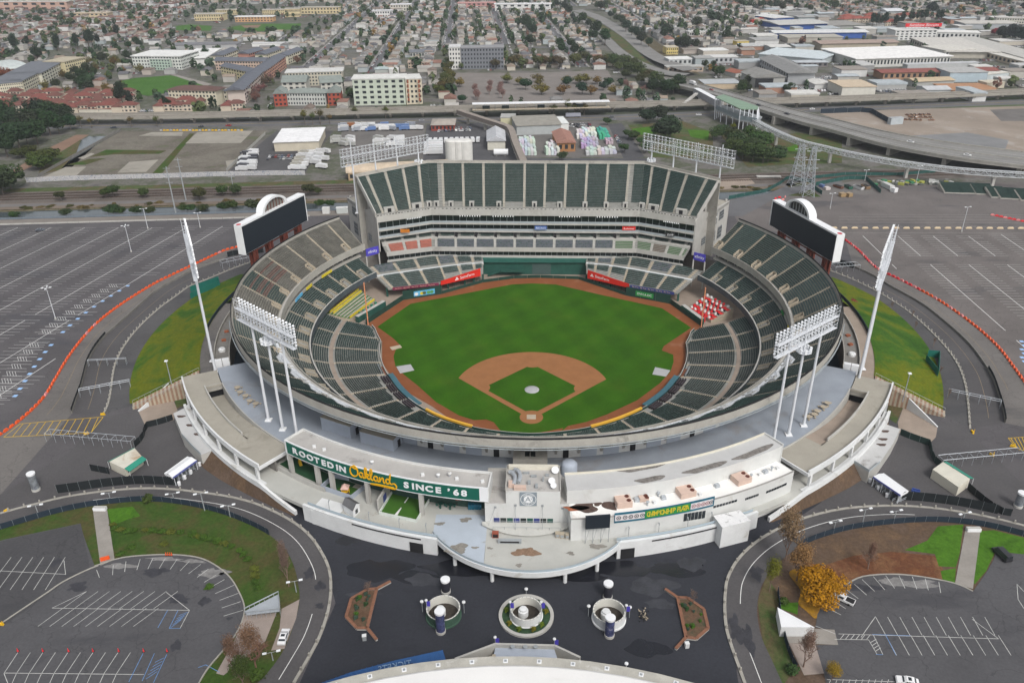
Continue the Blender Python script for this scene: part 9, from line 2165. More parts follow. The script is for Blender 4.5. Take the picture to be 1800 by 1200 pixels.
for x0,x1,y,tp,dp,lab in((1028,1180,112,78,24,'cream school block with arcade, left one'),(1140,1255,80,55,18,'cream school block behind the arcade'),(1242,1440,118,92,20,'orange and white school hall'),(1385,1500,78,55,16,'low cream school range, middle'),(1505,1585,92,50,20,'tall cream school block right of the fields'),(1590,1790,75,42,18,'long cream school block with rows of windows')):
 bpx(lab,(x0,y),(x1,y-2),10,dp,(.6,.5,.3)if 'orange' not in lab else(.55,.33,.17),(.45,.42,.36)if 'orange' not in lab else(.72,.72,.7),'flat',.6,(12,2),crop='A',top=tp)
for k,(x0,x1,y,tp,w_,r_,lab)in enumerate(((870,968,20,8,WHT,(.7,.7,.7),'white hall with blue panel near the top edge'),(805,870,15,6,(.5,.26,.24),(.55,.3,.28),'pink-fronted store at the top edge'),(655,690,32,20,WHT,(.6,.6,.6),'small white church hall near the top'),(687,723,20,9,(.6,.57,.5),(.7,.7,.72),'pale hall with blue roof panel near the top'),(-10,120,20,4,(.5,.33,.26),(.6,.58,.55),'long pinkish block at the top left corner'),(130,190,34,24,(.55,.45,.3),(.5,.42,.32),'low ochre block at the top left'))):
 bpx(lab,(x0,y),(x1,y-.5),6,22,w_,r_,'flat',.6,(8,2),top=tp)
BLU=(.045,.11,.36)
bpx('long bright blue warehouse with pale roof',(490,208),(965,203),10,34,BLU,(.62,.63,.63),'gable',2.,None,crop='C',top=176)
bpx('second blue warehouse behind the long blue one',(507,160),(760,152),11,60,BLU,(.5,.5,.48),'gable',2.,None,crop='C',top=132)
bpx('small blue warehouse farthest back',(483,118),(585,112),10,50,BLU,(.64,.64,.63),'gable',2.,None,crop='C',top=98)
bpx('low grey hall beside the second blue warehouse',(770,155),(960,150),7,60,(.35,.35,.34),(.3,.29,.27),'flat',.6,None,crop='C',top=138)
bpx('pale tan flat hall in front of the long blue warehouse',(915,338),(1344,332),6,36,(.42,.39,.34),(.42,.4,.35),'flat',.5,None,crop='e')
bpx('long tan hall with maroon roof ribs',(730,268),(1128,260),8,30,(.42,.37,.29),(.36,.28,.24),'gable',1.6,None,crop='C')
bpx('huge white flat-roofed warehouse',(100,502),(790,480),9,80,(.56,.56,.53),(.82,.81,.79),'flat',.8,(28,1),crop='f')
bpx('pale blue roofed works beside the dark gabled shed',(685,478),(1180,520),7,60,(.42,.46,.47),(.56,.62,.64),'flat',.6,None,crop='e')
bpx('dark fronted unit with red doors at the corner of the pale works',(985,532),(1230,530),5,16,(.2,.18,.18),(.45,.48,.5),'hip',1.5,(6,1),crop='e')
bpx('long grey gabled shed with rows of windows',(690,545),(912,668),11,26,(.33,.34,.35),(.25,.25,.245),'gable',4.,(12,2),crop='e')
t=bpx('open-ended grey shed with dark interior',(545,640),(655,690),9,30,(.36,.36,.34),(.26,.255,.24),'gable',4.5,None,crop='e')
a,b=G(*P('e',(655,692))[0]),G(*P('e',(795,690))[0])
mb=MB()
mb.W([a+NA([0,-.4,0]),b+NA([0,-.4,0])],.4,GZ,GZ+8.5,BE)
tag(mb.B('shed_opening'),'big dark doorway of the open-ended shed','doorway')
bpx('small rust-roofed shed between the two grey sheds',(420,590),(505,610),4,14,(.5,.5,.48),(.32,.12,.08),'gable',2.5,None,crop='e')
bpx('flat grey shop with mural beside the overpass',(260,705),(545,700),5,24,(.5,.4,.28),(.42,.44,.45),'flat',.4,None,crop='e')
bpx('long tan garage row with dark doors left of the sheds',(-30,572),(250,565),5,14,(.45,.36,.28),(.42,.42,.4),'flat',.4,(7,1),crop='e')
bpx('white works with blue billboard left of the sheds',(-20,515),(160,510),6,20,(.5,.52,.52),(.72,.72,.7),'flat',.5,(5,1),crop='e')
bpx('white hall with maroon back roof',(250,445),(445,440),6,22,(.5,.46,.4),(.72,.72,.7),'flat',.6,None,crop='e')
bpx('grey flat workshop right of the white hall',(300,500),(520,495),6,20,(.42,.43,.44),(.62,.62,.6),'flat',.5,(6,1),crop='e')
bpx('yellow two-storey building at the freeway edge',(-40,432),(52,430),8,18,(.62,.5,.2),(.5,.45,.35),'flat',.5,(6,2),crop='e')
bpx('white low building by a round green tree',(140,290),(282,285),6,14,(.66,.65,.6),(.6,.6,.58),'flat',.5,(8,1),crop='e')
bpx('yellow low building among the bungalows, right',(515,362),(610,358),5,12,(.6,.45,.1),(.45,.4,.3),'flat',.5,None,crop='e')
bpx('maroon-edged flat workshop row',(545,265),(680,262),5,18,(.45,.44,.42),(.55,.53,.5),'flat',.5,None,crop='e')
for k,(x,y)in enumerate(((632,180),(690,165))):
 bpx('%s red container stack near the small blue warehouse'%('left','right')[k],(x,y),(x+70,y-2),4,8,(.4,.04,.03),(.42,.06,.05),'flat',.2,None,crop='e',name='container',cat='container')
bpx('cream flat-topped box warehouse in the vehicle compound',(835,508),(1012,505),8,34,(.6,.58,.52),(.56,.46,.34),'flat',.6,None,crop='C')
bpx('brick works with long maroon striped roof',(300,592),(1130,575),7,22,(.36,.22,.14),(.25,.09,.075),'gable',1.8,(20,1),crop='f')
bpx('tan-roofed shed in front of the brick works',(540,645),(822,632),5,20,(.4,.4,.38),(.5,.4,.27),'gable',1.8,None,crop='f')
bpx('pale blue box warehouse in front of the brick works',(785,608),(1062,605),9,30,(.42,.5,.55),(.42,.42,.41),'flat',.5,None,crop='f')
bpx('white flat unit right of the pale blue box',(1065,600),(1225,582),6,26,(.5,.55,.56),(.62,.6,.54),'flat',.5,None,crop='f')
bpx('low white gabled shed beside the rust-roofed yard',(620,698),(800,695),4,20,(.52,.54,.54),(.5,.51,.52),'gable',2,None,crop='f')
bpx('wide low rust-coloured roof by the viaduct',(805,695),(1160,690),3,34,(.4,.25,.17),(.42,.23,.13),'flat',.4,None,crop='f')
bpx('cream shed at the right end of the rusty roof',(1065,655),(1195,650),5,14,(.55,.5,.4),(.55,.5,.4),'flat',.4,None,crop='f')
bpx('long grey low shed along the huge white warehouse',(480,515),(1000,500),5,10,(.45,.46,.46),(.5,.51,.52),'flat',.4,None,crop='f')
bpx('white multi-storey factory with dark window bands',(385,300),(690,296),15,26,(.68,.68,.66),(.66,.66,.64),'flat',.8,(9,4),crop='f',top=228)
bpx('white factory extension to the right',(695,292),(1010,300),9,26,(.64,.64,.62),(.74,.73,.7),'flat',.6,(10,1),crop='f')
bpx('flat-roofed sawtooth-like works in front of the factory',(500,325),(745,430),7,60,(.45,.42,.36),(.56,.54,.5),'flat',.8,(14,1),crop='f')
bpx('white-ended works block below the factory',(755,432),(975,420),8,40,(.62,.62,.6),(.6,.58,.53),'flat',.8,(8,1),crop='f')
bpx('very long grey shed running to the right edge',(780,320),(1400,500),7,34,(.4,.39,.36),(.48,.47,.44),'flat',.6,(24,1),crop='f')
bpx('tan shed range in front of the very long grey shed',(980,410),(1400,520),6,20,(.48,.4,.3),(.6,.58,.53),'flat',.6,(14,1),crop='f')
bpx('flat grey warehouse at the far right',(905,215),(1300,215),7,40,(.38,.4,.42),(.52,.5,.46),'flat',.6,None,crop='f')
bpx('long cream walk-up block at the right edge',(1135,175),(1360,180),8,20,(.6,.58,.5),(.5,.48,.45),'flat',.6,(12,2),crop='f')
bpx('pale hall cut by the right edge',(1285,290),(1420,300),8,30,(.6,.6,.58),(.66,.66,.64),'flat',.6,None,crop='f')
bpx('white gabled hall behind the red-roofed houses',(330,118),(455,115),7,34,(.4,.42,.42),(.6,.62,.64),'gable',3,None,crop='f')
a,b=G(*P('f',(470,300))[0]),G(*P('f',(738,298))[0])
a,b=a+NA([0,10,0]),b+NA([0,10,0])
z0,z1=AI(a[0],a[1],200/4.2),AI(a[0],a[1],174/4.2)
t=AC('rooftop_sign','long red rooftop sign with white script letters above the factory','sign',(a[0],a[1],z0))
mb=MB()
mb.W([a,b],.6,z0,z1,mat('sign_bright_red',(.62,.02,.03),.5,.05))
mb.B('board',t)
d=(b-a)[:2]/np.hypot(*(b-a)[:2])
mid=(a+b)/2+NA([d[1],-d[0],0])*.5
A2('lettering','Sunshine Biscuits',AJ,(z1-z0)*.95,t,AL((mid[0],mid[1],(z0+z1)/2),(d[0],d[1],0),(0,0,1)),shear=.3,extrude=.1,sx=np.hypot(*(b-a)[:2])/((z1-z0)*.95*8.4))
mb=MB()
for f in np.linspace(.02,.98,12):
 c=lerp(a,b,f);mb.T((c[0],c[1]+.6,GZ+14),(c[0],c[1]+.6,z0+1),.25,mt=AA,n=4)
mb.B('frame',t)
for k,(x,y)in enumerate(((60,160),(110,165),(30,150),(190,165),(240,160),(300,185),(260,175),(450,140),(500,138),(560,140),(340,190),(20,170),(215,140))):
 p=G(*P('f',(x,y))[0]);BW('red-roofed cream house behind the factory, right of centre',p,22,14,6,.3*(k%3),(.56,.48,.38),(.27,.08,.06),'hip',3.5,(5,2),'house','red_roofed_house','red-roofed houses behind the factory')
AB('school_field',[(0,180),(130,175),(210,205),(100,218),(0,215)],.1,B5,'f')
AB('yard',[(690,640),(1230,590),(1344,600),(1344,700),(1000,770),(700,770)],.1,AX,'e')
AB('yard',[(1010,300),(1344,290),(1344,350),(1150,330)],.1,CL,'f')
A3('white work vehicle in the compound by the cream box warehouse','vehicles in the compound',[(990,750),(1150,760),(1130,700),(1000,690)],'e',8,4,A5,.4,WT,'work_vehicle','van',.75,.4)
A3('white vehicle parked behind the cream box warehouse','vehicles behind the cream box',[(1090,660),(1340,630),(1330,600),(1090,610)],'e',12,4,A5,.4,WT,'work_vehicle','van',.6,.4)
A3('white vehicle right of the cream box warehouse','vehicles right of the cream box',[(240,690),(520,700),(480,650),(240,640)],'f',12,3,A5,.4,WT+[(.3,.32,.35)],'work_vehicle','van',.6,.4)
A3('parked car in the works yard at the right edge','cars in the works yard',[(1030,520),(1240,560),(1220,500),(1010,480)],'f',10,4,A5,.5,WT+[(.4,.05,.05),(.2,.2,.22)],'parked_car','car',.6,.4)
A3('scrap car or dark machine under the overpass','dark machines under the overpass',[(700,130),(1000,190),(990,160),(800,110)],'s',12,3,A5,.5,[(.05,.05,.055),(.3,.3,.3),(.12,.12,.12)],'scrap_car','car',.75,.7)
A3('rusty scrap pile on the demolition pad','scrap on the demolition pad',[(1150,640),(1330,645),(1300,600),(1180,605)],'C',6,3,A5,.5,[(.26,.13,.07),(.3,.18,.1)],'scrap_pile','scrap',.8,1.2)
AV(GP('C',(725,600),(980,590),(1095,655)),'dark fence round the corner of the demolition pad',4.,BA,12)
bpx('tall slanting grey screen by the demolition pad',(1095,660),(1160,655),5,4,(.42,.46,.48),(.4,.42,.44),'flat',.3,None,crop='C')
GE=lambda x:458+.115*x
GT=[[(-100,60),(-100,215),(450,215),(520,118),(560,78),(400,66),(330,75),(150,70),(100,95),(0,95)],[(470,210),(500,120),(640,122),(640,210)],[(610,210),(615,150),(620,128),(755,128),(785,80),(892,80),(905,124),(1085,118),(1150,200)],[(990,12),(1040,10),(1120,50),(1190,95),(1250,135),(1330,185),(1240,200),(1120,155),(1080,110),(1040,60)],[(1245,200),(1180,150),(1180,92),(1270,92),(1300,62),(1345,45),(1350,20),(1400,18),(1480,30),(1600,36),(1830,36),(1830,200)],[(295,62),(298,36),(340,12),(420,8),(600,5),(602,40),(540,60)]]
FK=[(.55,.55,.53),(.46,.44,.4),(.42,.4,.37),(.38,.38,.37),(.5,.46,.39),(.36,.4,.41),(.42,.37,.33),(.6,.6,.59)]
FQ=[((.2,.195,.19),'grey'),((.27,.255,.235),'pale grey'),((.19,.15,.125),'brown'),((.13,.13,.14),'dark grey'),((.3,.24,.19),'tan'),((.24,.13,.1),'reddish'),((.36,.345,.32),'whitish')]
rn=random.Random(99)
houses,cars,trees=[],[],[]
XS=[-89+78.5*k for k in range(-17,16)]
HG=1900
def sx(k0,y):
 return k0-.0848*(y-497)
def EA(x,y,pad=0):
 u_,v_=DJ((x,y,GZ))
 if u_<-60 or u_>1860 or v_<-45:
  return None
 if y<GE(x)+16:
  return None
 for q in GT:
  if C4((u_,v_),q):
   return None
 return u_,v_
for i,k0 in enumerate(XS):
 y0=GE(k0)+18;run=[];y=y0;runs=[]
 while y<HG:
  x=sx(k0,y)
  if EA(x,y)is not None:
   run.append((x,y,0))
  else:
   if len(run)>2:
    runs.append(run)
   run=[]
  y+=20
 if len(run)>2:
  runs.append(run)
 for r_ in runs:
  mb=MB();mb.N([r_[0],r_[-1]],10.5,GZ+.06,CL);AH(mb.B('street'));mb=MB()
  for s in(-1,1):
   mb.N([(p[0]+s*7.,p[1],0)for p in(r_[0],r_[-1])],2.4,GZ+.1,mat('pavement',(.27,.26,.245),.9,.12))
  AH(mb.B('pavement'))
 y=y0+8
 while y<HG:
  cross=int(y//215)!=int((y+14)//215)
  if cross:
   y+=16;continue
  lot=rn.uniform(10.5,14.5)
  for s in(-1,1):
   x=sx(k0,y)+s*rn.uniform(17.5,20.5);f=EA(x,y)
   if f and rn.random()<.955:
    w,d=rn.uniform(7.5,9.8),rn.uniform(12,17);big=rn.random()<.08;houses.append((f[1],x,y,w*(1.25 if big else 1),d*(1.3 if big else 1),rn.uniform(3.4,4.4)if rn.random()<.7 else rn.uniform(5.6,7.2),f,big))
   x2=sx(k0,y)+s*rn.uniform(31,35);f2=EA(x2,y)
   if f2 and rn.random()<.5:
    houses.append((f2[1],x2,y+rn.uniform(-2,2),rn.uniform(5,8),rn.uniform(5,9),rn.uniform(2.8,3.6),f2,False))
   for _ in range(2):
    xt=sx(k0,y)+s*rn.choice((8.8,rn.uniform(23,37)));ft=EA(xt,y+5)
    if ft and rn.random()<.27:
     trees.append((ft[1],xt,y+rn.uniform(2,7),ft))
   xc=sx(k0,y)+s*4.1
   for yy in(y,y+6.2):
    fc=EA(xc,yy)
    if fc and rn.random()<.62:
     cars.append((fc[1],xc,yy,s))
  y+=lot
def C6(x,y,r_):
 for fx,fy,fr in F6:
  if(fx-x)**2+(fy-y)**2<(fr+r_)**2:
   return False
 return True
HZ=[P('A',(610,440),(720,405),(900,390),(1120,445),(1000,470),(885,495),(780,515),(640,470)),P('A',(915,125),(1600,118),(1600,172),(915,172)),P('B',(585,548),(595,380),(1405,368),(1495,535)),P('f',(0,175),(210,175),(210,220),(0,220)),GT[3]]
FV=[]
for _ in range(5200):
 x,y=rn.uniform(-900,900),rn.uniform(440,1500);u_,v_=DJ((x,y,GZ))
 if not(-40<u_<1840 and v_>-20)or y<GE(x)+14:
  continue
 zone_=next((i for i,q in enumerate(GT)if C4((u_,v_),q)),None)
 if zone_ is None or any(C4((u_,v_),q)for q in HZ):
  continue
 if zone_==4 and rn.random()<.5:
  w,d=rn.uniform(12,34),rn.uniform(12,30)
  if C6(x,y,max(w,d)*.62):
   F6.append((x,y,max(w,d)*.6));BW('low works shed with %s roof in the industrial quarter'%'pale',(x,y),w,d,rn.uniform(4,7),.09,rn.choice(FK+[(.3,.3,.3),(.36,.2,.14)]),rn.choice([(.5,.5,.49),(.36,.36,.35),(.62,.61,.58),(.42,.46,.48),(.3,.27,.24)]),rn.choice(('flat','gable','flat')),rn.uniform(.5,1.8),None,'shed','works_shed','works sheds in the industrial quarter')
  continue
 if C6(x,y,3.):
  r_=rn.random()
  if zone_==4:
   if r_<.75:
    for q in range(rn.randint(2,7)):
     cars.append((v_,x+2.6*q,y+rn.uniform(-.4,.4),1))
   else:
    FV.append((v_,x,y,(u_,v_)))
  elif r_<.42:
   FV.append((v_,x,y,(u_,v_)))
  elif r_<.6:
   for q in range(rn.randint(2,6)):
    cars.append((v_,x+2.6*q,y,1))
  elif zone_ in(0,1,2)and C6(x,y,9):
   houses.append((v_,x,y,rn.uniform(8,11),rn.uniform(10,15),rn.uniform(4,6),(u_,v_),False));F6.append((x,y,8))
for k in range(3,9):
 yc=215*k+3;run=[]
 for x in np.arange(-1350,1150,25.):
  yy=yc+.092*x
  if EA(x,yy)is not None:
   run.append((x,yy,0))
  else:
   if len(run)>2:
    mb=MB();mb.N(run,10,GZ+.055,CL);AH(mb.B('street'))
   run=[]
 if len(run)>2:
  mb=MB();mb.N(run,10,GZ+.055,CL);AH(mb.B('street'))
def ES(f):
 if f[0]<330 and f[1]<75:
  return((rn.uniform(.15,.19),.1,.085),'reddish')
 c,nme=rn.choice(FQ if rn.random()<.8 else FQ[:4]);j=rn.uniform(.85,1.15);return(tuple(v*j for v in c),nme)
houses.sort(key=lambda h:-h[0])
near,far=houses[:290],houses[290:]
for v_,x,y,w,d,h,f,big in near:
 c,nme=ES(f);kind=rn.choice(('gable','gable','hip','flat'));storeys='two-storey' if h>5 else 'low';BW('%s house with %s %s roof in the streets beyond the viaduct'%(storeys,nme,{'gable':'gabled','hip':'hipped','flat':'flat'}[kind]),(x,y),w,d,h,atan2(V_[1],V_[0])-pi/2+(0 if rn.random()<.7 else pi/2),rn.choice(FK),c,kind,.4 if kind=='flat' else rn.uniform(1.6,2.6),None,'house','house','houses in the streets beyond the viaduct')
RM=[mat('far_roof_'+n.replace(' ','_'),c,.9,.22,.2)for c,n in FQ]
RMR=mat('far_roof_rust',(.165,.1,.085),.9,.25,.2)
WM=[mat('far_wall_%s'%'abcdefgh'[i],c,.9,.12,.2)for i,c in enumerate(FK)]
mb=MB()
for v_,x,y,w,d,h,f,big in far:
 rz=atan2(V_[1],V_[0])-pi/2+rn.uniform(-.03,.03)
 if rn.random()<.35:
  w,d=d,w
 rm=RMR if(f[0]<330 and f[1]<75 and rn.random()<.7)else rn.choice(RM);mb.X((x,y,GZ),(w,d,h),rz,rn.choice(WM),rm)
 if rn.random()<.75:
  rh=rn.uniform(1.5,2.5);cs,sn=cos(rz),sin(rz)
  if d>w:
   pts=[(-w*.54,-d*.53,0),(w*.54,-d*.53,0),(w*.54,d*.53,0),(-w*.54,d*.53,0),(0,-d*.53*rn.choice((1,.4)),rh),(0,d*.53,rh)];F=[(1,2,5,4),(3,0,4,5),(0,1,4),(2,3,5)]
  else:
   pts=[(-w*.53,-d*.54,0),(w*.53,-d*.54,0),(w*.53,d*.54,0),(-w*.53,d*.54,0),(-w*.53*rn.choice((1,.4)),0,rh),(w*.53,0,rh)];F=[(0,1,5,4),(2,3,4,5),(1,2,5),(3,0,4)]
  mb.Z([(x+px_*cs-py_*sn,y+px_*sn+py_*cs,GZ+h+pz)for px_,py_,pz in pts],F,rm)
o=mb.B('distant_houses')
tag(o,'mass of small distant houses filling the far streets','houses',kind='stuff')
cars.sort(key=lambda c:-c[0])
for k,(v_,x,y,s)in enumerate(cars[:170]):
 c=rn.choice([(.7,.7,.7),(.68,.68,.7),(.5,.5,.5),(.3,.31,.32),(.05,.05,.055),(.12,.12,.13),(.25,.05,.04),(.1,.14,.24)]);nme='pale' if c[0]>.45 else('red' if c[0]>.2 and c[1]<.1 else('blue' if c[2]>.2 and c[0]<.15 else 'dark'));veh(A5,(x,y),.085+rn.uniform(-.05,.05),c,'%s car parked along the streets beyond the viaduct'%nme,'cars parked in the streets beyond the viaduct','parked_car','car',.07)
CMT=[mat('far_car_%s'%n,c,.4,.1,.5)for n,c in(('white',(.68,.68,.69)),('grey',(.35,.35,.36)),('dark',(.05,.05,.055)),('red',(.25,.04,.04)))]
mb=MB()
for v_,x,y,s in cars[170:]:
 m_=rn.choice(CMT[:3]+CMT[:2]+[CMT[3]]);mb.X((x,y,GZ+.3),(1.8,4.5,.7),.085,m_);mb.X((x,y-.2,GZ+1.),(1.6,2.4,.5),.085,BS,m_,taper=.8)
tag(mb.B('distant_cars'),'many tiny parked cars lining the far streets','cars',kind='stuff')
TG=[((.022,.042,.018),'dark green'),((.032,.055,.02),'green'),((.055,.072,.026),'olive'),((.035,.06,.035),'grey green'),((.16,.1,.03),'amber'),((.13,.07,.05),'reddish brown')]
def HV():
 r_=rn.random();return TG[0]if r_<.34 else TG[1]if r_<.6 else TG[2]if r_<.76 else TG[3]if r_<.9 else TG[4]if r_<.95 else TG[5]
trees.sort(key=lambda c:-c[0])
for v_,x,y,f in trees[:0]:
 (c,nme)=HV();h=rn.uniform(5,12);cr=rn.choice((0,1,2,3,4));GF((x,y,GZ),h,h*rn.uniform(.55,.95),c,'%s %s tree among the houses beyond the viaduct'%(nme,'slender' if cr==2 else 'rounded'),cr,'trees among the houses beyond the viaduct')
rs=np.random.RandomState(5)
FT=[mat('far_leaf_%s'%n.replace(' ','_'),mul(c,1.45),.85,.35,.3)for c,n in TG]
VV,MI=[],[]
extra=[]
for _ in range(900):
 x,y=rn.uniform(-1250,1050),rn.uniform(800,1950);f=EA(x,y)
 if f and f[1]<75:
  extra.append((f[1],x,y,f))
for v_,x,y,f in trees+extra+FV:
 r_=rn.random();mi=0 if r_<.36 else 1 if r_<.62 else 2 if r_<.78 else 3 if r_<.93 else 4 if r_<.96 else 5;h=rn.uniform(5,13);w=h*rn.uniform(.4,.9);n=46;d=rs.normal(size=(n,3));d/=np.linalg.norm(d,axis=1)[:,None];p=d*(rs.uniform(.5,1,n)**.6)[:,None]*NA([w/2,w/2,h*.42])*rs.uniform(.8,1.15,(n,1))+NA([x,y,GZ+h*.58]);nr=d+rs.normal(scale=.5,size=(n,3))+NA([0,0,.5]);nr/=np.linalg.norm(nr,axis=1)[:,None];a=np.cross(nr,rs.normal(size=(n,3)));a/=np.linalg.norm(a,axis=1)[:,None];b=np.cross(nr,a);s=rs.uniform(.1,.2,n)[:,None]*w;VV.append(np.stack([p-a*s-b*s,p+a*s-b*s,p+a*s+b*s,p-a*s+b*s],1).reshape(-1,3))
 MI.append(np.full(n,mi))
VV,MI=np.concatenate(VV),np.concatenate(MI)
me=bpy.data.meshes.new('distant_trees')
me.vertices.add(len(VV))
me.vertices.foreach_set('co',VV.reshape(-1).astype(np.float32))
me.loops.add(len(VV))
me.loops.foreach_set('vertex_index',np.arange(len(VV),dtype=np.int32))
me.polygons.add(len(MI))
me.polygons.foreach_set('loop_start',np.arange(0,4*len(MI),4,dtype=np.int32))
for m_ in FT:
 me.materials.append(m_)
me.polygons.foreach_set('material_index',MI.astype(np.int32))
me.update(calc_edges=True)
o=AE('distant_trees',me)
link(o)
tag(o,'mass of distant trees dotted through the far streets','trees',kind='stuff')
def AO(label,group,pts,crop,col,h,w,crown=0,jit=.25,trunk=.25,name='tree'):
 for k,(x,y)in enumerate(pts):
  p=G(*P(crop,(x,y))[0]);s=rn.uniform(1-jit,1+jit)*1.22;cc=tuple(c*rn.uniform(.8,1.2)for c in col);GF((p[0],p[1],GZ),h*s,w*s,cc,label if group else(label%ORD[k]if '%s' in label else label),crown,group,trunk,name)
DG,MG,OL,AM,RB=(.02,.042,.018),(.034,.065,.02),(.06,.075,.02),(.17,.12,.025),(.17,.1,.075)
AO('dense dark evergreen in the wood beside the creek, left edge','evergreens beside the creek',[(60,520),(150,560),(230,545),(300,520),(380,520),(440,520),(520,540),(560,580),(190,620),(260,640),(330,630),(400,620),(470,610),(130,650),(40,560),(300,690),(220,690),(10,545),(90,730),(60,790),(20,690),(-20,640),(160,730)],'a',(.026,.05,.02),14,13,4)
AO('olive bushy tree on the creek path','olive trees on the creek path',[(280,830),(340,800),(400,830),(300,890),(350,870),(160,800),(240,770)],'a',(.055,.075,.015),8,10,1)
AO('big dark tree at the left edge by the railway','trees at the left edge by the railway',[(20,1030),(60,1000),(10,990)],'A',(.04,.06,.025),11,13,4)
AO('%s small round tree on the bank between canal and railway, from the left',None,[(325,1060),(560,1045),(600,1040),(765,1045),(1055,1050),(1175,1035),(1250,1035),(1635,1035),(1680,1030),(1055,1060)],'A',(.045,.065,.02),6,5.5,0)
AO('low tree overhanging the near edge of the canal','low trees at the canal edge',[(75,1145),(350,1135),(600,1125),(640,1125),(720,1125),(795,1122),(970,1110),(1010,1110),(1075,1112),(1180,1105),(1220,1100),(1330,1098),(1690,1085),(1740,1085)],'A',(.04,.07,.02),4.5,6,1,trunk=.12)
AO('amber park tree by the green oval','autumn trees round the park',[(480,350),(605,350),(640,360),(575,420),(560,480),(640,470),(500,390),(740,390),(570,500),(360,500),(240,480),(340,420),(610,330),(650,390)],'A',(.15,.11,.03),9,8,3)
AO('green park tree left of the oval','green trees round the park',[(545,340),(470,400),(500,410),(440,430),(420,460),(450,470),(400,400),(300,470),(380,440),(680,330),(480,490),(620,280),(680,260),(740,260),(720,240),(1090,310)],'A',(.032,.055,.022),10,9,4)
AO('tall dark conifer among the left roofs','tall dark conifers, left',[(205,330),(180,310),(220,320),(80,270),(310,270),(490,250),(520,245),(470,250),(410,260),(650,560),(690,570),(630,555),(150,250),(560,200),(620,200)],'A',(.02,.036,.02),15,9,2)
AO('cypress in the row by the red-capped wall','cypresses by the red-capped wall',[(875,585),(890,585),(905,585),(1112,580),(1125,580),(1140,580)],'A',(.018,.035,.015),7,5,5,trunk=.05)
AO('red autumn tree at the left edge','red trees at the left edge',[(30,405),(60,410),(10,410)],'A',(.24,.07,.03),8,8,3)
AO('reddish bare street tree along the avenue','reddish trees along the avenue',[(1350,520),(1370,500),(1390,480),(1410,460),(1425,440),(1350,540),(1600,320),(1570,340),(1340,530)],'A',(.17,.09,.075),9,8,3)
AO('palm-like tree along the street before the viaduct','street palms before the viaduct',[(430,672),(485,676),(695,672),(830,670),(1610,660),(1650,662),(1690,658),(1740,655)],'A',(.13,.12,.035),9,5,3,trunk=.55,name='palm_tree')
AO('palm in the row before the station','palms before the station',[(72,630),(235,628),(1120,615),(1190,612),(1230,610),(1280,610)],'B',(.11,.12,.035),10,6,3,trunk=.55,name='palm_tree')
AO('olive street tree in the double row left of the car park','street trees left of the car park',[(570,350),(565,380),(560,400),(555,420),(550,440),(545,465),(530,490),(520,510),(545,510),(560,480),(575,430)],'B',(.085,.09,.025),10,9,0)
AO('tree along the back of the station car park','trees behind the station car park',[(660,355),(720,355),(760,358),(815,365),(915,360),(960,360),(1040,360),(1070,355),(1110,355),(1150,360),(1230,350),(1270,335),(1310,330),(1350,345),(1400,340)],'B',(.085,.085,.035),11,10,0)
AO('olive tree in the belt between car park and freeway','trees between car park and freeway',[(1430,360),(1460,380),(1490,370),(1520,400),(1560,410),(1600,420),(1450,350),(1540,380),(1620,440),(1660,460),(1500,420),(1580,450)],'B',(.065,.085,.025),11,11,4)
AO('dark tree under the freeway ramp','dark trees under the ramp',[(1640,500),(1690,490),(1720,510),(1750,500),(1780,480)],'B',(.03,.055,.02),11,10,4)
AO('yellowing tree in the station car park','yellowing trees in the car park',[(870,440),(1055,500),(1170,500),(1250,445),(1290,440),(1315,500),(1350,445),(1440,500),(1035,435),(620,460),(945,450),(1185,445),(1045,455)],'B',(.16,.12,.03),8,11,3)
AO('round dark green tree in the station car park','dark round trees in the car park',[(972,475),(1190,460),(1270,500),(1380,478),(1405,465),(638,545)],'B',(.026,.06,.03),8,9,4)
for k,(x,y)in enumerate(((710,520),(705,490),(780,500),(785,470),(835,500),(840,480),(850,520),(720,530),(1520,500),(1500,470),(1580,510),(1600,500))):
 p=G(*P('B',(x,y))[0]);BK((p[0],p[1],GZ),9,9,1,'bare pinkish tree in the rows by the station',(.26,.15,.13),1.1,'bare pinkish trees by the station')
AO('big dark tree among the bungalows right of the grey block','big dark trees right of the grey block',[(1210,260),(1230,300),(1150,260),(1160,290),(1000,250),(1390,240),(1270,130),(990,170),(970,160),(1010,190),(1060,120),(1340,190),(1330,220),(1300,150)],'B',(.026,.05,.02),15,12,4)
AO('tree on the freeway bank','trees on the freeway bank',[(1500,170),(1530,190),(1560,210),(1480,140),(1450,120),(1580,240),(1620,250),(1700,210),(1720,190),(1420,100),(1370,60),(1390,50),(1350,55),(1180,55),(1140,45),(1200,80),(1220,110)],'B',(.035,.055,.028),12,10,4)
AO('rounded green tree by the side street','green trees by the side street',[(840,690),(870,700),(915,730),(885,690),(700,600),(950,780),(810,780),(400,835)],'d',(.04,.08,.025),7,7,0)
AO('large dark spreading tree on the green plot behind the grandstand','large trees behind the grandstand',[(1080,700),(1050,690),(1110,690),(960,590),(1030,580)],'d',(.035,.055,.03),12,14,4)
AO('tree in the thicket under the guideway','thicket under the guideway',[(350,300),(400,290),(500,370),(560,380),(620,360),(680,370),(720,380),(600,420),(660,430),(560,450),(640,470),(720,480),(760,470),(480,420),(540,330),(620,300),(470,330),(840,470),(850,440)],'s',(.05,.085,.025),9,10,4)
AO('small yellow tree below the guideway station',None,[(485,215)],'s',(.2,.19,.02),6,5,3)
AO('tree cluster among the sheds left of the open shed','trees left of the open shed',[(260,540),(310,560),(340,590),(380,610),(330,530),(610,670),(565,710),(600,730),(545,740),(905,740),(940,730)],'e',(.035,.06,.02),8,7,4)
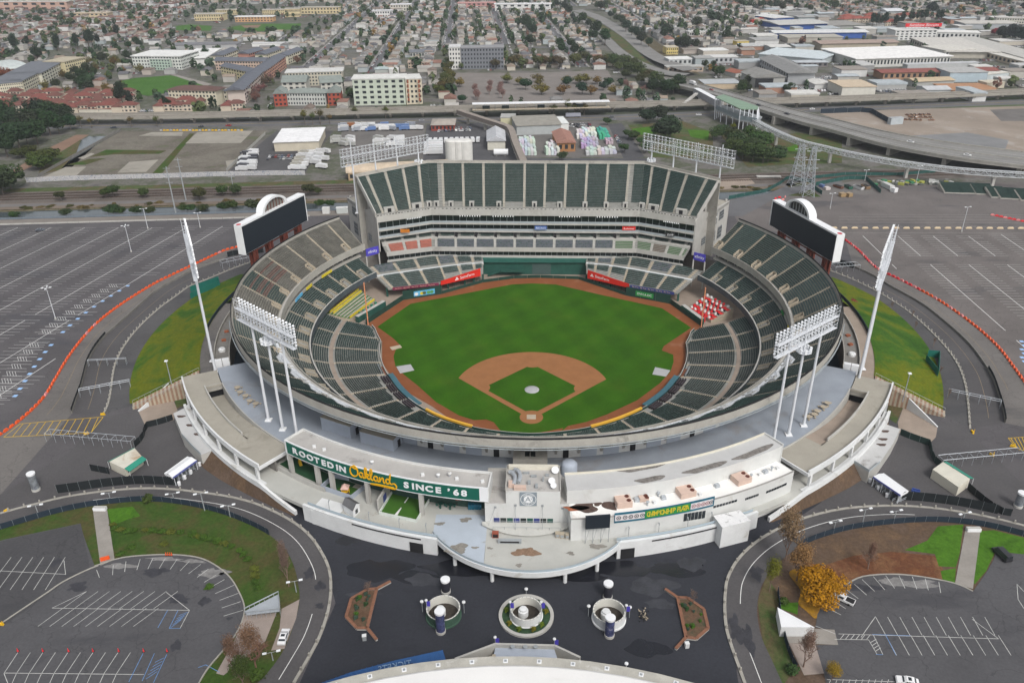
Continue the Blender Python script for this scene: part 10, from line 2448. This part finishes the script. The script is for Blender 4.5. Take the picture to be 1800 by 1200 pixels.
AO('green tree among the bungalows, upper right','trees among the upper right bungalows',[(60,400),(110,410),(195,235),(320,190),(380,190),(410,180),(430,330),(185,400),(360,160),(550,60),(620,80),(700,70),(760,80),(820,80),(870,100),(510,20),(1090,100),(1280,90),(920,50)],'e',(.035,.055,.025),13,11,4)
AO('dark conifer in the row before the red rooftop sign','conifers before the rooftop sign',[(220,205),(250,205),(285,200),(315,198),(390,195),(415,195),(438,192),(500,165),(520,165),(550,165),(580,165),(610,165),(700,165),(725,165)],'f',(.02,.04,.022),14,8,2)
AO('big dark tree near the right edge of the town','big dark trees near the right edge',[(670,110),(650,100),(850,30),(930,40),(980,50),(900,20),(1180,300),(1160,290),(1270,300),(1310,330),(1250,320),(1340,90),(380,30),(500,20),(1200,40)],'f',(.022,.04,.026),16,14,4)
AO('red-leaved tree by the far right car park','red-leaved trees at the far right',[(1120,270),(1150,265)],'f',(.3,.02,.03),9,8,0)
for k in range(34):
 x=rn.uniform(-320,-100)if k<26 else rn.uniform(100,150);y=AY(x)+17+rn.uniform(0,6);GK((x,y,GZ-.3),rn.uniform(3,6),rn.uniform(1.2,2.4),rn.choice([(.12,.09,.03),(.07,.07,.02),(.15,.11,.04)]),'low dry bush on the far bank of the canal','dry bushes on the canal bank')
mb=MB()
mb.X((0,700,GZ-12.),(4600,3400,178.),0,None)
mb.mats=[]
mb.mi=[0]*len(mb.f)
hz=mb.B('haze')
hm=bpy.data.materials.new('haze_air')
hm.use_nodes=True
hm.node_tree.nodes.clear()
ho=hm.node_tree.nodes.new('ShaderNodeOutputMaterial')
hv=hm.node_tree.nodes.new('ShaderNodeVolumePrincipled')
hv.inputs['Color'].default_value=(.82,.87,.93,1)
hv.inputs['Density'].default_value=.0001
hv.inputs['Anisotropy'].default_value=.2
hm.node_tree.links.new(hv.outputs[0],ho.inputs['Volume'])
hz.data.materials.append(hm)
hz['kind']='stuff'
tag(hz,'thin pale haze in the air over the whole town','haze')
for _p in GU:
 for _c in list(_p.children):
  bpy.data.objects.remove(_c)
 bpy.data.objects.remove(_p)
def nth(n):
 if n<=20:
  return ORD[n-1]
 return '%d%s'%(n,'th' if 10<n%100<14 else{1:'st',2:'nd',3:'rd'}.get(n%10,'th'))
bpy.context.view_layer.update()
_by={}
for _o in COL.objects:
 if _o.parent is None and 'label' in _o and 'group' in _o:
  _by.setdefault(_o['label'],[]).append(_o)
for _lab,_os in _by.items():
 if 1<len(_os)<=90 and len(_lab.split())<=12:
  _os.sort(key=lambda o:DJ(o.location)[0])
  for _k,_o in enumerate(_os):
   _o['label']='%s, %s from the left'%(_lab,nth(_k+1))
